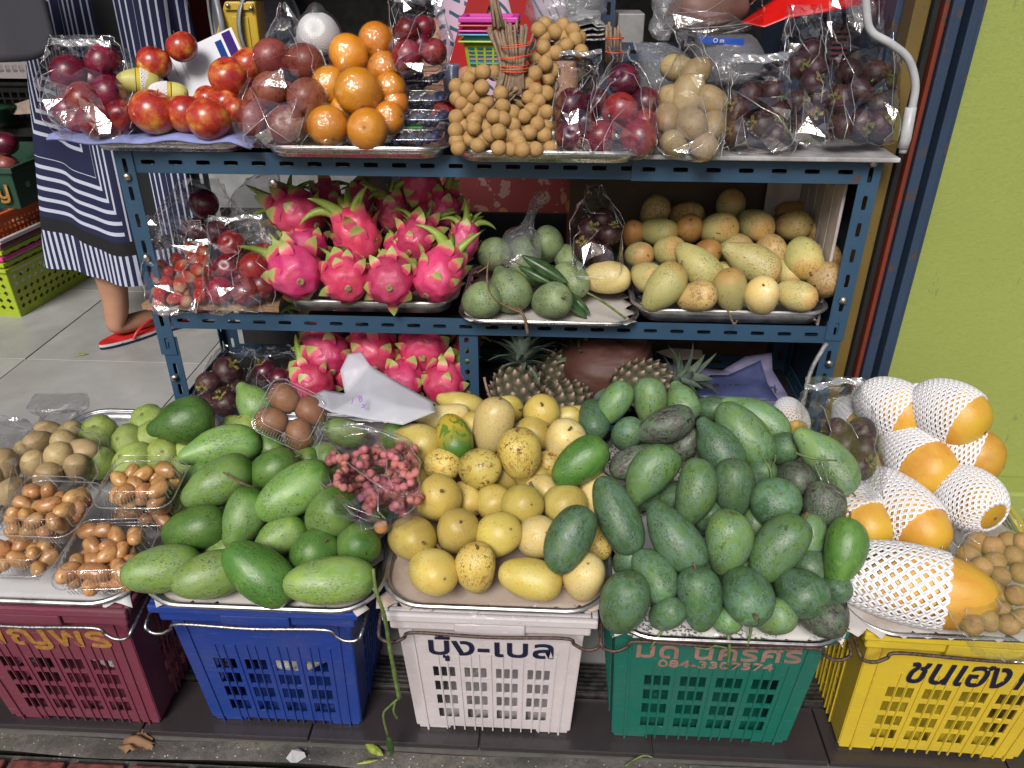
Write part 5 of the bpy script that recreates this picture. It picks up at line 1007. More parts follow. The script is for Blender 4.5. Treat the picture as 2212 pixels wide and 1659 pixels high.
# plum bag on the berry boxes
SBX = slope(-.02, .95, .13, 1.10)
fill([(879, 120, 33, .3, 'plum_red'), (938, 112, 28, .3, 'plum_red'), (880, 68, 29), (915, 60, 26, -.4), (910, 96, 24, -.8)], ST, 'plum', 'plum', 'red plum', 'plum', 'plums in clear bags', 'bag on the berry boxes', 2, plum_mb, k=1)
bag('plum_bag', 'tall clear bag of red plums standing on the stacked berry boxes', [(152, 855, 955, .02), (140, 846, 968, .036), (95, 845, 972, .04), (50, 850, 958, .03), (10, 846, 950, .012), (-30, 840, 960, .006), (-60, 835, 965, .003)], ST, seed=12, group=GB, k=1.2, strip=[(850, 5, 945, -2, 10)])
# two bags of purple red fruit
fill([(1235, 227, 36), (1232, 295, 34), (1262, 262, 26, -.8), (1215, 262, 24, -.8)], ST, 'plum_dark', 'plum', 'purple plum', 'plum', 'plums in clear bags', 'bag beside longans', 2, plum_mb, stick={0: (.3, -.9, -.2)}, k=.2)
bag('plum_bag', 'clear bag of purple plums close beside the longan bunch', [(325, 1205, 1282, .02), (305, 1192, 1290, .035), (220, 1198, 1284, .04), (165, 1208, 1288, .025), (140, 1208, 1290, .01), (118, 1208, 1300, .003)], ST, seed=15, group=GB, k=.4, strip=[(1208, 122, 1300, 118, 10)])
fill([(1347, 175, 35, .4), (1339, 240, 39, .8, 'plum_red'), (1391, 224, 35, -.2), (1296, 298, 36, .2, 'plum'), (1380, 298, 40, .3, 'plum'), (1290, 222, 29, -.4), (1335, 280, 28, -.8), (1392, 268, 30, .2, 'plum_red')], ST, 'plum_dark', 'plum', 'glossy purple plum', 'plum', 'plums in clear bags', 'bag beside tan fruit', 3, plum_mb, stick={0: (.0, -.4, .9), 1: (-.2, -.6, .75)}, k=.2)
bag('plum_bag', 'clear tied bag of glossy purple plums between longans and tan fruit', [(336, 1275, 1400, .025), (318, 1264, 1416, .045), (250, 1266, 1416, .052), (190, 1285, 1410, .045), (150, 1305, 1385, .03), (122, 1322, 1362, .012), (108, 1318, 1362, .006), (100, 1314, 1358, .003)], ST, seed=21, group=GB, k=.5)
# tan fruit
fill([(1484, 208, 36), (1500, 160, 30, -.2), (1440, 257, 29), (1492, 271, 35, .5), (1536, 219, 30, .1), (1456, 311, 25, .3), (1541, 270, 27), (1462, 148, 28, -.5), (1450, 212, 28, -.5), (1519, 314, 28, .4), (1500, 235, 28, -.7)], ST, 'tan_fruit', 'tan_fruit', 'tan oval fruit', 'fruit', 'tan fruit in clear bags', 'gathered bag by mangosteens', 4, lambda: oval_shape(), h=.95)
bag('fruit_bag', 'clear bag of tan oval fruit with a gathered bristly top', [(336, 1445, 1545, .025), (318, 1418, 1560, .042), (255, 1414, 1567, .050), (190, 1420, 1562, .045), (140, 1445, 1545, .035), (105, 1470, 1515, .012), (85, 1462, 1515, .010), (50, 1440, 1530, .004)], ST, seed=27, group=GB, k=.4, nfold=22)
# mangosteens
cal = lambda: MB().add([Vector((0, 0, 0))]+[Vector((r*math.cos(q), r*math.sin(q), z)) for q, r, z in [(2*math.pi*i/12, .52 if (i//1) % 3 != 2 else .2, .10 if i % 3 != 2 else .0) for i in range(12)]], [(0, 1+i, 1+(i+1) % 12) for i in range(12)])
M['calyx'] = simple('mangosteen_calyx', (.22, .17, .05), .5, 0, .5, 6, .2)
def mcal(o, i):
    if i % 5 != 4:
        c = link('calyx', umesh('mangosteen_calyx', cal, M['calyx']), o, loc=(0, 0, .86)); link('stem', umesh('mango_stub', lambda: MB().tube([(0, 0, .85), (0, .02, 1.25), (.05, .05, 1.35)], [.10, .09, .12], 6), M['stem_green']), o)
def heapitems(u0, u1, v0, v1, r, n, seed, kk=.5):
    rr = random.Random(seed); out = []
    for _ in range(4000):
        if len(out) >= n: break
        u, v = rr.uniform(u0+r*.8, u1-r*.8), rr.uniform(v0+r*.8, v1-r*.8)
        if all((u-a[0])**2+(v-a[1])**2 > (r*1.25)**2 for a in out): out.append((u, v, r*rr.uniform(.9, 1.05), rr.uniform(-kk, kk)))
    return out
def fill2(items, surf, sk, name, noun, cat, group, label, **kw):
    """many alike: one shared label that is true of all of them"""
    out = fill(items, surf, sk, name, noun, cat, group, 'x', 1, **kw); nn, wh = label.split('|'); relabel(out, nn, wh, max(2, round(len(out)**.5/1.1))); return out
GM_ = 'mangosteens in clear bags'
fill2(heapitems(1566, 1700, 165, 322, 29, 15, 5), ST, 'mangosteen', 'mangosteen', '', 'mangosteen', GM_, 'dark mangosteen|wide low folded bag', calyx=mcal)
bag('mangosteen_bag', 'wide low clear bag of mangosteens on the grey board, top folded', [(326, 1575, 1680, .02), (310, 1560, 1712, .042), (240, 1562, 1712, .048), (175, 1568, 1705, .04), (145, 1582, 1704, .015), (125, 1588, 1704, .004)], ST, seed=31, group=GB, k=.4, strip=[(1582, 138, 1704, 132, 18)])
fill2(heapitems(1700, 1788, 90, 300, 27, 12, 6), ST, 'mangosteen', 'mangosteen', '', 'mangosteen', GM_+' ', 'dark mangosteen|narrow tall bag', calyx=mcal, k=-.2)
bag('mangosteen_bag', 'narrow tall clear bag of mangosteens between two wider ones', [(306, 1700, 1780, .02), (290, 1690, 1792, .035), (200, 1690, 1792, .042), (110, 1690, 1786, .03), (60, 1700, 1776, .012), (10, 1702, 1770, .004)], ST, seed=35, group=GB, k=.1, nfold=22)
fill2(heapitems(1792, 1925, 130, 300, 30, 14, 9), ST, 'mangosteen', 'mangosteen', '', 'mangosteen', GM_+'  ', 'dark mangosteen|bag by the white pipe', calyx=mcal)
bag('mangosteen_bag', 'tall clear bag of mangosteens at the right end by the white pipe', [(302, 1800, 1915, .02), (285, 1790, 1932, .042), (200, 1790, 1932, .048), (130, 1790, 1935, .04), (60, 1790, 1925, .015), (-10, 1795, 1925, .006), (-60, 1795, 1925, .003)], ST, seed=38, group=GB, k=.4, nfold=22)
# middle tier, left: strawberries and plums
SL_ = slope(-.005, .605, .15, .750)
sb_it = [(408, 601, 14), (435, 615, 14), (345, 632, 15), (378, 645, 15), (405, 652, 14), (360, 612, 14), (390, 620, 15), (432, 640, 14), (345, 655, 13), (430, 585, 15), (455, 590, 13, -.5), (395, 575, 14, -.3), (420, 560, 14, -.5), (442, 565, 13, -.4), (340, 600, 13), (365, 590, 13, -.3), (380, 560, 12, -.6), (440, 545, 13, -.7), (410, 540, 13, -.8), (350, 575, 12, -.6), (400, 632, 12, -.4), (420, 603, 12, -.5)]
def hull(o, i):
    if i % 3 != 1: link('hull', umesh('strawberry_hull', lambda: MB().add([Vector((-.95, 0, 0))]+[Vector((-.80 if j % 2 else -1.05, (.75 if j % 2 == 0 else .22)*math.cos(2*math.pi*j/12), (.75 if j % 2 == 0 else .22)*math.sin(2*math.pi*j/12))) for j in range(12)], [(0, 1+j, 1+(j+1) % 12) for j in range(12)]), M['stem_green']), o, M=Matrix.Translation((.06, 0, 0)))
for q, lab in zip(sb_it, row_labels([(a[0], a[1], 'strawberry', None) for a in sb_it], 'in its clear bag', 5)):
    P = at_s(q[0], q[1], SL_, (q[3] if len(q) > 3 else 0)+.3); r = q[2]*m_px(P)*1.05; o = link('strawberry', umesh('strawberry', lambda: mango_shape(0, -.32, 0, 0, 20, 12), SK['strawberry']), None, M=mat4(P, basis(Vector((R(-1, 1), R(-1, .2), R(-1, .4))).normalized()), r*1.15, r, r), label=lab, cat='strawberry', group='strawberries in the clear bag'); hull(o, rnd.randrange(3))
bag('strawberry_bag', 'clear bag of strawberries standing on the plywood board', [(664, 345, 440, .02), (650, 330, 452, .036), (600, 322, 452, .045), (550, 312, 448, .036), (510, 305, 440, .018), (480, 298, 428, .008), (466, 296, 408, .003)], SL_, seed=42, group=GB, k=.5)
fill([(500, 528, 30, 0, 'plum_red'), (490, 578, 28, .2), (548, 580, 34, .3, 'plum_red'), (475, 628, 30, .3, 'plum_red'), (530, 630, 30, .5), (568, 615, 30), (525, 600, 24, -.6), (570, 548, 24, -.6)], SL_, 'plum', 'plum', 'red plum', 'plum', 'plums in clear bags', 'bag on plywood', 3, plum_mb)
bag('plum_bag', 'clear bag of red plums at the right end of the plywood board', [(662, 465, 570, .02), (645, 446, 592, .04), (590, 444, 596, .046), (530, 450, 585, .036), (490, 452, 568, .014), (465, 452, 560, .003)], SL_, seed=45, group=GB, k=.4, strip=[(452, 478, 566, 474, 10)])
fill([(440, 440, 32, -1.2), (420, 500, 30, -1), (470, 500, 26, -1.2)], SL_, 'plum_dark', 'plum', 'black plum', 'plum', 'plums in clear bags', 'bag behind berries', 2, plum_mb)
bag('plum_bag', 'clear bag of dark plums behind the strawberry bag', [(560, 370, 500, .03), (520, 352, 508, .045), (460, 350, 505, .045), (425, 362, 490, .02), (385, 385, 470, .006)], SL_, seed=47, group=GB, k=-1.2)
bag('plastic_bag', 'thin crumpled clear bag behind the left dragon fruits', [(540, 560, 600, .02), (480, 520, 610, .03), (420, 515, 605, .035), (385, 540, 600, .02), (370, 560, 600, .004)], SL_, seed=48, group=GB, k=-1.8, mat='thin_bag', cat='plastic bag')
# middle tier: knotted cloudy bag and mangosteen bag behind the hard mangoes
bag('plastic_bag', 'knotted cloudy bag with a twisted upright neck behind the green mangoes', [(560, 1085, 1165, .03), (535, 1080, 1172, .04), (505, 1095, 1165, .03), (488, 1125, 1150, .010), (460, 1140, 1158, .008), (430, 1150, 1185, .008), (412, 1155, 1180, .004)], SL_, seed=51, k=-.8, mat='thin_bag', amp=.006, nfold=22)
fill2(heapitems(1236, 1345, 455, 580, 26, 9, 14), SL_, 'mangosteen', 'mangosteen', '', 'mangosteen', GM_+'   ', 'flecked mangosteen|middle tier bag', calyx=mcal, k=-.2)
bag('mangosteen_bag', 'clear bag of mangosteens between green and pale yellow mangoes', [(590, 1250, 1335, .02), (570, 1235, 1345, .04), (500, 1232, 1346, .045), (455, 1245, 1335, .03), (420, 1262, 1310, .01), (400, 1270, 1305, .004)], SL_, seed=53, group=GB, k=.0)
# bottom tier left: mangosteen bags
SB_ = slope(-.08, .40, .25, .46)
fill2(heapitems(425, 545, 775, 905, 29, 9, 17)+[(490, 800, 30, .5), (488, 872, 30, .5)], SB_, 'mangosteen', 'mangosteen', '', 'mangosteen', GM_+'    ', 'mangosteen|bag at bottom left of rack', calyx=mcal, k=0)
bag('mangosteen_bag', 'clear bag of mangosteens at the bottom left corner of the rack', [(905, 425, 550, .02), (885, 412, 560, .045), (830, 425, 560, .05), (785, 450, 560, .036), (760, 470, 545, .012), (748, 480, 530, .004)], SB_, seed=57, group=GB, k=.3)
fill2(heapitems(545, 645, 770, 850, 27, 6, 19), SB_, 'plum_dark', 'mangosteen', '', 'mangosteen', GM_+'     ', 'dark purple fruit|bag left of low dragon fruits', calyx=mcal, k=-.6)
bag('mangosteen_bag', 'clear bag of dark purple fruit left of the bottom dragon fruits', [(875, 540, 640, .02), (850, 535, 650, .04), (800, 540, 650, .045), (765, 550, 640, .02), (748, 560, 630, .004)], SB_, seed=59, group=GB, k=-.3)
# right: misty mangosteen bag
SR_ = lambda x, y: S4(x, y)+.03
fill2(heapitems(1745, 1890, 900, 1035, 30, 9, 23), SR_, 'mangosteen', 'mangosteen', '', 'mangosteen', GM_+'      ', 'reddish mangosteen|misty bag by papayas', calyx=mcal, k=0)
bag('mangosteen_bag', 'misty clear bag of mangosteens standing between green mangoes and papayas', [(1046, 1800, 1885, .02), (1025, 1770, 1900, .04), (960, 1745, 1900, .045), (900, 1732, 1890, .036), (860, 1735, 1875, .018), (835, 1738, 1868, .006), (815, 1742, 1858, .003)], SR_, seed=61, k=.8, mat='cello', group='bags beside the papayas', ncr=16, strip=[(1738, 842, 1862, 828, 14)])
# bag of longans lower right
SQ = slope(-.56, .385, -.2, .45)
lq = heapitems(2068, 2230, 1150, 1372, 24, 46, 25, .5)
fill2(lq, SQ, 'longan', 'longan', '', 'longan', 'longans in the clear bag', 'tan longan|tied bag at lower right', shape=lambda: ball_shape(.97, .03, .03, 1, 20, 12), k=.3)
bag('longan_bag', 'clear tied bag of longans at the lower right, beside the long papaya', [(1378, 2100, 2240, .02), (1355, 2068, 2290, .04), (1280, 2058, 2300, .05), (1200, 2056, 2300, .05), (1155, 2075, 2280, .036), (1130, 2150, 2210, .010), (1100, 2130, 2230, .006), (1085, 2110, 2250, .003)], SQ, seed=63, k=.7, group='bags beside the papayas', nfold=24)
# left: tan fruit bags on the far left tray
SA = slope(-.54, .375, -.10, .46)
fill([(84, 958, 26), (140, 962, 27, .3), (180, 975, 26, .2), (128, 990, 29, .5), (75, 1005, 26), (165, 1010, 25, .1), (105, 1030, 28, .2), (150, 935, 23, -.5), (105, 935, 24, -.4), (60, 975, 22, -.2)], SA, 'tan_fruit', 'tan_fruit', 'tan fruit', 'fruit', 'tan fruit in clear bags', 'bag on far left tray', 3, lambda: oval_shape(), k=.2)
bag('fruit_bag', 'clear bag of tan fruit gathered at its neck beside the guavas', [(1075, 60, 170, .02), (1055, 40, 195, .04), (990, 45, 215, .05), (935, 55, 190, .045), (900, 90, 165, .014), (880, 60, 195, .008), (850, 80, 190, .003)], SA, seed=66, k=.6, group='bags on the far left tray', nfold=24)
fill([(5, 1010, 34), (-30, 1040, 34), (25, 1060, 26, -.3)], SA, 'tan_fruit', 'tan_fruit', 'tan fruit', 'fruit', 'tan fruit in clear bags', 'bag cut by left edge', 1, lambda: oval_shape())
bag('fruit_bag', 'clear bag cut by the left edge of the picture', [(1080, -90, 30, .02), (1050, -110, 50, .04), (990, -110, 58, .045), (940, -100, 60, .03), (905, -60, 20, .008)], SA, seed=67, k=.6, group='bags on the far left tray')
# pink pods bag
M['pod'] = skin('pink_tamarind_pod', (.50, .12, .15), (.56, .20, .20), (.42, .19, .13), (.25, .10, .06), .45, 2.0, .56, .66, (.30, .10, .08), .66, hue=.02, bump=.3)
def pod_shape(seed):
    rr = random.Random(seed); n = 30; P = []; r = []
    for i in range(n+1): s = i/n; a = s*3.4+rr.uniform(-.05, .05); P.append((math.cos(a)*.8, math.sin(a)*.8, .25*math.sin(2*a+seed))); r.append(.22+.20*abs(math.sin(s*math.pi*4))**.8 if 0 < i < n else .05)
    return MB().tube(P, r, 8)
SPK = slope(-.50, .42, -.12, .52)
podL = []
for i, (a, b, r, k) in enumerate([(q[0], q[1], 24, q[3]) for q in heapitems(712, 905, 968, 1105, 14, 84, 33, 1.0) if (q[1]-968) > -.1*(q[0]-712) and (q[1]-1105) < 0 and not (q[0] < 770 and q[1] > 1060)]):
    P = at_s(a, b, SPK, k+.6); o = link('pod', umesh(f'pod|{i % 4}', lambda: pod_shape(i % 4), M['pod']), None, M=Matrix.Translation(P)@basis(Vector((R(-1, 1), R(-1, 1), R(-1, 1))).normalized()).to_4x4()@Matrix.Scale(23*m_px(P), 4), label='curled pink pod inside the bag over the green and yellow mangoes', cat='pod', group='pink pods in the clear bag'); podL.append(o)
relabel(podL, 'curled pink pod', 'in its clear bag', 5)
bag('pod_bag', 'clear bag of curled pink pods lying between green and yellow mangoes', [(1118, 820, 860, .015), (1090, 745, 905, .034), (1030, 695, 912, .042), (985, 690, 905, .038), (950, 694, 870, .022), (925, 692, 800, .008), (912, 700, 740, .003)], SPK, seed=71, k=1.0, nfold=22)
# milky plastic bag on the mangoes
SWB = slope(-.30, .50, .0, .56)
def sheetbag(name, label, pts, faces, mat, sub=2, amp=.003, seed=1, th=.0008, cat='plastic bag', smooth=False, group=None, kind=None):
    """crumpled film: vertices (u, v, y) in the photograph's columns and rows at depth y, triangulated and creased"""
    V = [at_y(*p) for p in pts]; base = sum(V, Vector())/len(V); bm = bmesh.new(); vs = [bm.verts.new(p-base) for p in V]
    for f in faces: bm.faces.new([vs[i] for i in f])
    bmesh.ops.triangulate(bm, faces=bm.faces[:]); bmesh.ops.subdivide_edges(bm, edges=bm.edges[:], cuts=sub, use_grid_fill=True); bmesh.ops.recalc_face_normals(bm, faces=bm.faces[:])
    c1, c2 = crumple(seed, 14, 14), crumple(seed+5, 26, 26)
    for v in bm.verts: q = v.co*18; d = amp*(c1(q*.6)*.5+c2(q)*.4); v.co += Vector((.2*d, -d, .6*d))
    me = bpy.data.meshes.new(name); bm.to_mesh(me); bm.free(); me.materials.append(M[mat] if isinstance(mat, str) else mat)
    if smooth: me.polygons.foreach_set('use_smooth', [True]*len(me.polygons))
    return link(name, me, None, loc=base, label=label, cat=cat, solid=th, group=group, kind=kind)
wb = sheetbag('plastic_bag', 'crumpled milky white carrier bag lying on the green mangoes', [(752, 765, -.13), (735, 800, -.16), (745, 850, -.19), (700, 842, -.20), (660, 862, -.23), (715, 890, -.27), (790, 905, -.29), (870, 918, -.30), (940, 890, -.27), (935, 868, -.24), (850, 820, -.19), (800, 790, -.16), (790, 850, -.235), (850, 875, -.27), (780, 760, -.12)],
              [(0, 1, 2, 11, 14), (2, 12, 10, 11), (2, 3, 4, 5, 12), (5, 6, 13, 12), (6, 7, 8, 13), (8, 9, 10, 13), (10, 12, 13)], 'milky_bag', 6, .006, 4, smooth=True)
zl = at_y(760, 880, -.285)
for txt, u, v, a in (('8', 780, 868, .3), ('x', 785, 882, -.2), ('/', 762, 872, .1)):
    me = font_mesh(txt, .016, .0001); me.materials.clear(); me.materials.append(simple('purple_marker', (.16, .05, .36), .5)); link('marker_writing', me, wb, M=Matrix.Translation(at_y(u, v, -.287)-wb.location)@Matrix.Rotation(math.pi/2-.6, 4, 'X')@Matrix.Rotation(a, 4, 'Z'))

# ---------------------------------------------------------------- clamshell boxes
def clamshell(name, label, M4, w, d, h, group=None, cat='clear box', ridges=True):
    o = thing(name, label, cat, group=group, M=M4)
    def loop(hw, hd, r, z, n=5):
        pts = []
        for (sx, sy, a0) in ((1, 1, 0), (-1, 1, 90), (-1, -1, 180), (1, -1, 270)):
            for k in range(n+1): q = math.radians(a0+90*k/n); pts.append(Vector((sx*(hw-r)+r*math.cos(q), sy*(hd-r)+r*math.sin(q), z)))
        return pts
    def shell(lv, cap, sgn):
        mb = MB(); rows = [loop(w/2*a, d/2*a, .22*min(w, d)*a, z) for a, z in lv]; N = len(rows[0])
        for i in range(len(rows)-1): mb.add(rows[i]+rows[i+1], [(k, (k+1) % N, N+(k+1) % N, N+k) for k in range(N)])
        mb.add(rows[0] if cap == 0 else rows[-1], [tuple(range(N))]); return mb
    part('base', shell([(.80, 0), (.84, h*.10), (.95, h*.52), (1.0, h*.54), (1.04, h*.55)], 0, 1), M['clam'], o)
    part('lid', shell([(1.04, h*.565), (1.0, h*.575), (.95, h*.60), (.86, h*.95), (.80, h)], 1, 1), M['clam'], o)
    part('rim_bead', MB().tube(loop(w/2*1.04, d/2*1.04, .22*min(w, d), h*.56), .0011, 5, closed=True), M['clam_rib'], o, smooth=True)
    if ridges:
        mb = MB(); n = 16
        for i in range(n):
            x = (i/(n-1)*2-1)*w*.33
            for (y0, z0, y1, z1) in ((-d/2*.955, h*.60, -d/2*.87, h*.93), (-d/2*.95, h*.50, -d/2*.86, h*.12)): part('ridge', MB().tube([(x, y0, z0), (x*.97, y1, z1)], .0009, 4), M['clam_rib'], o)
        for i in range(8):
            y = (i/7*2-1)*d*.33
            for s in (-1, 1): part('ridge', MB().tube([(s*w/2*.955, y, h*.60), (s*w/2*.87, y*.97, h*.93)], .0008, 4), M['clam_rib'], o)
    part('lid_bead', MB().tube(loop(w/2*.80, d/2*.80, .15*min(w, d), h), .0010, 4, closed=True), M['clam_rib'], o, smooth=True)
    return o
def cshell_at(u0, u1, v, z, dep, tilt=.14, yaw=0.0):
    """front edge from u0 to u1 at row v and height z"""
    a, b = at_z(u0, v, z), at_z(u1, v, z); w = b.x-a.x; return Matrix.Translation(((a.x+b.x)/2, (a.y+b.y)/2+dep/2, z))@Matrix.Rotation(yaw, 4, 'Z')@Matrix.Rotation(tilt, 4, 'X'), w
def seedfill(M4, w, d, h, n, label, seed, r=.0135):
    n = int(n*1.7)
    rr = random.Random(seed); pts = []
    for _ in range(5000):
        if len(pts) >= n: break
        p = Vector((rr.uniform(-w/2+r*1.6, w/2-r*1.6), rr.uniform(-d/2+r*1.5, d/2-r*1.5), rr.uniform(r, h-r*1.1)))
        if all((p-q).length > r*1.55 for q in pts): pts.append(p)
    sl = []
    for p in pts:
        q = r*rr.uniform(.85, 1.15); sl.append(link('seed', umesh(f'seed|{rr.randrange(2)}', lambda: mango_shape(.05, .08, 0, .1, 18, 12, .05, 4), SK['seed']), None, M=M4@Matrix.Translation(p)@basis(Vector((rr.uniform(-1, 1), rr.uniform(-1, 1), rr.uniform(-.6, .6))).normalized(), rr.uniform(0, 6)).to_4x4()@Matrix.Diagonal((q*1.32, q, q*.92, 1)), label=label, cat='seed', group='brown seeds, '+label.split('inside ')[-1]))
    relabel(sl, 'brown seed', label.split('inside the ')[-1], 4)
CG = 'clear boxes of brown seeds on the left tray'
for (lab, sl_, u0, u1, v, z, dep, h, n, sd, yaw) in (
    ('clear hinged box of brown seeds resting highest, beside the guavas', 'glossy brown seed inside the highest box beside the guavas', 205, 368, 1118, .415, .105, .056, 30, 3, .04),
    ('clear box of brown seeds under the highest one', 'glossy brown seed inside the box under the highest one', 212, 372, 1150, .365, .12, .050, 26, 4, .04),
    ('clear box of brown seeds at the left edge of the picture', 'glossy brown seed inside the left edge box', -10, 165, 1178, .405, .115, .056, 32, 5, -.02),
    ('clear box of brown seeds low at the left edge of the tray', 'glossy brown seed inside the low left edge box', -60, 110, 1258, .360, .12, .048, 32, 6, 0),
    ('clear box of brown seeds at the front of the far left tray', 'glossy brown seed inside the front box', 108, 288, 1290, .350, .13, .056, 40, 7, .10)):
    M4, w = cshell_at(u0, u1, v, z, dep, yaw=yaw); clamshell('clear_box', lab, M4, w, dep, h, CG); seedfill(M4, w, dep, h, n, sl_, sd)
# box of brown fruit lying on the green mangoes
C = at_s(628, 905, SWB, 0); ex = (at_y(700, 925, -.24)-at_y(580, 868, -.24)).normalized(); nz = (Vector((.10, -.62, .78))); nz = (nz-ex*nz.dot(ex)).normalized(); ey = nz.cross(ex)
M4 = Matrix.Translation(at_y(628, 905, -.245))@Matrix(((ex.x, ey.x, nz.x, 0), (ex.y, ey.y, nz.y, 0), (ex.z, ey.z, nz.z, 0), (0, 0, 0, 1)))
cb = clamshell('clear_box', 'clear hinged box of four smooth brown fruits tilted on the green mangoes', M4, .112, .104, .056)
part('sticker', MB().lathe([(0, .0008), (.0095, .0006)], 20, M=Matrix.Translation((.018, -.046, .012))@Matrix.Rotation(math.radians(80), 4, 'X')), simple('green_round_sticker', (.30, .42, .04), .5), cb)
for (x, y, lab) in ((-.026, .023, 'smooth brown fruit at the upper left of the clear box'), (.026, .023, 'smooth brown fruit at the upper right of the clear box'), (-.027, -.024, 'smooth brown fruit at the lower left of the clear box'), (.027, -.024, 'smooth brown fruit at the lower right of the clear box')):
    link('brown_fruit', umesh('brown_fruit', lambda: mango_shape(0, .05), SK['brown_fruit']), None, M=M4@Matrix.Translation((x, y, .024))@Matrix.Rotation(R(0, 3), 4, 'Z')@Matrix.Diagonal((.029, .025, .025, 1)), label=lab, cat='fruit', group='brown fruit in the clear box')
# blueberries
BB = [('blueberry box at the top of the stack beside the oranges', 858, 952, 198, .075, 0), ('second blueberry box from the top of the stack', 866, 958, 240, .04, 1), ('third blueberry box from the top of the stack', 868, 964, 282, .01, 2), ('separate low blueberry box at the front with a green label', 838, 950, 325, -.015, 3)]
for i, (lab, u0, u1, v, yy, j) in enumerate(BB):
    a, b = at_y(u0, v, yy), at_y(u1, v, yy); w = b.x-a.x; M4 = Matrix.Translation(((a.x+b.x)/2, yy+.045, a.z))@Matrix.Rotation(R(-.06, .06), 4, 'Z'); h = .034
    bx = clamshell('berry_box', lab, M4, w, .085, h, 'blueberry boxes in front of the plum bag', ridges=False)
    if j == 3: part('label_patch', MB().box(-.02, .012, -.02, -.008, h+.0006, h+.0012), simple('green_label', (.05, .40, .06), .4), bx)
    bl = []
    for k in range(24):
        x = -w*.38+w*.76*(k % 6)/5+R(-.002, .002); y = -.032+.016*(k//6)+R(-.002, .002)
        bl.append(link('blueberry', umesh('blueberry', lambda: ball_shape(.85, .15, .02, 1, 12, 8), SK['berry']), None, M=M4@Matrix.Translation((x, y, .010+.008*((k*7) % 3)/2+.002))@basis(Vector((R(-1, 1), R(-1, 1), R(-1, 1))).normalized()).to_4x4()@Matrix.Scale(.0078, 4), label='dark blueberry inside the '+['topmost', 'second highest', 'third highest', 'separate front'][j]+' berry box', cat='blueberry', group='blueberries in the '+['topmost', 'second', 'third', 'front'][j]+' box'))
    relabel(bl, 'blueberry', ['topmost', 'second highest', 'third highest', 'separate front'][j]+' berry box', 3)
# ================================================================ small plant bits
def leafmesh(w=.22, n=10):
    def f(s, t):
        y = (2*t-1)*w*.5*math.sin(math.pi*min(1, s*.97+.02))**.8; return Vector((s, y, .06*math.sin(s*3)-abs(y)*.5+.012*math.sin(s*40)*abs(y)*8*.2))
    return MB().grid(f, n*2, 6)
M['leaf_green'] = simple('mango_leaf', (.035, .085, .025), .38, 0, .3, 5, .1); M['leaf_dry'] = simple('dry_leaf', (.22, .12, .06), .7, 0, .3, 6, .3); M['peel'] = simple('green_peel', (.24, .30, .04), .45, 0, .3, 5)
def leaf(lab, A, Bp, w, mat='leaf_green', nrm=None, cat='leaf', name='leaf', parent=None, group=None):
    d = Bp-A; L = d.length; d = d.normalized(); n = Vector(nrm or (-FW.x, -FW.y, -FW.z+.8)); n = (n-d*n.dot(d)).normalized(); b = n.cross(d)
    return link(name, umesh(f'leaf|{w}|{mat}', lambda: leafmesh(w), M[mat]), parent, M=Matrix.Translation(A)@Matrix(((d.x, b.x, n.x, 0), (d.y, b.y, n.y, 0), (d.z, b.z, n.z, 0), (0, 0, 0, 1)))@Matrix.Scale(L, 4), label=lab, cat=cat, group=group, solid=.004)
yl = .02
sp = thing('leafy_twig', 'mango twig with long dark leaves lying over the powdery green mangoes', 'twig', at_y(1110, 555, yl))
l0 = sp.location.copy()
for (u0, v0, u1, v1, w) in ((1128, 552, 1228, 612, .26), (1150, 570, 1268, 690, .22), (1120, 575, 1190, 612, .28), (1165, 560, 1235, 640, .24), (1220, 625, 1275, 678, .26)):
    a, b = at_y(u0, v0, yl-.01), at_y(u1, v1, yl-.035); d = b-a; L = d.length; d.normalize(); n = (-FW-d*(-FW).dot(d)).normalized(); bb = n.cross(d)
    link('leaf', umesh(f'leaf|{w}', lambda: leafmesh(w), M['leaf_green']), sp, M=Matrix.Translation(a-l0)@Matrix(((d.x, bb.x, n.x, 0), (d.y, bb.y, n.y, 0), (d.z, bb.z, n.z, 0), (0, 0, 0, 1)))@Matrix.Scale(L, 4), solid=.004)
def twigthing(name, label, pts, r0, r1, mat, cat='stem', forks=()):
    P = [at_y(*p) for p in pts]; b0 = P[0]; o = thing(name, label, cat, b0); Q = smooth_path([p-b0 for p in P], 5); n = len(Q)
    part('stem', MB().tube(Q, [r0+(r1-r0)*i/(n-1)+.0004*(i % 5 == 0) for i in range(n)], 7), M[mat], o, smooth=True)
    for fk in forks: F = smooth_path([at_y(*p)-b0 for p in fk], 4); part('side_stem', MB().tube(F, [r0*.7+(r1*.6-r0*.7)*i/(len(F)-1) for i in range(len(F))], 6), M[mat], o, smooth=True)
    return o
twigthing('stem', 'thin red brown twig curling round the powdery green mangoes to the tray edge', [(1058, 545, -.02), (1052, 600, -.04), (1062, 640, -.05), (1100, 665, -.05), (1130, 680, -.055), (1140, 722, -.055)], .0014, .003, 'stem', forks=[[(1130, 600-25, -.02), (1085, 560, -.02), (1030, 590, -.02)], [(1105, 665, -.05), (1125, 670, -.05), (1138, 700, -.055)]])
twigthing('stem', 'straight green stalk on the paper right of the hard mangoes', [(1268, 632, -.03), (1300, 650, -.035), (1352, 688, -.04)], .002, .0026, 'stem_green')
twigthing('stem', 'dry stalk hanging from a pale yellow mango over the tray rim', [(1572, 670, -.03), (1585, 700, -.035), (1592, 692, -.035)], .002, .0015, 'stem')
yg = -.53
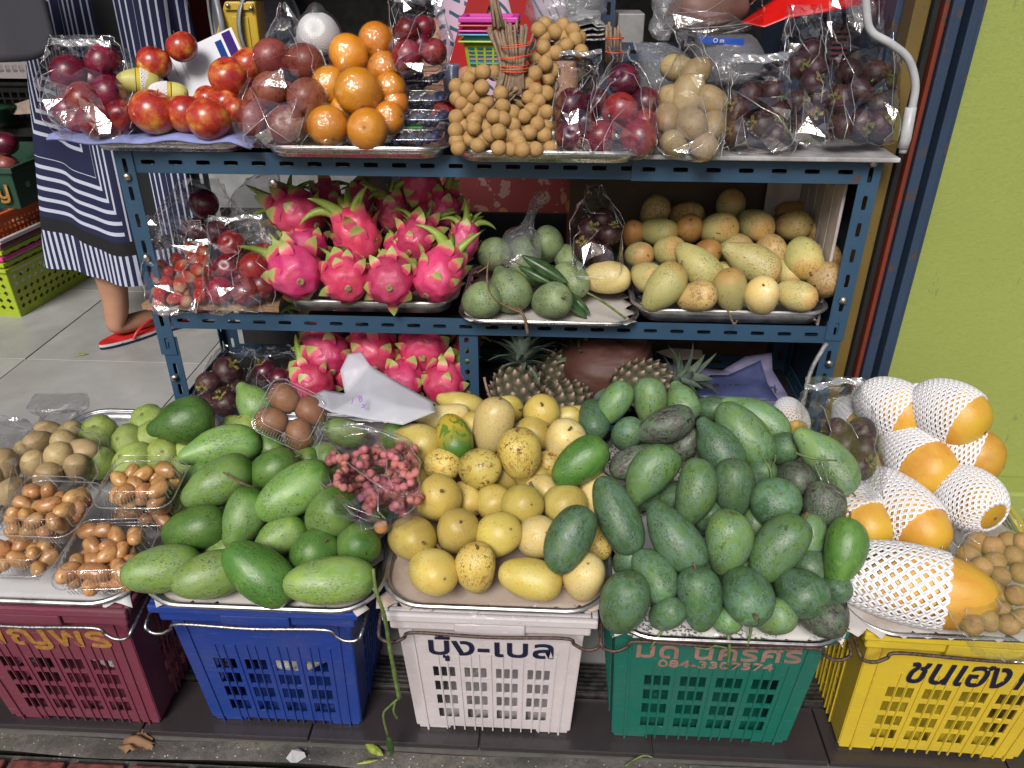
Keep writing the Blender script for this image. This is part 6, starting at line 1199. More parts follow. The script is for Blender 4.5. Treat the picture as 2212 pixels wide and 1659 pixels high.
twigthing('stem', 'long green stem hanging down between the blue and white crates', [(806, 1228, -.575), (812, 1275, -.59), (830, 1330, -.60), (842, 1400, -.60), (852, 1455, -.60), (862, 1508, -.60)], .0026, .0036, 'stem_green', forks=[[(862, 1508, -.60), (842, 1525, -.60), (828, 1545, -.60), (838, 1590, -.60)], [(855, 1512, -.60), (850, 1535, -.60), (858, 1552, -.60)], [(818, 1295, -.59), (806, 1270, -.59)]])
leaf('narrow green leaf at the bottom end of the hanging stem', at_y(838, 1588, -.60), at_y(847, 1632, -.60), .24, 'leaf_green')
for lab, pts, r in (('thin green stalk hanging from the middle of the blue green pile', [(1620, 1320, -.585), (1622, 1360, -.60), (1614, 1395, -.605)], .0026), ('green stalk with split end hanging over the green crate lettering', [(1568, 1345, -.58), (1574, 1380, -.60), (1576, 1405, -.605), (1572, 1440, -.605)], .0028), ('thin pale stalk hanging at the left of the green crate lettering', [(1448, 1340, -.58), (1425, 1370, -.60), (1404, 1402, -.605)], .0022), ('pale forked stalk lying over the green crate phone number', [(1570, 1400, -.607), (1545, 1395, -.607), (1528, 1402, -.607), (1500, 1398, -.607)], .0012),
                    ('brown woody stalk between front mangoes of the blue green pile', [(1622, 1246, -.52), (1606, 1275, -.53), (1584, 1312, -.54)], .0032)): twigthing('stem', lab, pts, r, r*.7, 'stem' if 'brown' in lab else 'stem_green')
twigthing('stem', 'long dark stem across the long light green mango at the right', [(1717, 978, -.40), (1755, 990, -.42), (1808, 995, -.42)], .0022, .0014, 'stem_green')
twigthing('stem', 'forked yellowish stem standing between mangoes in the pile middle', [(1648, 990, -.34), (1664, 1015, -.36), (1666, 1045, -.37)], .002, .003, 'stem_green', forks=[[(1664, 1015, -.36), (1674, 995, -.36), (1675, 982, -.36)]])
twigthing('stem', 'dark twig pointing left from a mango on the light green tray', [(550, 1055, -.42), (520, 1042, -.43), (482, 1020, -.43)], .003, .0014, 'stem')
twigthing('stem', 'brown stalk across the yellow mangoes at the tray left', [(908, 1118, -.47), (930, 1160, -.49), (960, 1195, -.50), (985, 1212, -.50)], .0022, .0036, 'stem')
twigthing('stem', 'long thin stem leading to the half green yellow mango', [(962, 896, -.20), (940, 872, -.19), (905, 852, -.18)], .0024, .0014, 'stem_green')
twigthing('stem', 'pinkish upright twig in front of the left pineapple', [(1062, 865, -.16), (1052, 840, -.16), (1046, 815, -.15)], .002, .0026, 'twig')
twigthing('stem', 'dark forked twig linking two yellow mangoes in the tray middle', [(1145, 1042, -.40), (1155, 1060, -.41), (1168, 1080, -.41)], .003, .0016, 'stem')
P = at_y(823, 1138, -.50); k_ = ball('kumquat', 'kumquat', lambda: ball_shape(1.0), 'kumquat', P, 15*m_px(P), lab='tiny round brown fruit on a twig right of the green mangoes', cat='fruit')
# litter
P = at_z(295, 1607, -.012); M4 = Matrix.Translation(P+Vector((0, 0, .006)))@Matrix.Rotation(.1, 4, 'Z')
def dl(s, t):
    x, y = s*2-1, t*2-1; return Vector((x*.032*(1-.35*abs(y)**1.5)*(1+.12*math.sin(9*y)), y*.020*(1-.5*abs(x)**2)*(1+.15*math.sin(7*x)), .008*math.cos(2.2*x)+.004*math.sin(6*y+3*x)-.004))
link('dry_leaf', MB().grid(dl, 22, 14).mesh('dry_leaf', M['leaf_dry'], True), None, M=M4, label='curled brown dry leaf on the concrete before the maroon crate', cat='leaf', solid=.0006)
leaf('broad yellow green peel lying on the kerb below the hanging stem', at_z(788, 1605, -.008), at_z(828, 1632, -.008), .36, 'peel', nrm=(0, -.4, 1), cat='peel', name='peel')
leaf('narrow yellowish peel lying nearest the viewer below the blue crate', at_z(770, 1650, -.012), at_z(818, 1641, -.010), .18, 'peel', nrm=(0, -.2, 1), cat='peel', name='peel')
leaf('small green leaf scrap on the grey floor tiles', at_z(158, 768, .003), at_z(190, 764, .004), .22, 'peel', nrm=(0, -.2, 1), cat='leaf', name='leaf_scrap')
P = at_z(638, 1642, -.012); link('paper_scrap', MB().add([Vector(p) for p in ((-.016, 0, 0), (-.008, .012, .006), (.0, .018, .002), (.014, .010, .004), (.018, .004, 0), (.006, -.008, .001), (-.004, -.010, .003))], [(0, 1, 2, 3, 4, 5, 6)]).mesh('paper_scrap', M['paper_white']), None, loc=P+Vector((0, 0, .004)), label='torn pale paper scrap on the kerb below the blue crate', cat='paper scrap')
twigthing_z = [at_z(1350, 1655, -.008), at_z(1372, 1640, -.006), at_z(1392, 1632, -.004), at_z(1410, 1636, -.006)]
link('twig', MB().tube([p-twigthing_z[0] for p in smooth_path(twigthing_z, 4)], .0018, 6).mesh('twig', M['stem_green'], True), None, loc=twigthing_z[0], label='crooked green twig on the kerb below the green crate', cat='twig')

# ================================================================ things on and behind the rack
yl_ = trA[2]
def cloth(s, t):
    a = at_y(108, 292, yl_); b = at_y(545, 298, yl_); x = a.x+(b.x-a.x)*s; y = yl_-.014+t*.30
    z = ZT+.030+.003*math.sin(9*s+2)+.002*math.sin(23*s)-.006*(t < .03)-.010*max(0, (s-.9)/.1)*(t < .3)+.006*max(0, (s-.80)/.2); return Vector((x, y, z))
link('lilac_cloth', MB().grid(cloth, 60, 20).mesh('lilac_cloth', M['lilac'], True), None, label='lilac cloth spread under the apples with its corner curled over', cat='cloth', solid=.004)
# payment sign
A, B_, C_, D_ = at_y(321, 142, .13), at_y(489, 64, .17), at_y(538, 150, .13), at_y(372, 228, .09)
ex = (B_-A); lx = ex.length; ex.normalize(); ey = (A-D_); ly = ey.length; ey = (ey-ex*ey.dot(ex)).normalized(); ez = ex.cross(ey)
sg = thing('payment_sign', 'white bank payment card with purple ends leaning among the apples', 'sign', M=Matrix.Translation(D_)@Matrix(((ex.x, ey.x, ez.x, 0), (ex.y, ey.y, ez.y, 0), (ex.z, ey.z, ez.z, 0), (0, 0, 0, 1))))
pu, bl_ = simple('purple_print', (.035, .012, .14), .8, spec=.2), simple('blue_print', (.008, .04, .20), .8, spec=.2)
part('card', MB().box(0, lx, 0, ly, -.002, 0), simple('white_card', (.56, .57, .62), .5, 0, .03), sg); part('print_bar', MB().box(lx*.86, lx*.965, .004, ly-.004, .0004, .0008), pu, sg); part('print_bar', MB().box(lx*.03, lx*.08, .004, ly-.004, .0004, .0008), pu, sg); part('print_bar', MB().box(lx*.75, lx*.83, ly*.2, ly*.85, .0004, .0008), bl_, sg)
me = font_mesh('SCB', .014, .0002); me.materials.clear(); me.materials.append(M['paper_white']); link('lettering', me, sg, M=Matrix.Translation((lx*.93, ly*.30, .0012))@Matrix.Rotation(-math.pi/2, 4, 'Z'))
for k, (xx, y0, y1) in enumerate(((.30, .35, .85), (.20, .5, .85), (.66, .3, .5))): part('print_line', MB().box(lx*xx, lx*xx+.0011, ly*y0, ly*y1, .0004, .0008), simple('faint_print', (.2, .2, .24), .5), sg)
# yellow scale seen from its narrow side
sc = thing('weighing_scale', 'yellow two dial weighing scale seen edge on behind the apples', 'scale', at_y(500, 135, .34)); s0_ = sc.location.copy()
Yp = simple('scale_yellow', (.50, .34, .035), .35, 0, .12, 12); Q = [at_y(u, v, .34)-s0_ for u, v in ((450, 135), (566, 135), (550, 3), (484, 3))]
def prism(Q, dy, ins=0): return MB().add([q for q in Q]+[q+Vector((0, dy, 0)) for q in Q], [(0, 1, 2, 3), (7, 6, 5, 4), (0, 4, 5, 1), (1, 5, 6, 2), (2, 6, 7, 3), (3, 7, 4, 0)])
part('body', prism(Q, .12), Yp, sc, bevel=.004)
Q2 = [at_y(u, v, .337)-s0_ for u, v in ((478, 130), (548, 130), (535, 36), (500, 36))]; part('front_panel', prism(Q2, .002), Yp, sc, bevel=.001)
Q3 = [at_y(u, v, .334)-s0_ for u, v in ((484, 22), (548, 22), (544, 6), (488, 6))]; part('top_bracket', prism(Q3, .004), Yp, sc, bevel=.001)
for u, v in ((492, 12), (542, 18)): link('screw', bolt, sc, M=Matrix.Translation(at_y(u, v, .332)-s0_)@Matrix.Rotation(math.pi/2, 4, 'X')@Matrix.Scale(.6, 4))
for u, yaw in ((470, -62), (585, 62)):
    M4 = Matrix.Translation(at_y(u, 60, .40)-s0_)@Matrix.Rotation(math.radians(yaw), 4, 'Z')@Matrix.Rotation(math.pi/2, 4, 'X'); part('dial_rim', MB().lathe([(.084, -.005), (.090, -.005), (.091, .005), (.088, .006), (.085, .002)], 40, M=M4), simple('grey_dial_rim', (.22, .23, .25), .4, 0), sc, smooth=True)
    part('dial_face', MB().lathe([(0, -.004), (.085, -.004)], 30, M=M4), simple('dial_face', (.16, .17, .20), .25), sc)
part('top_plate', MB().box(-.05, .13, -.02, .14, .145, .150), M['steel'], sc, bevel=.003)

# generic basket with holes
def basket(lab, P, w, d, h, mat, taper=.8, yaw=0, nx=10, nz=5, name='basket', rimh=.01, cat='basket', group=None, hole=.38, z0=.15, z1=.8, dia=False, rad=.4, parent=None, base=None):
    o = thing(name, lab, cat, group=group, M=Matrix.Translation(P)@Matrix.Rotation(yaw, 4, 'Z'))
    for kind in 'fblr':
        def f(s, z, kind=kind):
            k = z/h; hw = w/2*(taper+(1-taper)*k); hd = d/2*(taper+(1-taper)*k); return {'f': Vector((s*hw, -hd, z)), 'b': Vector((-s*hw, hd, z)), 'l': Vector((-hw, -s*hd, z)), 'r': Vector((hw, s*hd, z))}[kind]
        mb = MB(); mb.add([f(-1, 0), f(1, 0), f(1, h*z0), f(-1, h*z0)], [(0, 1, 2, 3)]); mb.add([f(-1, h*z1), f(1, h*z1), f(1, h), f(-1, h)], [(0, 1, 2, 3)])
        n = nx if kind in 'fb' else max(2, int(nx*d/w))
        for i in range(n):
            for j in range(nz):
                x0, x1 = -.94+1.88*i/n, -.94+1.88*(i+1)/n; a, b = h*(z0+(z1-z0)*j/nz), h*(z0+(z1-z0)*(j+1)/nz)
                if dia: c0, c1 = (x0+x1)/2, (a+b)/2; q = .72; fr_ = [f(x0, a), f(x1, a), f(x1, b), f(x0, b)]; inn = [f(c0, c1+(a-c1)*q), f(c0+(x1-c0)*q, c1), f(c0, c1+(b-c1)*q), f(c0+(x0-c0)*q, c1)]; mb.add(fr_+inn, [(0, 1, 5, 4), (1, 2, 6, 5), (2, 3, 7, 6), (3, 0, 4, 7)])
                else: ringcell(mb, f, x0, x1, a, b, (x1-x0)*hole, (b-a)*hole, rad, 6)
        for s in (-1, 1): mb.add([f(s*.94, h*z0), f(s, h*z0), f(s, h*z1), f(s*.94, h*z1)], [(0, 1, 2, 3)])
        link('panel', mb.mesh('panel', M[mat]), o, solid=.003)
    part('floor_panel', MB().box(-w/2*taper, w/2*taper, -d/2*taper, d/2*taper, 0, .003), M[mat], o)
    e = .012; rb = MB()
    for (x0, x1, y0, y1) in ((-w/2-e, w/2+e, -d/2-e, -d/2), (-w/2-e, w/2+e, d/2, d/2+e), (-w/2-e, -w/2, -d/2, d/2), (w/2, w/2+e, -d/2, d/2)): rb.box(x0, x1, y0, y1, h-rimh, h)
    part('rim', rb, M[mat], o, bevel=.002); return o
GS = 'small nested baskets behind the longans'
for i, (v, mat, lab) in enumerate(((148, 'lime_p', 'lime green basket at the bottom of the small nested stack'), (142, 'cyan_p', 'blue basket nested second lowest in the small stack'), (137, 'magenta_p', 'magenta basket in the middle of the small nested stack'), (130, 'red_p', 'red basket second from top of the small nested stack'), (112, 'magenta_p', 'magenta basket on top of the small nested stack'))):
    c = at_y(1056, 158, .30); w_ = .102; P = Vector((c.x, .30+.05, c.z+[0, .013, .020, .030, .044][i])); basket(lab, P, w_*(1-.01*i), .085, .062, mat, .82, nx=5, nz=5, group=GS, rimh=.004 if i < 4 else .010)
c = at_y(975, 215, .16); link('cup', MB().lathe([(0, 0), (.013, 0), (.017, .060), (.020, .064), (.0185, .064), (.0155, .060), (.012, .003), (0, .003)], 20).mesh('cup', M['cup'], True), None, loc=c, label='small cloudy blue plastic cup between berry boxes and longans', cat='cup')
# left background stack
P = at_z(62, 690, 0); lb_ = .36
basket('lime green lattice crate on the floor at the left edge', Vector((P.x-.17, P.y+.24, 0)), .34, .46, .20, 'lime_p', .9, yaw=math.radians(-6), nx=9, nz=5, dia=True, name='fruit_crate', cat='crate', group='stacked baskets at the left edge', rimh=.012, z0=.12, z1=.86)
for i, (mat, dz, lab) in enumerate((('lime_p', .022, 'lime green basket nested on the lattice crate'), ('pink_p', .045, 'pink basket nested in the left edge stack'), ('lime_p', .068, 'second lime basket nested above the pink one'), ('maroon_p', .090, 'brownish red basket nested below the white rim'), ('white_p', .108, 'white rimmed basket near the top of the left stack'))):
    basket(lab, Vector((P.x-.17+.004*i, P.y+.24, .0+dz)), .335, .455, .20, mat, .86, yaw=math.radians(-6), nx=6, nz=3, dia=True, group='stacked baskets at the left edge', rimh=.014, z0=.1, z1=.8)
basket('orange basket with small holes on top of the left stack', Vector((P.x-.17, P.y+.26, .215)), .33, .45, .17, 'orange_p', .9, yaw=math.radians(-6), nx=14, nz=6, group='stacked baskets at the left edge', rimh=.010, hole=.30)
P2 = at_z(40, 440, .40); gc = basket('dark green crate with a gold Thai letter at the left edge', Vector((P2.x-.15, P2.y+.18, .385)), .34, .40, .15, 'darkgreen_p', .95, nx=3, nz=1, group='stacked baskets at the left edge', rimh=.02, hole=.1, name='fruit_crate', cat='crate')
me = font_mesh('ญ', .09, .0008); me.materials.clear(); me.materials.append(M['gold_ink']); link('lettering', me, gc, M=Matrix.Translation((.11, -.205, .04))@Matrix.Rotation(math.pi/2, 4, 'X'))
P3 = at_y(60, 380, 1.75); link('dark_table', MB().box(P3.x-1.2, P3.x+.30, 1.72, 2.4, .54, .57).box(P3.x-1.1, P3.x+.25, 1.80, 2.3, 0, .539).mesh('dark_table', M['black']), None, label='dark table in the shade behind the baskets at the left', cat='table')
basket('black slotted basket on the dark table at the left', Vector((P3.x-.04, 1.90, .572)), .36, .30, .17, 'black', .9, nx=10, nz=4, rimh=.012)
basket('white plastic basket tilted on the dark table', Vector((P3.x-.05, 1.92, .75)), .40, .28, .12, 'white_p', .85, nx=12, nz=2, rimh=.01, hole=.36)
sheetbag('paper', 'crumpled tan paper lying over the black basket', [(30, 225, 1.75), (62, 215, 1.72), (95, 232, 1.72), (70, 245, 1.70), (28, 248, 1.70)], [(0, 1, 2, 3, 4)], 'paper_brown', 4, .012, 3, cat='paper')
link('green_tub', MB().lathe([(0, 0), (.05, 0), (.062, .05), (.066, .052), (.066, .058), (0, .062)], 24).mesh('green_tub', M['darkgreen_p'], True), None, loc=at_y(3, 262, 1.7), label='dark green lidded tub at the left edge on the table', cat='tub')
for i, (u, v, lab) in enumerate(((12, 310, 'dark round fruit in shade at the left edge, upper'), (15, 358, 'reddish round fruit in shade at the left edge, lower'))): P = at_y(u, v, 1.5); ball('fruit', f'dim_fruit|{i}', lambda: ball_shape(.95), 'plum_dark' if i == 0 else 'passion', P, .045, lab=lab, cat='fruit')
def gcl(s, t):
    a = at_y(-150, 0, .70); b = at_y(98, 0, .70); top = 1.35; bot = at_y(60, 128, .70).z; x = a.x+(b.x-a.x)*s; e = 1-(2*s-1)**6; return Vector((x, .70-.05*math.sin(math.pi*s)*(1+.1*math.sin(13*s)), bot+(top-bot)*t+(1-t)*.05*(1-e)))
link('grey_cloth', MB().grid(gcl, 30, 20).mesh('grey_cloth', simple('grey_fabric', (.05, .05, .062), .9, 0, .08, 60), True), None, label='dark grey cloth hanging out of focus at the top left corner', cat='cloth', solid=.03)
link('red_curtain', MB().grid(lambda s, t: Vector((at_y(350, 50, 1.5).x+s*.42, 1.5+.03*math.sin(20*s), 0.3+t*1.6)), 30, 4).mesh('red_curtain', simple('dark_red_cloth', (.16, .006, .006), .85, 0, .15, 8), True), None, label='dark red cloth hanging in the shade behind the yellow scale', cat='cloth', solid=.003)
# added shade backdrop and panels behind the rack
link('shade_backdrop', MB().box(at_y(560, 400, 1.75).x, at_y(1990, 300, 1.75).x, 1.75, 1.80, 0, 2.4).mesh('shade_backdrop', M['black']), label='black added backdrop standing in for deep shade far behind the rack', kind='structure')  # black sheet added to stand for the unlit depth of the shop
a, b = at_y(432, 500, .62), at_y(600, 500, .62); link('cabinet', MB().box(a.x, b.x+.25, .62, 1.0, .0, .80).mesh('cabinet', M['cabinet']), None, label='pale grey cabinet behind the left bags and dragon fruits', cat='cabinet', bevel=.004)
a, b = at_y(1228, 500, YD+.03), at_y(1700, 500, YD+.03); link('cardboard_sheet', MB().box(a.x, b.x, YD+.025, YD+.030, .12, ZT-.045).mesh('cardboard_sheet', M['cardboard']), None, label='dark brown cardboard sheet behind the pale yellow mangoes', cat='cardboard')
gp = thing('grooved_panel', 'dusty white grooved panel at the right end of the middle tier', 'panel', (XR-.040, 0, ZM))
for i in range(5): y0 = .05+i*.05; part('board', MB().box(0, .006, y0, y0+.048, -.02, ZT-ZM-.04), M['white_panel'], gp, bevel=.0015)
part('board', MB().box(-.075, -.001, YD-.012, YD-.006, -.02, ZT-ZM-.04), M['white_panel'], gp)
link('shade_backing', MB().box(at_y(1228, 500, YD+.05).x-.9, at_y(1228, 500, YD).x, .52, .53, 0, .62).mesh('shade_backing', M['black']), None, label='black sheet added in place of the shade behind the bottom tier', cat='board')  # added black sheet, takes the place of the dark void behind the shelves
# brown wrapped sack and the printed purple sheet on the bottom tier
def sack(s, t):
    a = at_y(1195, 870, .02); b = at_y(1425, 860, .02); q = s*2*math.pi; p = t*math.pi; n = Vector((math.sin(p)*math.cos(q), math.sin(p)*math.sin(q), -math.cos(p))); c = (a+b)/2+Vector((0, .10, .03))
    return c+Vector((math.copysign(abs(n.x)**.7, n.x)*(b.x-a.x)*.46, n.y*.12, math.copysign(abs(n.z)**.7, n.z)*(.088+.02*n.x)))+n*(.0022*math.sin(34*n.z+16*n.x+3*math.sin(5*n.x))+.0016*math.sin(61*n.z-9*n.x))
link('brown_sack', MB().grid(sack, 60, 40, wrap=True).mesh('brown_sack', simple('rust_brown_film', (.075, .028, .020), .6, 0, .2, 10, .3), True), None, label='rust brown film wrapped sack lying among the pineapples', cat='sack')
M['purple_film'] = simple('lilac_printed_film', (.14, .13, .22), .45, 0, .2, 12, .1); M['navy_film'] = simple('navy_film_band', (.045, .055, .14), .45, 0, .2, 12, .1)
pf = sheetbag('printed_sheet', 'lilac plastic sheet with navy band and mirrored Korean print behind the pile', [(1400, 790, .10), (1450, 785, .10), (1560, 800, .09), (1610, 770, .10), (1665, 762, .10), (1668, 800, .06), (1700, 850, .0), (1725, 905, -.06), (1640, 900, -.08), (1500, 880, -.06), (1410, 860, -.04)], [(0, 1, 2, 9, 10), (2, 3, 4, 5, 6, 9), (6, 7, 8, 9)], 'purple_film', 5, .008, 12, cat='plastic sheet', smooth=True)
nb = sheetbag('x', 'x', [(1490, 812, .078), (1570, 812, .070), (1640, 780, .070), (1655, 830, .020), (1680, 868, -.02), (1500, 858, -.02)], [(0, 1, 2, 3, 4, 5)], 'navy_film', 5, .004, 12, smooth=True); nb.name = 'navy_band'; w_ = nb.location.copy(); del nb['label'], nb['category']; nb.parent = pf; nb.location = w_-pf.location+Vector((0, -.008, .006))
me = font_mesh('재활용 지정물입니다', .020, .0002); me.materials.clear(); me.materials.append(M['black']); C = at_y(1585, 832, .025); link('lettering', me, pf, M=Matrix.Translation(C-pf.location+Vector((0, -.012, .008)))@Matrix.Rotation(math.radians(38), 4, 'X')@Matrix.Diagonal((1, -1, 1, 1)))
M['film_dark'] = M['navy_film']
for lab, pts, s_ in (('small pale paper scrap at the back of the bottom tier', [(1695-280, 760, .24), (1450, 752, .24), (1545-30, 756, .24), (1520, 775, .22), (1460, 778, .22)], 4),): sheetbag('paper_scrap', lab, pts, [(0, 1, 2, 3, 4)], 'paper_brown', 3, .004, s_, cat='paper')
twigthing('pole', 'grey speckled stick leaning against the right post of the rack', [(1785, 742, -.02), (1752, 800, -.05), (1738, 860, -.08), (1728, 900, -.10)], .0045, .0035, 'grey_stick', cat='stick')
# ---------------- top right background
bk = thing('back_rack', 'blue slotted rack upright with cross bar behind the longans', 'rack', at_y(1315, 135, .50)); z0b = bk.location.copy()
mb = MB(); a = at_y(1302, 0, .50); b = at_y(1330, 0, .50); slotted(mb, (a.x-z0b.x, 0, -.6), Z, X, 1.3, b.x-a.x, pitch=.06); link('post', mb.mesh('post', M['blue_dark']), bk, solid=.002)
mb = MB(); a = at_y(1130, 118, .51); b = at_y(1620, 118, .51); slotted(mb, (a.x-z0b.x, .012, at_y(1300, 132, .51).z-z0b.z), X, Z, b.x-a.x, .04, pitch=.055); link('beam', mb.mesh('beam', M['blue_dark']), bk, solid=.002)
for (u0, u1, lab) in ((1305, 1395, 'grey speckled metal box behind the stalk bundle'), (1245, 1300, 'grey speckled box beside the newspapers')):
    a, b = at_y(u0 if u0 != 1305 else 1332, 105, .52), at_y(u1, 30, .52); link('metal_box', MB().box(a.x, b.x, .53, .65, a.z, b.z).mesh('metal_box', tile_mat('speckled_zinc'+str(u0), (.30, .30, .31), 60, .62, (.10, .10, .11))), None, label=lab, cat='box', bevel=.003)
ns = thing('newspaper_stack', 'stack of folded newspapers behind the longans', 'newspaper', at_y(1250, 92, .42)); n0 = ns.location.copy()
for i in range(5):
    c0, c1 = at_y(1175+6*i, 88-9*i, .42), at_y(1318-3*i, 82-11*i, .42)
    part('newspaper', MB().grid(lambda s, t, i=i: c0-n0+(c1-c0)*s+Vector((0, t*.14, .003*math.sin(6*s+i)-.006*(s > .8)*i*.5)), 12, 3), M['news'], ns, smooth=True, solid=.003)
SBK = lambda x, y: 1.08-(.42-y)*1.2
SBK = slope(.30, .98, .48, 1.18)
GT = 'plastic bags in the background at the top right'
for lab, rows, mt, sd_ in (('cloudy thin bag at the top centre behind the longans', [(55, 1160, 1240, .02), (35, 1140, 1300, .04), (5, 1140, 1310, .05), (-40, 1150, 1300, .04)], 'thin_bag', 81),
                       ('cloudy bag with a drooping tip right of the metal box', [(88, 1425, 1445, .01), (60, 1400, 1455, .02), (25, 1408, 1470, .03), (-30, 1400, 1470, .03)], 'thin_bag', 82),
                       ('cloudy knotted bag behind the tan fruit bag', [(205, 1385, 1450, .02), (180, 1372, 1480, .04), (135, 1378, 1488, .045), (105, 1372, 1470, .02), (92, 1365, 1420, .006)], 'thin_bag', 83),
                       ('large clear bag hanging above the tan fruit with pinkish contents', [(72, 1440, 1560, .02), (50, 1418, 1640, .04), (10, 1415, 1650, .05), (-40, 1420, 1640, .04)], 'cello', 84),
                       ('clear bag with a blue printed strip behind the mangosteens', [(180, 1510, 1600, .02), (150, 1500, 1640, .04), (100, 1500, 1640, .045), (72, 1510, 1620, .02)], 'thin_bag', 85)):
    bag('plastic_bag', lab, rows, SBK, seed=sd_, mat=mt, group=GT, nfold=20, nu=56, nv=36)
P = at_s(1530, 20, SBK, -.4); link('pink_bundle', MB().grid(lambda s, t: Vector((.085*math.sin(math.pi*t)*math.cos(6.283*s), .04*math.sin(math.pi*t)*math.sin(6.283*s)+.006*math.sin(20*s+7*t), -.05*math.cos(math.pi*t)+.006*math.sin(9*s))), 30, 20, wrap=True).mesh('pink_bundle', simple('pinkish_contents', (.22, .11, .09), .5, 0, .2, 9, .2), True), None, loc=P, label='dull pink bundle inside the large hanging clear bag', cat='bundle')
sheetbag('red_bag', 'bright red plastic bag hanging at the top right corner', [(1640, 20, .42), (1700, -20, .42), (1890, -40, .40), (1880, 8, .38), (1790, 25, .36), (1700, 40, .36), (1650, 60, .36), (1600, 48, .38)], [(0, 1, 2, 3, 4, 5, 6, 7)], simple('bright_red_film', (.55, .008, .006), .35, 0, .1, 10), 6, .012, 22, cat='plastic bag', smooth=True)
bs = sheetbag('printed_strip', 'blue printed strip on a bag behind the mangosteens', [(1508, 78, .30), (1608, 84, .30), (1606, 98, .29), (1510, 94, .29)], [(0, 1, 2, 3)], simple('blue_strip', (.01, .05, .30), .35), 4, .002, 3, cat='label strip')
me = font_mesh('O m', .012, .0002); me.materials.clear(); me.materials.append(M['paper_white']); link('lettering', me, bs, M=Matrix.Translation(at_y(1552, 92, .284)-bs.location)@Matrix.Rotation(math.pi/2, 4, 'X'))
a, b = at_y(1700, 130, .45), at_y(1960, 0, .45); link('dark_stack', MB().box(a.x, b.x, .46, .7, .86, 1.4).mesh('dark_stack', M['blue_dark']), None, label='dark blue panel in shade behind the mangosteen bags', cat='panel')
st_ = thing('crate_stack', 'stack of dark red slatted trays behind the tall bags', 'trays', at_y(1820, 130, .43))
for i in range(9): part('slat', MB().box(-.03, .03, 0, .02, i*.011, i*.011+.005), M['maroon_p'], st_)
pp = thing('white_pipe', 'white plastic pipe bending down to the right end of the rack', 'pipe', at_y(1950, 330, -.02)); p0 = pp.location.copy()
part('tube', MB().tube([p-p0 for p in smooth_path([at_y(1868, -60, -.02), at_y(1872, 30, -.02), at_y(1884, 70, -.02), at_y(1925, 95, -.02), at_y(1962, 128, -.02), at_y(1977, 180, -.02), at_y(1970, 235, -.02), at_y(1950, 330, -.02)], 8)], .0066, 12), M['white_pvc'], pp, smooth=True)
part('sleeve', MB().tube([at_y(1968, 232, -.02)-p0, at_y(1956, 300, -.02)-p0, at_y(1950, 320, -.02)-p0], .0092, 14), M['white_pvc'], pp, smooth=True)

# ================================================================ people
def skin_mat(): return simple('skin', (.42, .22, .14), .5, 0, .06, 20, .05)
M['skin'] = skin_mat()
def body(name, J, E, parent=None, mat='skin', root=0, sub=2, loc=(0, 0, 0)):
    me = bpy.data.meshes.new(name); me.from_pydata([j[:3] for j in J], E, []); me.materials.append(M[mat] if isinstance(mat, str) else mat)
    o = link(name, me, parent, loc=loc); m = o.modifiers.new('skin', 'SKIN'); sv = me.skin_vertices[0].data
    for i, j in enumerate(J): sv[i].radius = (j[3], j[4] if len(j) > 4 else j[3]); sv[i].use_root = (i == root)
    m.use_smooth_shade = True; s = o.modifiers.new('sub', 'SUBSURF'); s.levels = sub; s.render_levels = sub; return o
HE = at_z(256, 722, .03); HX, HY = HE.x, HE.y
p1 = thing('person', 'person in a navy and white striped skirt and red flip flops, standing left', 'person', (HX, HY, 0))
a2 = at_z(362, 692, .02); fx, fy = a2.x-HX, a2.y-HY
toe = Vector((.125, .19, 0)); cxs = .20
J = [(cxs+.02, .08, .92, .15, .12), (cxs+.02, .08, 1.12, .125, .10), (cxs+.02, .07, 1.34, .15, .10), (cxs+.02, .08, 1.47, .05), (cxs+.04, .09, 1.58, .075, .09), (cxs+.045, .10, 1.67, .07, .08),
     (cxs-.06, .08, .80, .085), (.015, .03, .48, .066), (.022, .012, .33, .062), (.014, .016, .17, .046), (.006, .010, .095, .046, .042), (-.006, -.004, .058, .040, .036), (.05, .075, .052, .034, .028), (.10, .15, .042, .038, .018), (.125, .19, .037, .028, .012),
     (cxs+.12, .10, .80, .085), (.16, .16, .48, .058), (.16, .165, .33, .052), (.145, .15, .16, .036), (.14, .15, .085, .034), (.135, .14, .045, .032), (.185, .215, .042, .030, .022), (.235, .29, .034, .034, .016), (.26, .33, .030, .026, .012),
     (cxs-.16, .07, 1.38, .05), (cxs-.20, .08, 1.20, .04), (cxs-.08, -.06, 1.24, .032), (cxs+.21, .08, 1.38, .05), (cxs+.25, .08, 1.20, .04), (cxs+.12, -.06, 1.26, .032)]
E = [(0, 1), (1, 2), (2, 3), (3, 4), (4, 5), (0, 6), (6, 7), (7, 8), (8, 9), (9, 10), (10, 11), (11, 12), (12, 13), (13, 14), (0, 15), (15, 16), (16, 17), (17, 18), (18, 19), (19, 20), (20, 21), (21, 22), (22, 23), (2, 24), (24, 25), (25, 26), (2, 27), (27, 28), (28, 29)]
body('body', J, E, p1)
part('hair', MB().grid(lambda s, t: Vector((cxs+.045+.088*math.sin(math.pi*(.02+.6*t))*math.cos(6.283*s), .115+.10*math.sin(math.pi*(.02+.6*t))*math.sin(6.283*s), 1.63+.12*math.cos(math.pi*(.02+.6*t)))), 24, 12, wrap=True), simple('black_hair', (.01, .009, .008), .5), p1, smooth=True)
part('blouse', MB().grid(lambda s, t: Vector((cxs+.02+(.185+.03*math.sin(3.1*t))*math.cos(6.283*s), .08+.125*math.sin(6.283*s), 1.22+.24*t)), 32, 8, wrap=True), simple('dark_blouse', (.05, .05, .07), .8), p1, smooth=True)
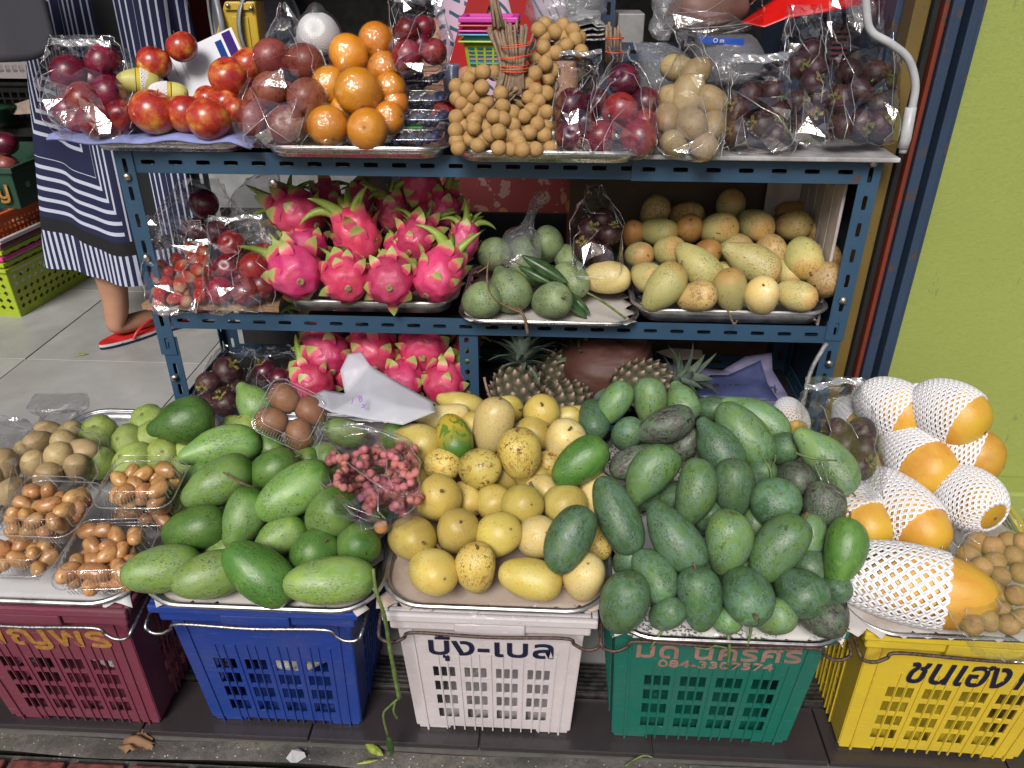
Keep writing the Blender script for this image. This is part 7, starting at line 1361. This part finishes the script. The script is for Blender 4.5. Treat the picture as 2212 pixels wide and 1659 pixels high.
def skirt_mat():
    t = NT('striped_skirt_print'); uv = t.n('ShaderNodeUVMap'); uv.uv_map = 'UVMap'; sx = t.n('ShaderNodeSeparateXYZ'); t.l(uv.outputs[0], sx.inputs[0]); x, z = sx.outputs[0], sx.outputs[1]
    mt = t.math
    def stripe(v, per, duty, off=0.0): return mt('LESS_THAN', mt('FRACT', mt('DIVIDE', mt('ADD', v, off+50.0), per)), duty)
    def between(v, a, b): return mt('MULTIPLY', mt('GREATER_THAN', v, a), mt('LESS_THAN', v, b))
    m = mt('MAXIMUM', mt('ABSOLUTE', mt('ADD', x, .135)), mt('MULTIPLY', mt('ABSOLUTE', mt('SUBTRACT', z, .90)), .42))
    nest = mt('MULTIPLY', stripe(m, .0145, .34), mt('SUBTRACT', 1.0, between(m, .095, .116)))
    vert = mt('MULTIPLY', stripe(x, .0165, .26), mt('SUBTRACT', 1.0, mt('MAXIMUM', between(x, .075, .128), between(x, .168, .180))))
    hem = mt('MULTIPLY', stripe(x, .0185, .45), mt('SUBTRACT', 1.0, between(x, -.17, -.145)))
    left = mt('LESS_THAN', x, .035); band = between(z, .385, .43); low = mt('LESS_THAN', z, .385)
    up = t.mix(left, vert, nest); al = t.mix(low, up, hem); al = mt('MULTIPLY', al, mt('SUBTRACT', 1.0, mt('MULTIPLY', band, mt('LESS_THAN', x, .16))))
    black = mt('MAXIMUM', band, mt('MULTIPLY', between(x, .075, .128), mt('GREATER_THAN', z, .385)))
    col = t.mix(black, (.007, .010, .050), (.004, .004, .007)); col = t.mix(al, col, (.46, .50, .62)); return t.out(col, .85)
def skirt(s, t, back=0):
    q = s*2*math.pi; z = .26+1.0*t; w = .335-.12*t; d = .20-.05*t; fold = (1-t)**.7*.020*(math.sin(7*q+1.2*t)+.5*math.sin(13*q+2)); hem = .035*math.cos(q)*(1-t)**3
    c = Vector((.115+.06*t, .11, 0)); return c+Vector(((w+fold)*math.cos(q), (d+fold)*math.sin(q), z+hem*(-1)))
sk = MB().grid(lambda s, t: skirt(s, t), 144, 40, wrap=True); me = sk.mesh('skirt', skirt_mat(), True); ul = me.uv_layers.new(name='UVMap')
for l in me.loops: v = me.vertices[l.vertex_index].co; ul.data[l.index].uv = (v.x*1.0-.13, v.z+.03*math.sin(v.x*9))
link('skirt', me, p1)
def sandal(nm, ox, oy, ang):
    def outline(k, off):
        pts = []
        for i in range(28): q = 2*math.pi*i/28; x = .135*math.cos(q); y = .045*math.sin(q)*(1+.22*math.cos(q)); pts.append(Vector((x+.10, y, 0))*off)
        return pts
    S_ = thing(nm, None, None) if False else None
    o = link('flip_flop', None, p1, M=Matrix.Translation((ox, oy, 0))@Matrix.Rotation(ang, 4, 'Z'))
    for z0, z1, mt_ in ((.001, .0095, M['navy_ink']), (.0097, .0185, M['paper_white']), (.0187, .0225, simple('red_insole', (.55, .02, .02), .5))):
        P = outline(0, 1); n = len(P); mb = MB().add([p+Vector((0, 0, z0)) for p in P]+[p+Vector((0, 0, z1)) for p in P], [tuple(range(n))[::-1], tuple(n+i for i in range(n))]+[(i, (i+1) % n, n+(i+1) % n, n+i) for i in range(n)])
        part('sole_layer', mb, mt_, o)
    for s in (-1, 1): part('strap', MB().tube(smooth_path([(.195, 0, .018), (.15, s*.028, .052), (.09, s*.044, .040), (.065, s*.044, .016)], 5), .0055, 8), M['red_p'], o, smooth=True)
sandal('a', -.020, -.035, math.radians(56)); sandal('b', .115, .105, math.radians(56))
PX = at_y(1075, 60, .95).x
p2 = thing('person', 'seated person in striped pink shirt, red apron and floral skirt behind the longans', 'person', (PX, .95, 0))
J2 = [(0, .05, .55, .15, .12), (0, .05, .75, .13, .11), (0, .04, .98, .15, .10), (.0, .04, 1.12, .05), (0, .02, 1.22, .075, .09), (0, .01, 1.31, .07, .08), (-.17, .04, 1.0, .05), (-.175, -.04, .86, .046), (-.10, -.17, .88, .034), (-.05, -.21, .93, .030), (.17, .04, 1.0, .05), (.20, -.02, .80, .042), (.12, -.16, .76, .034), (.09, -.21, .75, .028), (-.10, -.25, .50, .075), (-.10, -.28, .08, .045), (.10, -.25, .50, .075), (.10, -.28, .08, .045), (-.10, -.38, .04, .035), (.10, -.38, .04, .035)]
E2 = [(0, 1), (1, 2), (2, 3), (3, 4), (4, 5), (2, 6), (6, 7), (7, 8), (8, 9), (2, 10), (10, 11), (11, 12), (12, 13), (0, 14), (14, 15), (0, 16), (16, 17), (15, 18), (17, 19)]
body('body', J2, E2, p2)
def shirt_mat():
    t = NT('pink_striped_shirt_print'); co = t.coord((1, 1, 1), False); w = t.n('ShaderNodeTexWave'); w.wave_type = 'BANDS'; w.bands_direction = 'DIAGONAL'; w.inputs['Scale'].default_value = 16; w.inputs['Distortion'].default_value = 1.5; t.l(co, w.inputs[0])
    g = t.n('ShaderNodeTexWave'); g.bands_direction = 'X'; g.inputs['Scale'].default_value = 7; t.l(co, g.inputs[0]); f = t.math('MULTIPLY', t.mask(w.outputs['Fac'], .80, .86), t.mask(g.outputs['Fac'], .12, .2)); return t.out(t.mix(f, (.58, .42, .56), (.03, .10, .15)), .8)
part('shirt', MB().grid(lambda s, t: Vector(((.185+.02*math.sin(7*s))*math.cos(6.283*s), .04+.135*math.sin(6.283*s), .60+.50*t)), 40, 8, wrap=True), shirt_mat(), p2, smooth=True)
ap = simple('red_apron', (.36, .008, .010), .8, 0, .1, 12)
part('apron', MB().grid(lambda s, t: Vector(((-.175+.35*s)*(1-.35*t), .04-.150*math.sin(math.pi*(.18+.64*s))-.006, .55+.28*t+.0*s)), 20, 8), ap, p2, smooth=True, solid=.003)
for x0, x1 in ((-.15, -.03), (.14, .06)): part('apron_strap', MB().add([Vector((x0-.03, -.112, .80)), Vector((x0+.03, -.116, .80)), Vector((x1+.03, -.108, 1.12)), Vector((x1-.03, -.108, 1.12))], [(0, 1, 2, 3)]), ap, p2, solid=.006)
def floral():
    t = NT('red_floral_cloth'); co = t.coord(1, False); v = t.n('ShaderNodeTexVoronoi'); v.inputs['Scale'].default_value = 17; t.l(co, v.inputs[0]); col = t.mix(t.mask(v.outputs['Distance'], .30, .26), (.09, .006, .005), (.16, .06, .012)); col = t.mix(t.mask(v.outputs['Distance'], .14, .10), col, (.12, .11, .02)); n = t.noise(co, 26, 3); col = t.mix(t.mask(n, .6, .62), col, (.14, .07, .06)); return t.out(col, .85)
part('floral_skirt', MB().grid(lambda s, t: Vector(((.27-.05*t)*math.cos(6.283*s), -.09+(.29-.10*t)*math.sin(6.283*s), .36+.34*t)), 40, 8, wrap=True), floral(), p2, smooth=True)
part('stool', MB().box(-.14, .14, -.08, .2, 0, .33), M['black'], p2)
part('hair', MB().grid(lambda s, t: Vector((.086*math.sin(math.pi*(.02+.6*t))*math.cos(6.283*s), .035+.098*math.sin(math.pi*(.02+.6*t))*math.sin(6.283*s), 1.28+.11*math.cos(math.pi*(.02+.6*t)))), 24, 12, wrap=True), simple('black_hair_2', (.01, .009, .008), .5), p2, smooth=True)
